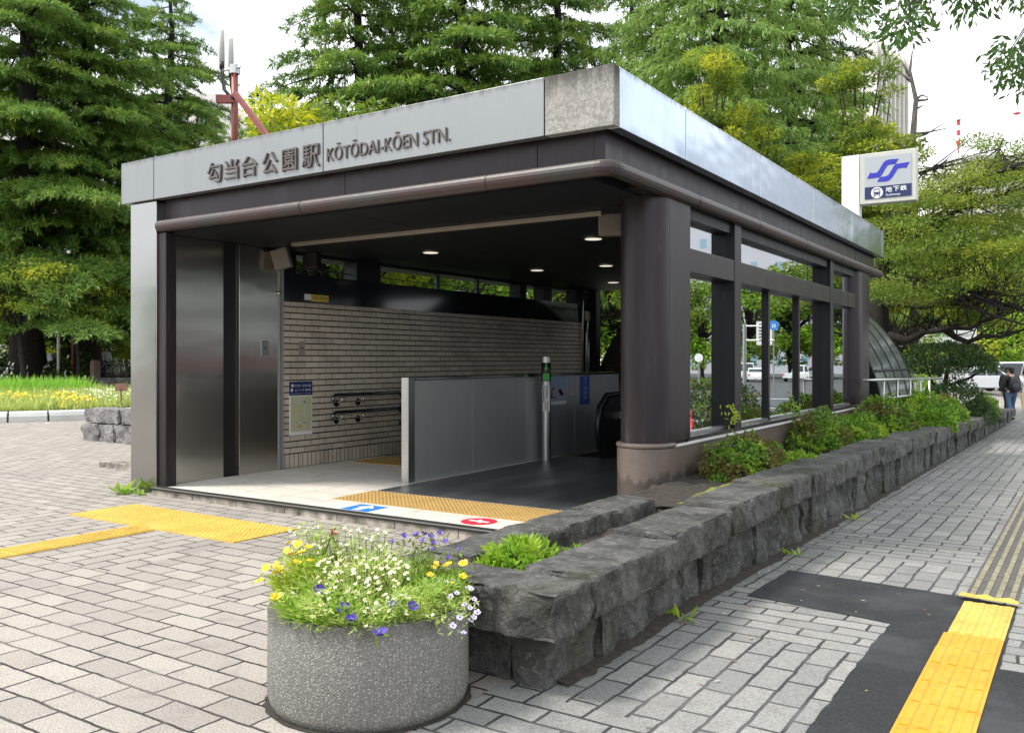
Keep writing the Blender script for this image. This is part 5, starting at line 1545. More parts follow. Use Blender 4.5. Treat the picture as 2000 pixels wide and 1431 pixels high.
# big park cedars on the left
G1 = 'cedars in the park behind'
A = cedar('cedar_tree', 'huge dark layered cedar with the thickest trunk at the far left', gpt(52, 46), 29, 10.5, 88, 3, M['cedar'], tr=0.85, group=G1, h0=3.2, mat2=None)
B = cedar('cedar_tree', 'huge layered cedar with mossy trunk just left of the steel pier', gpt(166, 48), 27, 10.0, 86, 9, M['cedar'], tr=0.75, group=G1, h0=4.0)
dup(B, gpt(330, 56), 2.1, 0.95, 'cedar filling the gap behind the antenna mast')
dup(A, gpt(-110, 52), 1.2, 1.0, 'cedar cut off by the left edge of the photo')
dup(A, gpt(420, 68), 4.0, 0.70, 'smaller cedar farther back behind the red antenna mast')
# centre cedars behind the roof
E_ = cedar('cedar_tree', 'layered cedar behind the roof right of the sky gap', gpt(700, 42), 25, 7.6, 88, 21, M['cedar'], tr=0.5, group=G1, h0=5, rise=0.12, droop=0.25)
dup(E_, gpt(905, 41), 1.9, 1.05, 'layered cedar behind the middle of the roof')
dup(E_, gpt(1085, 44), 3.6, 1.0, 'layered cedar behind the stained roof corner')
Dk = cedar('cedar_tree', 'very dark cedar between the drooping trees and the pale tower', gpt(1610, 52), 27, 5.0, 64, 25, M['cedar_dk'], tr=0.5, group=G1, h0=6)
dup(Dk, gpt(1230, 54), 2.0, 1.0, 'very dark cedar behind the stained roof corner')
dup(Dk, gpt(800, 56), 1.0, 1.0, 'very dark cedar deep behind the middle of the roof')
Dd = cedar('weeping_cedar_tree', 'light green cedar with hanging fronds behind the right roof edge', gpt(1400, 31), 20, 5.2, 120, 33, M['cedar_lt'], tr=0.32, group=G1, h0=3, rise=0.25, droop=0.42, hang=0.95, dens=42, LL=0.30, LW=0.05, spread=1.15)
dup(Dd, gpt(1545, 36), 2.4, 1.05, 'light green weeping cedar nearest the pale tower')
dup(Dd, gpt(1290, 37), 4.4, 1.0, 'light green weeping cedar behind the front roof corner')

# laurel with yellow young leaves behind the left of the roof
G2 = 'yellow leaved trees behind the roof'
Yl = broadleaf('laurel_tree', 'bright yellow and green laurel showing above the roof beside the lettering', 'tree', gpt(640, 17.5), 6.75, (2.0, 2.0, 2.2), 70, 26000, [M['mid_leaf'], M['yellow_leaf']], 0.16, 0.06, 41, 0.16, G2, cl=(0.6, 0.45))
dup(Yl, gpt(500, 18.5), 2.0, 0.86, 'lower yellow laurel behind the antenna brace')
dup(Yl, gpt(735, 22), 4.0, 1.0, 'yellow laurel farthest right behind the lettering')
Gn = broadleaf('broadleaf_tree', 'fresh green broadleaf tree behind the clerestory windows', 'tree', gpt(860, 26), 6.5, (3.2, 3.2, 3.0), 60, 9000, [M['fresh_leaf'], M['mid_leaf']], 0.20, 0.09, 43, 0.2, 'green trees around the station', cl=(0.9, 0.5))
dup(Gn, gpt(690, 21), 0.7, 1.0, 'fresh green tree behind the first clerestory pane')
dup(Gn, gpt(1190, 30), 1.3, 0.95, 'fresh green tree seen through the rear opening')
dup(Gn, gpt(1010, 30), 2.3, 1.0, 'fresh green tree farther along behind the tiled wall')
dup(Gn, gpt(250, 62), 2.9, 0.8, 'sunlit yellow green tree low beside the steel pier')
dup(Gn, gpt(120, 70), 0.4, 1.1, 'green tree far behind the two cedar trunks')
dup(Gn, gpt(-20, 68), 3.4, 1.15, 'green tree far behind at the left edge')
dup(Gn, gpt(330, 74), 5.0, 1.5, 'tall green tree hidden behind the steel pier')

# young trees right of the roof
G3 = 'young trees behind the right roof edge'
Yt = broadleaf('young_tree', 'slender yellow leaved tree rising above the side fascia, leftmost', 'tree', gpt(1380, 25), 10.9, (0.95, 0.95, 2.9), 46, 11000, [M['mid_leaf'], M['olive_leaf']], 0.14, 0.05, 51, 0.085, G3, bark='bark', cl=(0.42, 0.2), bare=9)
dup(Yt, gpt(1478, 26), 2.2, (0.95, 0.95, 0.86), 'thin half bare tree second along the side fascia')
dup(Yt, gpt(1565, 25), 3.7, (1.1, 1.1, 0.70), 'short yellow tree third along the side fascia')
Yo = broadleaf('young_tree', 'dense olive tree behind the subway sign', 'tree', gpt(1690, 26), 10.7, (1.45, 1.45, 4.4), 90, 24000, [M['olive_leaf'], M['mid_leaf']], 0.15, 0.055, 55, 0.15, G3, cl=(0.52, 0.19), bare=7)
dup(Yo, gpt(1610, 30), 1.7, (0.9, 0.9, 0.8), 'olive tree between the sign and the short yellow tree')
bt_ = thing('bare_tree', 'leafless grey tree with kinked branches right of the subway sign', 'tree', gpt(1787, 27), G3)
q = MB(); o3 = gpt(1787, 27)
def loc_at(u, v, d): return tuple(at(u, v, d) - o3)
q.tube([loc_at(1787, 700, 27), loc_at(1785, 420, 27), loc_at(1783, 270, 27), loc_at(1789, 195, 27), loc_at(1777, 140, 27), loc_at(1782, 100, 27)], [0.14, 0.12, 0.10, 0.07, 0.05, 0.02], 7)
for L in ([(1789, 195), (1800, 186), (1812, 190)], [(1778, 150), (1762, 122), (1750, 112)], [(1780, 160), (1750, 135)], [(1786, 215), (1805, 205)], [(1784, 270), (1810, 262), (1845, 240)], [(1784, 262), (1815, 258), (1852, 250)], [(1784, 300), (1740, 285)], [(1789, 197), (1812, 195), (1810, 188)]):
    q.tube([loc_at(u, v, 27 + 0.3 * i) for i, (u, v) in enumerate(L)], [0.05] + [0.03] * (len(L) - 2) + [0.012], 5)
q.build('trunk', M['bark_grey'], bt_, smooth=True, local=True)

M['olive_dk'] = leaf_mat('dark_olive_leaves', (0.085, 0.135, 0.014), (0.20, 0.24, 0.022), (0.26, 0.28, 0.025), 0.38)  # darker olive for the spreading tree's leaves
# spreading tree at the right with long horizontal limbs
base = gpt(1718, 24)
SP = thing('spreading_tree', 'wide spreading tree with long dark horizontal limbs over the vault and sidewalk', 'tree', base)
def lp(u, v, d): return tuple(at(u, v, d) - base)
q = MB()
q.tube([(0, 0, -0.3), lp(1716, 660, 24), lp(1712, 600, 24), lp(1716, 540, 24), lp(1730, 470, 23.5)], [0.36, 0.32, 0.30, 0.24, 0.16], 10)
limbs = [([(1712, 590), (1760, 592), (1800, 598), (1850, 588), (1900, 582), (1950, 592), (2020, 612)], 24, 20, 0.13),
         ([(1718, 650), (1745, 658), (1772, 665), (1795, 655), (1825, 630), (1848, 615)], 24, 22.5, 0.15),
         ([(1805, 648), (1830, 646), (1862, 640), (1895, 642), (1930, 622), (1975, 600)], 23, 20, 0.08),
         ([(1845, 644), (1868, 660), (1890, 668), (1920, 656), (1960, 657), (2020, 636)], 22.5, 20, 0.085),
         ([(1716, 545), (1760, 560), (1830, 556), (1900, 570), (2020, 580)], 24, 21, 0.12),
         ([(1726, 480), (1745, 440), (1780, 402), (1850, 372), (1910, 350), (2010, 315)], 23.5, 21, 0.11),
         ([(1730, 470), (1800, 480), (1838, 430), (1900, 395), (2010, 365)], 23.5, 21.5, 0.10),
         ([(1740, 450), (1810, 440), (1860, 400), (1940, 320), (1960, 270)], 23.5, 23, 0.08),
         ([(1850, 588), (1900, 600), (1945, 618), (2020, 640)], 22, 19.5, 0.06),
         ([(1730, 475), (1735, 400), (1790, 340), (1840, 320)], 23.5, 24, 0.08)]
LPT = []
for pts, d0, d1, r in limbs:
    n = len(pts)
    for i in range(n - 1):
        for f in np.linspace(0, 1, 6):
            LPT.append(np.array(lp(pts[i][0] + (pts[i+1][0] - pts[i][0]) * f, pts[i][1] + (pts[i+1][1] - pts[i][1]) * f, d0 + (d1 - d0) * (i + f) / (n - 1))))
    q.tube([lp(u, v, d0 + (d1 - d0) * i / (n - 1)) for i, (u, v) in enumerate(pts)], list(np.linspace(r, r * 0.3, n)), 7)
LPT = np.array(LPT)
g = np.random.default_rng(61); PP, DD, NN, MI = [], [], [], []
def layer(u0, u1, v0, v1, d0, d1, nc, nl, rc, rz_, tipp):
    for _ in range(nc):
        c = np.array(at(g.uniform(u0, u1), g.uniform(v0, v1), g.uniform(d0, d1)) - base)
        n = int(nl * g.uniform(0.6, 1.4)); qd = unit(g.normal(0, 1, (n, 3)))
        P = c + qd * (0.3 + 0.7 * g.uniform(0, 1, n) ** .6)[:, None] * np.array([rc, rc, rz_]) * g.uniform(.7, 1.25)
        dj = np.linalg.norm(LPT - c, axis=1) + np.where(LPT[:, 2] > c[2] + 0.2, 1.0, 0.0)
        cand = np.where(dj < dj.min() + 1.2)[0]; b0 = LPT[int(g.choice(cand))]
        if np.linalg.norm(b0 - c) < 2.6:
            for _k in range(2):
                e = c + g.normal(0, 0.35, 3) * np.array([1, 1, .4]); m_ = (b0 + e) / 2 + g.normal(0, 0.12, 3)
                q.tube([tuple(b0), tuple(m_), tuple(e)], [0.022, 0.014, 0.004], 4, cap=False)
        PP.append(P); DD.append(qd * np.array([1, 1, .3]) + g.normal(0, .6, (n, 3))); NN.append(np.tile([0, 0, 1.0], (n, 1)) + g.normal(0, .5, (n, 3)))
        MI.append(np.full(n, 1 if g.uniform() < tipp else 0))
layer(1700, 2060, 430, 575, 19, 25.5, 130, 290, 0.75, 0.20, 0.2)
layer(1745, 2060, 330, 440, 20, 25.5, 78, 230, 0.65, 0.18, 0.45)
layer(1860, 2060, 262, 345, 21, 25, 24, 170, 0.6, 0.18, 0.6)
layer(1720, 2060, 580, 640, 21.5, 26, 40, 200, 0.6, 0.15, 0.5)
P = np.concatenate(PP); n = len(P)
V, F = leaves(P, np.concatenate(DD), np.concatenate(NN), 0.10 * g.uniform(.65, 1.3, n), 0.036 * g.uniform(.65, 1.3, n))
q.build('trunk', M['bark'], SP, smooth=True, local=True)
np_obj('crown', V, F, [M['mid_leaf'], M['olive_dk']], SP, midx=np.concatenate(MI), local=True)

# trees and hedges beyond it
G4 = 'trees beyond the vault'
Fr = broadleaf('broadleaf_tree', 'yellow green tree far behind the spreading tree', 'tree', gpt(1950, 62), 8.5, (4.5, 4.5, 3.8), 70, 9000, [M['fresh_leaf'], M['olive_leaf']], 0.34, 0.15, 71, 0.25, G4, cl=(1.2, 0.6))
dup(Fr, gpt(1830, 72), 1.1, 1.15, 'yellow green tree above the distant white canopy')
dup(Fr, gpt(1740, 58), 2.6, 0.8, 'yellow green tree directly behind the glass vault')
dup(Fr, gpt(2080, 70), 3.3, 1.2, 'yellow green tree at the right edge of the photo')
dup(Fr, gpt(2010, 90), 4.2, 1.9, 'tall green tree deep in the background at the right edge')
dup(Fr, gpt(1880, 95), 5.2, 1.8, 'tall green tree deep behind the spreading tree')
shrub('round_bush', 'round yellow green bush beside the glass vault end', 'bush', tuple(gpt(1775, 44)), (1.4, 1.6, 1.9), 1800, [M['fresh_leaf']], 0.14, 0.07, 21, 'bushes beyond the vault')
shrub('round_bush', 'round dark green bush behind the white van', 'bush', tuple(gpt(1985, 70)), (3.2, 2, 2.2), 2200, [M['dark_leaf'], M['mid_leaf']], 0.22, 0.11, 22, 'bushes beyond the vault')

# street tree whose boughs hang into the top right corner
base2 = Vector((4.2, 5.8, 0.0))
OT = thing('street_tree', 'street tree whose leafy boughs hang into the top right corner', 'tree', base2)
q = MB(); g = np.random.default_rng(81); PP, DD, NN = [], [], []
q.tube([(0, 0, -0.2), (-0.1, 0.1, 2.5), (-0.3, 0.3, 5.0), (-0.8, 0.6, 7.5)], [0.26, 0.22, 0.18, 0.10], 10)
def bough(c, n, rc, rz_, L, src, near=False):
    c = np.array(c, float); src = np.array(src, float)
    if near: src = c + np.array([0.7, 0.1, 0.9])
    q.tube([tuple(src), tuple((src + c) / 2 + np.array([0, 0, 0.12])), tuple(c)], [0.018 if near else 0.05, 0.012, 0.004], 5)
    qd = unit(g.normal(0, 1, (n, 3)))
    P = c + qd * (0.2 + 0.8 * g.uniform(0, 1, n) ** .7)[:, None] * np.array([rc, rc, rz_])
    PP.append(P); DD.append(qd * np.array([.7, .7, .2]) + g.normal(0, .45, (n, 3)) + np.array([0, 0, -0.65])); NN.append(g.normal(0, 1, (n, 3)) + np.array([0.2, -0.4, 0.5]))
for u0, u1, v0, v1, k, n in ((1650, 1800, -80, 15, 11, 85), (1745, 1780, 25, 80, 4, 70), (1845, 1900, -50, 12, 4, 55), (1930, 2060, -60, 5, 9, 60), (1968, 2070, 85, 165, 9, 70), (1800, 1960, -140, -50, 10, 70)):
    for _ in range(k):
        d = g.uniform(6.6, 8.4)
        bough(at(g.uniform(u0, u1), g.uniform(v0, v1), d) - base2, int(n * g.uniform(.7, 1.3)), 0.24, 0.16, 0.1, (-0.5, 0.5, 6.0), True)
for _ in range(150):  # crown out of view, spread over the building to shade the sidewalk
    x, y = g.uniform(-5.0, 4.5), g.uniform(3.0, 11.0)
    dep = -math.sin(TH) * x + math.cos(TH) * y
    z = max(6.6, 1.9 + 0.41 * dep + 1.6) + g.uniform(0, 2.2)
    bough(Vector((x, y, z)) - base2, 110, 0.8, 0.4, 0.1, (-0.8, 0.6, 6.8))
P = np.concatenate(PP); n = len(P)
V, F = leaves(P, np.concatenate(DD), np.concatenate(NN), 0.085 * g.uniform(.7, 1.3, n), 0.030 * g.uniform(.7, 1.3, n))
q.build('trunk', M['bark_grey'], OT, smooth=True, local=True)
np_obj('crown', V, F, M['over_leaf'], OT, local=True)

# ------------------------------------------------------------------ garden on the left
BC = gpt(60, 27.2); BR = 6.2
t = thing('bed_kerb', 'pale rounded concrete kerb around the flower bed', 'kerb', BC)
n = 44
for k in range(n):
    a0, a1 = 2 * math.pi * k / n + 0.004, 2 * math.pi * (k + 1) / n - 0.004
    q = MB(); pr = [(BR - 0.28, 0), (BR, 0), (BR, 0.14), (BR - 0.05, 0.23), (BR - 0.14, 0.26), (BR - 0.28, 0.26)]
    vs = []
    for a in np.linspace(a0, a1, 4):
        for r, z in pr: vs.append((BC.x + r * math.cos(a), BC.y + r * math.sin(a), z))
    fs = []
    for i in range(3):
        for j in range(6):
            fs.append((i * 6 + j, i * 6 + (j + 1) % 6, (i + 1) * 6 + (j + 1) % 6, (i + 1) * 6 + j))
    fs += [list(range(6))[::-1], list(range(18, 24))]
    if math.sin(a0) < 0.5: q.add(vs, fs).build('kerb_stone', M['kerb_c'] if 'kerb_c' in M else M.setdefault('kerb_c', plain('pale_kerb_concrete', (0.56, 0.57, 0.56), 0.8, 0, 0.08, 3)), t, smooth=False)
q = MB(); q.lathe([(BR - 0.27, 0.18), (BR * .7, 0.24), (BR * .4, 0.30), (0.05, 0.33)], BC, 40)
tag(q.build('bed_soil', M['soil'], None, smooth=True), kind='structure')
g = np.random.default_rng(91)
def bedtop(r): return 0.17 + 0.17 * (1 - (r / BR) ** 2)
def bed_stuff(name, label, cat, n, rmin, rmax, a0, a1, L, W, mat, up=0.9, seed=0, dz=0.0):
    g = np.random.default_rng(seed)
    a = g.uniform(a0, a1, n); r = np.sqrt(g.uniform(rmin ** 2, rmax ** 2, n))
    P = np.stack([BC.x + r * np.cos(a), BC.y + r * np.sin(a), bedtop(r) + dz * g.uniform(0.3, 1, n)], 1)
    D = g.normal(0, 0.4, (n, 3)); D[:, 2] = up
    V, F = leaves(P, D, g.normal(0, 1, (n, 3)), L * g.uniform(.5, 1.3, n), W * g.uniform(.6, 1.4, n))
    return tag(np_obj(name, V, F, mat), label, cat, kind='stuff')
# towards the camera is angle -0.99 rad
CA = math.atan2(-BC.y, -BC.x)
bed_stuff('meadow_plants', 'pale feathery plants filling the flower bed', 'plants', 16000, 0, BR - 0.3, CA - 1.9, CA + 1.9, 0.42, 0.035, M['pale_green'], seed=1)
bed_stuff('tall_grass', 'tall bright green grass at the back of the flower bed', 'grass', 2800, 0.1, 1.65, 0, 6.283, 0.62, 0.05, M['grass_green'], seed=2)
for nm, lab, m, k, rr, aa, sz, sd in (('yellow_blossoms', 'mass of yellow flowers along the front of the flower bed', 'petal_bed', 2300, (3.6, BR - 0.5), (CA - 0.9, CA + 0.28), 0.07, 3), ('white_blossoms', 'mass of white flowers at the right of the flower bed', 'petal_white', 900, (2.2, BR - 0.5), (CA + 0.22, CA + 0.9), 0.055, 4)):
    g = np.random.default_rng(sd)
    a = g.uniform(*aa, k); r = np.sqrt(g.uniform(rr[0] ** 2, rr[1] ** 2, k))
    keep = np.array([noise.noise(Vector((BC.x + p * math.cos(q_), BC.y + p * math.sin(q_), 0)) * 0.9) for p, q_ in zip(r, a)]) > -0.12
    a, r = a[keep], r[keep]; k = len(a)
    P = np.stack([BC.x + r * np.cos(a), BC.y + r * np.sin(a), bedtop(r) + g.uniform(0.12, 0.40, k)], 1)
    V, F = leaves(P, g.normal(0, 1, (k, 3)), np.tile([0.4, -0.5, 1.0], (k, 1)) + g.normal(0, .4, (k, 3)), sz, sz)
    tag(np_obj(nm, V, F, M[m]), lab, 'flowers', kind='stuff')
t = thing('garden_plaque', 'small brown wooden plaque among white flowers in the bed', 'plaque', gpt(237, 23.5))
p = gpt(237, 23.5); MB().obox(p + Vector((0, 0, 0.80)), (0.32, 0.03, 0.2), Matrix.Rotation(TH, 3, 'Z')).obox(p + Vector((0, 0, 0.4)), (0.04, 0.03, 0.75), Matrix.Rotation(TH, 3, 'Z')).build('board', plain('brown_wood', (0.24, 0.13, 0.09), 0.7), t)

# rough stone block wall beside the pier
t = thing('stone_block_wall', 'low grey rough stone wall behind the steel pier', 'wall', (-14.8, 9.9, 0))
for k, (a, b) in enumerate(((-16.1, -15.0), (-14.99, -13.9), (-13.89, -12.6))):
    v, f = stone_geo(a, b, 9.62, 10.15, 0.34, 0.62, 0.06, 0.05, 200 + k); auto_smooth(MB().add(v, f).build('coping_stone', M['stone_lt'], t), 28)
for k, (a, b) in enumerate(((-16.16, -15.62), (-15.60, -15.12), (-15.11, -14.35), (-14.34, -13.6), (-13.59, -12.6))):
    v, f = stone_geo(a, b, 9.60, 10.1, -0.08, 0.33, 0.06, 0.06, 220 + k); auto_smooth(MB().add(v, f).build('wall_stone', M['stone_lt'], t), 28)
t = MB().box(-11.9, -9.5, 7.34, 7.75, -0.1, 0.085).build('low_kerb', M['step'], None, bevel=0.01)
tag(t, 'low stained kerb stone beside the steel pier', 'kerb')
t = thing('garden_wall', 'long low grey stone retaining wall beyond the flower bed', 'wall', gpt(100, 45))
pa, pb = gpt(-260, 43.5), gpt(420, 47)
dirw = (pb - pa); Lw = dirw.length; dirw.normalize(); ang = math.atan2(dirw.y, dirw.x)
rs2 = random.Random(4)
for row in (0, 1):
    x = 0
    while x < Lw:
        l = rs2.uniform(0.9, 1.7); c = pa + dirw * (x + l / 2)
        MB().obox((c.x, c.y, 0.15 + 0.30 * row), (l - 0.02, 0.5 + rs2.uniform(-.03, .03), 0.29), Matrix.Rotation(ang, 3, 'Z')).build('wall_stone', M['stone_lt'], t, bevel=0.03)
        x += l
q = MB(); nrm = Vector((-dirw.y, dirw.x, 0))
q.add([pa + nrm * 0.2 + Vector((0, 0, .52)), pb + nrm * 0.2 + Vector((0, 0, .52)), pb + nrm * 16 + Vector((0, 0, .75)), pa + nrm * 16 + Vector((0, 0, .75))], [(0, 1, 2, 3)])
tag(q.build('park_soil', plain('leafy_park_soil', (0.12, 0.085, 0.055), 0.95, 0, 0.4, 3), None), kind='structure')
G5 = 'rhododendrons behind the garden wall'
for k, (u, r, lab) in enumerate(((30, (1.9, 1.2, 1.35), 'white flowering rhododendron under the thickest cedar trunk'), (-70, (1.8, 1.2, 1.3), 'white flowering rhododendron at the left edge'), (145, (1.25, 1.0, 1.55), 'dark rhododendron in front of the second cedar trunk'), (108, (0.8, 0.8, 0.8), 'low pale speckled bush between the two cedar trunks'))):
    shrub('rhododendron', lab, 'bush', tuple(gpt(u, 46.5) + Vector((0, 0, 0.55))), r, 2600, [M['dark_leaf'], M['mid_leaf']], 0.16, 0.07, 30 + k, G5, flowers=130 if k != 2 else 25, fmat='petal_white')
shrub('round_bush', 'bright yellow green bush low against the steel pier', 'bush', tuple(gpt(232, 60)), (2.2, 1.6, 3.2), 3200, [M['yellow_leaf'], M['fresh_leaf']], 0.2, 0.09, 41, 'bushes in the park')
shrub('round_bush', 'small yellow bush between the cedar trunks', 'bush', tuple(gpt(88, 62)), (1.2, 1.2, 3.0), 1500, [M['yellow_leaf']], 0.2, 0.09, 42, 'bushes in the park')
Ol = broadleaf('maple_tree', 'low olive maple in front of the thickest cedar trunk', 'tree', gpt(45, 40), 6.3, (3.0, 2.0, 1.5), 50, 6500, [M['olive_leaf'], M['mid_leaf']], 0.20, 0.08, 45, 0.14, 'maples in the park', cl=(0.8, 0.3))
dup(Ol, gpt(150, 42), 1.5, (0.75, 0.75, 0.92), 'olive maple spray in front of the second cedar trunk')
dup(Ol, gpt(-70, 41), 2.6, (1.0, 1.0, 1.25), 'olive maple at the left edge of the photo')
def pole(name, label, u, d, z1, r, m, z0=0.5):
    p = gpt(u, d); t = thing(name, label, 'pole', p)
    MB().tube([(p.x, p.y, z0), (p.x, p.y, z1)], r, 10).build('shaft', M[m], t, smooth=True)
    MB().tube([(p.x, p.y, z0), (p.x, p.y, z0 + 0.08)], r * 1.8, 10).build('foot', M[m], t)
pole('park_pole', 'white round pole between the two cedar trunks', 114, 45.5, 4.7, 0.075, 'white')
pole('park_pole', 'thin brown pole beside the second cedar trunk', 142, 45.5, 4.4, 0.055, 'red_mast')
p = gpt(186, 45.2); t = thing('stone_post', 'short square stone gate post before the bicycles', 'post', p)
MB().obox(p + Vector((0, 0, 1.0)), (0.36, 0.36, 0.85)).obox(p + Vector((0, 0, 1.46)), (0.3, 0.3, 0.07)).build('shaft', plain('brown_stone_post', (0.2, 0.14, 0.12), 0.85), t, bevel=0.02)

# ------------------------------------------------------------------ buildings in the background
def block(name, label, pos, rz, w, d, h, wall, win, nx, nz, ww=0.6, wh=0.55, fins=False, roofh=1.2):
    T = thing(name, label, 'building', pos, rz=rz)
    MB().box(-w / 2, w / 2, 0, d, -1, h).build('wall', wall, T, local=True)
    MB().box(-w / 2 - .15, w / 2 + .15, -0.15, d + .15, h, h + roofh).build('parapet', wall, T, local=True)
    cx, cz = w / nx, h / nz; proto = None
    if fins:
        f0 = None
        for i in range(nx + 1):
            x = -w / 2 + i * cx
            if f0 is None: f0 = MB().box(-0.18, 0.18, -0.7, 0, 0, h + roofh - .1).build('fin', wall, T, local=True); o = f0
            else: o = f0.copy(); COL.objects.link(o); o.parent = T
            o.location = (x, 0, 0)
    k = 0
    for j in range(nz):
        for i in range(nx):
            if k >= 98: break
            if proto is None:
                proto = MB().box(-cx * ww / 2, cx * ww / 2, -0.03, 0.0, -cz * wh / 2, cz * wh / 2).build('window', win, T, local=True); o = proto
            else: o = proto.copy(); COL.objects.link(o); o.parent = T
            o.location = (-w / 2 + cx * (i + .5), -0.005, cz * (nz - 1 - j + .5)); k += 1
    return T
PW = plain('pale_facade', (0.66, 0.62, 0.60), 0.8, 0, 0.05, 0.3); GW = NT('facade_glass', (0.10, 0.13, 0.16), 0.15).mat
CW = plain('cream_concrete_facade', (0.60, 0.58, 0.52), 0.8, 0, 0.06, 0.3); BGW = NT('bluish_glass', (0.20, 0.33, 0.40), 0.15).mat
def bpos(u, d): p = at(u, 700, d); p.z = -0.6; return p
block('office_building', 'pale pinkish office block glimpsed behind the left cedars', bpos(140, 100), TH, 34, 14, 31, PW, GW, 10, 8)
block('office_building', 'pale block with bluish windows behind the antenna mast', bpos(455, 105), TH, 12, 14, 27, PW, BGW, 4, 8, 0.8)
block('tower_building', 'tall cream tower with vertical fins behind the subway sign', bpos(1735, 120), TH + 0.75, 9.5, 9.0, 43, CW, GW, 7, 14, 0.5, 0.7, fins=True)
block('office_building', 'distant cream building with dark window bands at the right', bpos(1985, 130), TH, 16, 12, 31, CW, GW, 1, 9, 0.98, 0.4)
block('office_building', 'long low cream building behind the spreading tree', bpos(1880, 125), TH, 16, 12, 21, CW, GW, 1, 6, 0.98, 0.35)
t = thing('roof_crane', 'red and white lattice mast standing on a distant roof', 'mast', at(1872, 300, 125))
for k in range(6):
    z0 = at(1872, 285 - 10 * k, 125); MB().tube([z0, z0 + Vector((0, 0, 0.70))], 0.24 if k != 5 else 0.45, 6).build('mast_section', M['red'] if k % 2 == 0 else M['white'], t)
MB().tube([at(1872, 300, 125), at(1872, 232, 125)], 0.09, 6).build('mast_core', M['red'], t)
t = thing('roof_dish', 'small red dish on a thin mast above the distant building', 'antenna', at(1986, 285, 125))
MB().tube([at(1986, 285, 125), at(1986, 224, 125)], 0.06, 6).build('mast', M['white'], t)
MB().ball(at(1986, 222, 125), (0.55, 0.55, 0.16)).build('dish', M['red'], t, smooth=True)

# distant second station entrance with white fascia
c = gpt(1845, 60); Ux = Vector((math.cos(TH), math.sin(TH), 0)); Uy = Vector((-math.sin(TH), math.cos(TH), 0))
T = thing('station_entrance', 'distant small station entrance with white lettered fascia', 'building', c)
Rz = Matrix.Rotation(TH, 3, 'Z')
MB().obox(c + Ux * -0.05 + Vector((0, 0, 3.15)), (3.1, 2.6, 1.05), Rz).build('fascia', M['white'], T)
MB().obox(c - Ux * 0.9 + Vector((0, 0, 2.50)), (5.2, 3.0, 0.22), Rz).build('canopy', M['brown'], T)
for a in (-2.9, -0.6, 1.2):
    MB().obox(c + Ux * a + Vector((0, 0, 1.2)), (0.3, 0.3, 2.5), Rz).build('column', M['brown'], T)
q = MB(); text_on(q, '勾当台公園駅 KŌTŌDAI-KŌEN STN.', c - Ux * 0.75 - Uy * 1.31 + Vector((0, 0, 3.05)), Ux, (0, 0, 1), 2.0, 0.30); q.build('lettering', M['letters'], T)
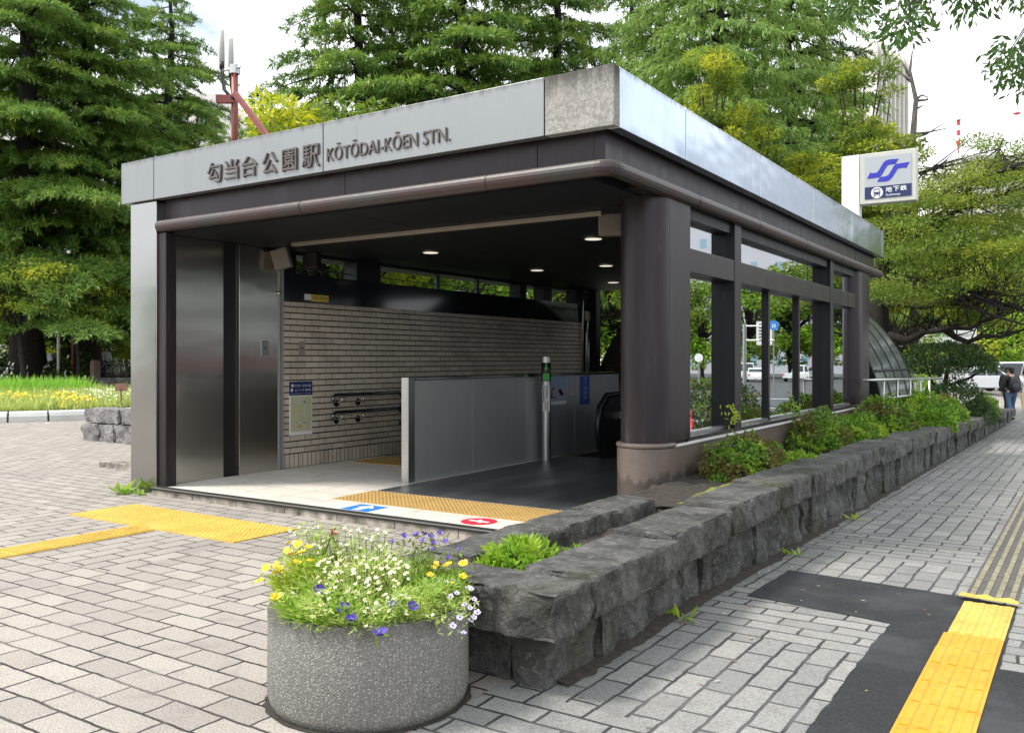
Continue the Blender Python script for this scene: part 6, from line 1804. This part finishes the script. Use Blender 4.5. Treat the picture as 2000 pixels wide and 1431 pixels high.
# ------------------------------------------------------------------ vehicles
M['tyre'] = NT('tyre_rubber', (0.018, 0.018, 0.019), 0.7).mat
M['car_white'] = NT('white_car_paint', (0.78, 0.79, 0.80), 0.25).mat
M['car_dark'] = NT('dark_car_paint', (0.03, 0.035, 0.045), 0.25).mat
M['car_silver'] = NT('silver_car_paint', (0.45, 0.47, 0.49), 0.3, 0.5).mat
M['car_glass'] = NT('car_glass', (0.04, 0.05, 0.06), 0.06).mat
M['tail'] = emit('tail_lamp_red', (0.55, 0.02, 0.02), 0.3)
M['head'] = NT('headlamp_lens', (0.7, 0.72, 0.72), 0.1).mat
def car(name, label, pos, rz, L, W, body, cabin, paint, group=None, wr=0.31, extra=None):
    """body, cabin: side outlines (x forward, z up)"""
    T = thing(name, label, {'kei_truck': 'truck', 'parked_van': 'van', 'city_bus': 'bus'}.get(name, 'car'), pos, group, rz)
    h = W / 2
    MB().prism(body, 'y', -h, h).build('body', paint, T, bevel=0.06, local=True, seg=3)
    ct = max(p[1] for p in cabin); cb = min(p[1] for p in cabin)
    mb = MB(); n = len(cabin)
    def yy(z): return h * (0.97 - 0.13 * (z - cb) / max(ct - cb, .01))
    mb.add([(x, -yy(z), z) for x, z in cabin] + [(x, yy(z), z) for x, z in cabin],
           [list(range(n))[::-1], list(range(n, 2 * n))] + [(i, (i + 1) % n, n + (i + 1) % n, n + i) for i in range(n)])
    mb.build('cabin', paint, T, bevel=0.05, local=True, seg=3)
    # glass: side strips, windscreen, rear window
    xs = sorted(p[0] for p in cabin); top = [p for p in cabin if p[1] > ct - 0.12]
    tx0, tx1 = min(p[0] for p in top), max(p[0] for p in top); bx0, bx1 = xs[0], xs[-1]
    za, zb = cb + 0.06, ct - 0.10
    def sx(z, lo): 
        f = (z - cb) / max(ct - cb, .01)
        return (bx0 + (tx0 - bx0) * f) if lo else (bx1 + (tx1 - bx1) * f)
    for sg in (-1, 1):
        m0, m1 = sx(za, 1) + 0.14, sx(za, 0) - 0.14; t0, t1 = sx(zb, 1) + 0.12, sx(zb, 0) - 0.12
        k = 2 if (m1 - m0) > 1.3 else 1
        for i in range(k):
            a0, a1 = m0 + (m1 - m0) * i / k + .03, m0 + (m1 - m0) * (i + 1) / k - .03
            b0, b1 = t0 + (t1 - t0) * i / k + .03, t0 + (t1 - t0) * (i + 1) / k - .03
            MB().add([(a0, sg * (yy(za) + .012), za), (a1, sg * (yy(za) + .012), za), (b1, sg * (yy(zb) + .012), zb), (b0, sg * (yy(zb) + .012), zb)], [(0, 1, 2, 3) if sg < 0 else (3, 2, 1, 0)]).build('side_window', M['car_glass'], T, local=True)
    for lo in (0, 1):
        o = 0.02 if not lo else -0.02
        MB().add([(sx(za, lo) + o, -yy(za) * .9, za), (sx(za, lo) + o, yy(za) * .9, za), (sx(zb, lo) + o, yy(zb) * .9, zb), (sx(zb, lo) + o, -yy(zb) * .9, zb)], [(0, 1, 2, 3)]).build('rear_window' if lo else 'windscreen', M['car_glass'], T, local=True)
    x0, x1 = min(p[0] for p in body), max(p[0] for p in body)
    for x in (x0 + L * .19, x1 - L * .19):
        for sg in (-1, 1):
            w = MB().tube([(x, sg * (h - 0.17), wr), (x, sg * (h + 0.012), wr)], wr, 20).build('wheel', M['tyre'], T, local=True)
            MB().tube([(x, sg * (h - 0.02), wr), (x, sg * (h + 0.02), wr)], wr * .62, 14).build('rim', M['car_silver'], w, local=True)
    for sg in (-1, 1):
        MB().box(x1 - 0.08, x1 + 0.015, sg * h * .75 - .14, sg * h * .75 + .14, 0.62, 0.76).build('headlight', M['head'], T, local=True)
        MB().box(x0 - 0.015, x0 + 0.06, sg * h * .8 - .1, sg * h * .8 + .1, 0.66, 0.84).build('tail_light', M['tail'], T, local=True)
    MB().box(x1 - 0.01, x1 + 0.02, -.17, .17, .38, .5).box(x0 - 0.02, x0 + .01, -.17, .17, .38, .5).build('number_plate', M['paper'], T, local=True)
    return T
VANB = [(-2.2, 0.28), (2.2, 0.28), (2.25, 0.75), (2.1, 1.0), (-2.25, 1.02), (-2.28, 0.6)]
VANC = [(-2.2, 1.0), (1.75, 1.0), (0.95, 1.85), (0.6, 1.95), (-2.0, 1.95)]
SEDB = [(-2.2, 0.25), (2.2, 0.25), (2.25, 0.6), (2.0, 0.80), (0.8, 0.95), (-1.5, 0.98), (-2.2, 0.92), (-2.25, 0.6)]
SEDC = [(-1.75, 0.94), (1.0, 0.92), (0.25, 1.40), (-0.2, 1.45), (-1.0, 1.43)]
KTB = [(-1.65, 0.38), (1.6, 0.30), (1.68, 0.62), (1.55, 1.0), (0.35, 1.0), (0.35, 0.9), (-1.65, 0.9)]
KTC = [(0.38, 0.98), (1.52, 0.98), (1.2, 1.66), (0.95, 1.74), (0.42, 1.74)]
p = gpt(1972, 58); van = car('parked_van', 'white van standing beyond the planter at the right edge', p, TH + math.pi, 4.5, 1.75, VANB, VANC, M['car_white'])
p = gpt(1965, 76); bus_ = car('city_bus', 'pale blue roofed vehicle behind the white van', p, TH + math.pi, 6.0, 2.2, [(-3, .3), (3, .3), (3.0, 1.3), (-3, 1.3)], [(-3, 1.28), (3, 1.28), (2.8, 2.75), (2.5, 2.85), (-2.9, 2.85)], plain('pale_blue_paint', (0.45, 0.66, 0.74), 0.3), wr=0.45)
p = gpt(95, 62); p.z = 0.45; car('parked_car', 'dark car with red tail light behind the rhododendrons', p, TH + 2.6, 4.4, 1.7, SEDB, [(-1.9, .94), (1.0, .92), (.25, 1.46), (-.3, 1.52), (-1.6, 1.5)], M['car_dark'])
p = gpt(1900, 52); car('parked_car', 'white car seen through the dark clipped tree', p, TH + math.pi, 4.4, 1.7, SEDB, SEDC, M['car_white'])

# ------------------------------------------------------------------ the street mirrored in the side windows
def mir(u, d):
    p = at(u, 700, d); x = -6.6 - p.x
    return Vector((x, p.y, zground(x, p.y)))
GS = 'vehicles on the road'
car('kei_truck', 'small white open bed truck on the road', mir(1556, 92), R(100), 3.3, 1.45, KTB, KTC, M['car_white'], GS, 0.27)
car('parked_car', 'white saloon car on the road beside the small truck', mir(1476, 92), R(70), 4.4, 1.7, SEDB, SEDC, M['car_white'], GS)
car('parked_van', 'white van behind the saloon car on the road', mir(1458, 99), R(70), 4.5, 1.75, VANB, VANC, M['car_white'], GS)
car('parked_car', 'silver car ahead of the small truck on the road', mir(1602, 104), R(100), 4.4, 1.7, SEDB, SEDC, M['car_silver'], GS)
car('city_bus', 'red and cream bus added out of view on the road', Vector((15.5, 24.5, zground(15, 24))), R(95), 10.0, 2.5, [(-5, .35), (5, .35), (5, 1.55), (-5, 1.55)], [(-5, 1.52), (5, 1.52), (4.9, 2.95), (4.7, 3.1), (-4.9, 3.1)], plain('added_bus_red', (0.42, 0.06, 0.05), 0.35), wr=0.5)  # unseen, added for its red reflection in the steel lining
HG = broadleaf('street_tree', 'tall narrow street tree across the road', 'tree', mir(1374, 96), 11.2, (3.0, 3.0, 4.9), 60, 9000, [M['fresh_leaf'], M['mid_leaf']], 0.42, 0.18, 95, 0.25, 'street trees across the road', cl=(1.2, 0.8))
dup(HG, mir(1464, 104), 1.0, (1.2, 1.2, 1.12), 'second street tree across the road, behind the saloon car')
dup(HG, mir(1545, 108), 2.0, (1.8, 1.8, 1.25), 'broad street tree across the road, behind the small truck')
dup(HG, mir(1615, 106), 3.0, (1.6, 1.6, 1.35), 'street tree across the road, farthest along')
dup(HG, mir(1318, 112), 3.9, (1.2, 1.2, 1.1), 'street tree across the road, before the grey building')
for k, (u, d, l) in enumerate(((1400, 20.5, 3.0), (1462, 21.5, 2.2))):
    p = mir(u, d)
    shrub('street_hedge', ('clipped hedge with red young tips along the kerb, nearer piece', 'clipped hedge with red young tips along the kerb, farther piece')[k], 'hedge', (p.x + 0.3, p.y, p.z), (0.6, l * 0.6, 1.22), 3600, [M['dark_leaf'], M['azalea_red']], 0.07, 0.035, 60 + k, 'hedges along the kerb')
p = mir(1372, 70); shrub('street_hedge', 'low green hedge on the traffic island', 'hedge', tuple(p), (2.0, 1.2, 0.8), 1600, [M['mid_leaf']], 0.12, 0.06, 64, 'hedges along the kerb')
t = thing('road_cone', 'red traffic cone by the kerb hedge', 'cone', mir(1351, 19.6)); p = mir(1351, 19.6)
MB().lathe([(0.16, 0.0), (0.15, 0.03), (0.03, 0.68), (0.0, 0.69)], p, 16).build('cone', M['red'], t, smooth=True)
MB().box(p.x - .19, p.x + .19, p.y - .19, p.y + .19, p.z, p.z + .03).build('base', M['black'], t)
def sign_round(u, d, zc_, r, col, lab):
    p = mir(u, d); t = thing('road_sign', lab, 'road sign', p, 'road signs across the road')
    MB().tube([(p.x, p.y, p.z), (p.x, p.y, zc_ + r)], 0.04, 8).build('post', M['steel_plain'], t)
    dr = Vector((-6.6 - p.x, -p.y, 0)).normalized()
    a = p.copy(); a.z = zc_
    MB().tube([a + dr * 0.05, a + dr * 0.075], r, 28).build('disc', M[col], t)
    return t, a + dr * 0.08, dr
t, a, dr = sign_round(1513, 54, 3.62, 0.30, 'blue', 'round blue road sign with white walkers on a post')
sd2 = Vector((-dr.y, dr.x, 0)); q = MB()
for s_ in (-0.07, 0.06):
    q.add([a + dr * .004 + sd2 * (s_ + x) + Vector((0, 0, z)) for x, z in ((-0.03, -0.15), (0.03, -0.15), (0.03, 0.08), (-0.03, 0.08))], [(0, 1, 2, 3)])
q.build('walker_symbol', M['white'], t)
sign_round(1367, 42, 1.62, 0.20, 'white', 'small white round sign seen from behind')
p = mir(1456, 56); t = thing('gantry_sign', 'grey road gantry with two white direction boards', 'road sign', p)
ax = (mir(1500, 56) - p).normalized()
MB().tube([p, p + Vector((0, 0, 4.6))], 0.12, 10).build('post', M['steel_plain'], t)
for z in (4.45, 3.55): MB().tube([p + Vector((0, 0, z)), p + ax * 1.9 + Vector((0, 0, z))], 0.05, 8).build('arm', M['steel_plain'], t)
bd = MB(); c = p + ax * 1.25 + Vector((0, 0, 4.0)); bd.obox(c, (1.0, 0.06, 1.5), Matrix.Rotation(math.atan2(ax.y, ax.x), 3, 'Z')); bd.build('board', M['paper'], t)
ln = MB()
nb = Vector((-ax.y, ax.x, 0))
if nb.dot(Vector((-6.6, 0, 0)) - p) < 0: nb = -nb
for k in range(6): ln.obox(c + nb * 0.04 + Vector((0, 0, 0.55 - k * 0.2)), (0.7, 0.02, 0.07), Matrix.Rotation(math.atan2(ax.y, ax.x), 3, 'Z'))
ln.build('writing_lines', M['print_dark'], t)
pole_p = mir(1605, 62); t = thing('flag_pole', 'pale pole with small pink banner across the road', 'pole', pole_p)
MB().tube([pole_p, pole_p + Vector((0, 0, 4.3))], 0.07, 8).build('shaft', M['white'], t)
MB().obox(pole_p + Vector((0.35, 0, 2.2)), (0.6, 0.02, 0.9)).build('banner', M['print_pink'], t)
GB_ = plain('grey_tiled_facade', (0.42, 0.42, 0.46), 0.7, 0, 0.05, 0.4)
c = mir(1395, 135); block('office_building', 'large grey building across the road', Vector((c.x + 4, c.y + 6, -0.6)), R(-28), 44, 14, 34, GB_, BGW, 11, 9, 0.26, 0.40)
c = mir(1570, 150); block('office_building', 'pale building with ribbon windows across the road', Vector((c.x + 2, c.y + 10, -0.6)), R(-18), 30, 14, 25, PW, BGW, 1, 6, 0.96, 0.45)

# the far side of the plaza, mirrored in the steel pier and fascia
GP = 'trees on the far side of the plaza'
for k, (x, y, sc_) in enumerate(((-14, -24, 0.85), (-6, -27, 0.9), (-24, -20, 0.8), (3, -25, 0.9), (-33, -12, 0.9))):
    dup(Gn, (x, y, 0), k * 1.3, sc_, ('broad tree on the far side of the plaza, %s' % ('before the brick office', 'beside the brick office', 'near the plaza corner', 'nearest the road', 'farthest from the road')[k]))['group'] = GP
block('office_building', 'reddish brick office on the far side of the plaza', Vector((-10, -36, 0)), math.pi, 44, 12, 5.5, plain('red_brick_facade', (0.20, 0.09, 0.07), 0.85, 0, 0.1, 0.5), GW, 11, 2, 0.6, 0.5, roofh=0.6)

# ------------------------------------------------------------------ people
def skin_mesh(name, joints, edges, mat, parent, sub=1):
    me = bpy.data.meshes.new(name)
    me.from_pydata([j[:3] for j in joints], edges, [])
    o = bpy.data.objects.new(name, me); COL.objects.link(o); me.materials.append(mat)
    sk = o.modifiers.new('skin', 'SKIN')
    for v, j in zip(me.skin_vertices[0].data, joints):
        v.radius = (j[3], j[4] if len(j) > 4 else j[3])
    me.skin_vertices[0].data[0].use_root = True
    ss = o.modifiers.new('sub', 'SUBSURF'); ss.levels = sub; ss.render_levels = sub
    bpy.context.view_layer.update()
    dg = bpy.context.evaluated_depsgraph_get()
    m2 = bpy.data.meshes.new_from_object(o.evaluated_get(dg))
    bpy.data.objects.remove(o); bpy.data.meshes.remove(me)
    m2.name = name; m2.materials.clear()
    ob = link_mesh(name, m2, mat, parent, True, local=True)
    return ob
SKIN = NT('skin', (0.50, 0.33, 0.25), 0.5).mat
def person(label, pos, rz, h, top, bottom, hair, shoe=None, hat=None, group='people on the sidewalk'):
    """walking figure, facing -y before turning; k scales to height h"""
    k = h / 1.75
    T = thing('person', label, 'person', pos, group, rz)
    J = [(0, 0, .95, .105, .08), (0, .01, 1.15, .10, .075), (0, .01, 1.38, .13, .085), (0, 0, 1.47, .055), (0, -.02, 1.56, .06), (0, -.02, 1.64, .085, .10), (0, -.015, 1.72, .06, .07),
         (-.19, .01, 1.40, .055), (-.24, .03, 1.13, .042), (-.23, -.05, .90, .032), (-.225, -.08, .81, .035, .018),
         (.19, .01, 1.40, .055), (.24, -.02, 1.13, .042), (.23, -.12, .92, .032), (.225, -.15, .83, .035, .018),
         (-.10, 0, .86, .085), (-.10, -.10, .50, .062), (-.10, -.04, .09, .042), (-.10, -.16, .035, .035),
         (.10, 0, .86, .085), (.10, .06, .50, .062), (.10, .22, .12, .042), (.10, .14, .04, .035)]
    E = [(0, 1), (1, 2), (2, 3), (3, 4), (4, 5), (5, 6), (2, 7), (7, 8), (8, 9), (9, 10), (2, 11), (11, 12), (12, 13), (13, 14), (0, 15), (15, 16), (16, 17), (17, 18), (0, 19), (19, 20), (20, 21), (21, 22)]
    sc = lambda j: (j[0] * k, j[1] * k, j[2] * k) + tuple(r * k for r in j[3:])
    skin_mesh('body', [sc(j) for j in J], E, SKIN, T, 2)
    g = 0.034
    jt = [J[i] for i in (0, 1, 2)] + [J[i] for i in (7, 8, 9, 11, 12, 13)]
    jt = [(x[0], x[1], x[2] - (0.15 if i == 0 else 0), x[3] + g, (x[4] if len(x) > 4 else x[3]) + g) for i, x in enumerate(jt)]
    skin_mesh('jacket', [sc(j) for j in jt], [(0, 1), (1, 2), (2, 3), (3, 4), (4, 5), (2, 6), (6, 7), (7, 8)], top, T, 2)
    jb = [(0, 0, 1.0, .15, .115)] + [(x[0], x[1], x[2], x[3] + .014) for x in (J[15], J[16], J[17], J[19], J[20], J[21])]
    skin_mesh('trousers', [sc(j) for j in jb], [(0, 1), (1, 2), (2, 3), (0, 4), (4, 5), (5, 6)], bottom, T, 2)
    for (x, y, z) in ((-.10, -.10, .04), (.10, .19, .06)):
        MB().ball((x * k, y * k, z * k), (.048 * k, .135 * k, .045 * k), 10, 6).build('shoe', shoe or M['black'], T, smooth=True, local=True)
    q = MB().ball((0, .012 * k, 1.675 * k), (.098 * k, .112 * k, .10 * k), 14, 8).ball((0, .055 * k, 1.60 * k), (.08 * k, .06 * k, .09 * k), 10, 6)
    q.build('hat' if hat else 'hair', hat or hair, T, smooth=True, local=True)
    f = MB().ball((-.035 * k, -.105 * k, 1.64 * k), .012 * k, 6, 4).ball((.035 * k, -.105 * k, 1.64 * k), .012 * k, 6, 4)
    f.build('eyes', M['print_dark'], T, local=True)
    MB().add([(-.012 * k, -.10 * k, 1.60 * k), (.012 * k, -.10 * k, 1.60 * k), (0, -.128 * k, 1.605 * k), (0, -.10 * k, 1.645 * k)], [(0, 1, 2), (1, 3, 2), (3, 0, 2)]).build('nose', SKIN, T, local=True)
    return T
HAIR = NT('black_hair', (0.012, 0.010, 0.010), 0.5).mat
JK = NT('black_jacket_cloth', (0.02, 0.021, 0.026), 0.8).mat; JN = NT('blue_denim', (0.06, 0.11, 0.20), 0.85).mat
PK = NT('beige_cloth', (0.52, 0.46, 0.32), 0.85).mat; WC = NT('white_cloth', (0.72, 0.72, 0.72), 0.8).mat
BL = NT('blue_cloth', (0.05, 0.12, 0.32), 0.8).mat; MR = NT('maroon_cloth', (0.16, 0.02, 0.03), 0.8).mat
p1 = gpt(1975, 29.5)
person('person in black jacket and jeans walking away with a black backpack', p1, TH + math.pi, 1.78, JK, JN, HAIR)
t = thing('backpack', 'black backpack on the back of the walker in jeans', 'backpack', p1, rz=TH + math.pi)
MB().ball((0, 0.20, 1.20), (0.17, 0.11, 0.27), 14, 10).build('bag', NT('black_nylon', (0.022, 0.024, 0.034), 0.6).mat, t, smooth=True, local=True)
MB().ball((0, 0.285, 1.10), (0.12, 0.05, 0.14), 12, 8).build('front_pocket', NT('black_nylon_pocket', (0.03, 0.032, 0.045), 0.6).mat, t, smooth=True, local=True)
for s_ in (-1, 1): MB().tube([(s_ * .11, .17, 1.38), (s_ * .12, .05, 1.49), (s_ * .12, -.12, 1.42), (s_ * .14, -.13, 1.2), (s_ * .14, .12, 1.03)], 0.02, 6).build('strap', JK, t, smooth=True, local=True)
person('person with short dark hair partly hidden behind the backpack wearer', gpt(1968, 33), TH, 1.80, JK, JK, HAIR)
person('person in white top and beige trousers at the right edge of the photo', gpt(2003, 30), TH + math.pi, 1.66, WC, PK, HAIR)
person('person in white hat and blue top beyond the vault railing', gpt(1786, 44), TH + 0.6, 1.72, BL, WC, HAIR, hat=WC)
person('person in maroon top and white trousers beyond the vault railing', gpt(1797, 45), TH - 0.7, 1.60, MR, WC, HAIR)
person('person in white shirt among the parked bicycles', gpt(208, 50) + Vector((0, 0, 0.55)), TH + 1.0, 1.70, WC, JN, HAIR)

# ------------------------------------------------------------------ bicycles
def bicycle(label, pos, rz, frame):
    T = thing('bicycle', label, 'bicycle', pos, 'bicycles parked in the park', rz)
    for x in (-0.52, 0.52):
        ring = [(x + 0.33 * math.cos(a), 0, 0.34 + 0.33 * math.sin(a)) for a in np.linspace(0, 2 * math.pi, 25)]
        w = MB().tube(ring, 0.022, 6, cap=False).build('wheel', M['tyre'], T, local=True)
        q = MB()
        for a in np.linspace(0, math.pi, 7)[:-1]: q.tube([(x - .32 * math.cos(a), 0, .34 - .32 * math.sin(a)), (x + .32 * math.cos(a), 0, .34 + .32 * math.sin(a))], 0.004, 4)
        q.build('spokes', M['steel_plain'], w, local=True)
    q = MB()
    for a, b in (((-.52, .34), (-.05, .32)), ((-.05, .32), (-.2, .85)), ((-.52, .34), (-.18, .75)), ((-.18, .75), (.38, .8)), ((-.05, .32), (.38, .75)), ((.38, .95), (.52, .34))):
        q.tube([(a[0], 0, a[1]), (b[0], 0, b[1])], 0.018, 6)
    q.build('frame', frame, T, local=True)
    MB().ball((-.2, 0, .88), (.13, .07, .03), 10, 6).build('saddle', M['black'], T, local=True)
    MB().tube([(.30, -.27, 1.0), (.38, 0, .98), (.30, .27, 1.0)], 0.014, 6).build('handlebar', M['steel_plain'], T, local=True)
    return T
b = bicycle('bicycle nearest the stone post in the park', gpt(212, 47.5) + Vector((0, 0, 0.56)), TH + 0.3, M['car_silver'])
dup(b, gpt(228, 47.8) + Vector((0, 0, 0.56)), TH - 0.2, 1, 'bicycle in the middle of the row by the stone post')
dup(b, gpt(243, 48.0) + Vector((0, 0, 0.56)), TH + 0.5, 1, 'bicycle nearest the steel pier in the row')
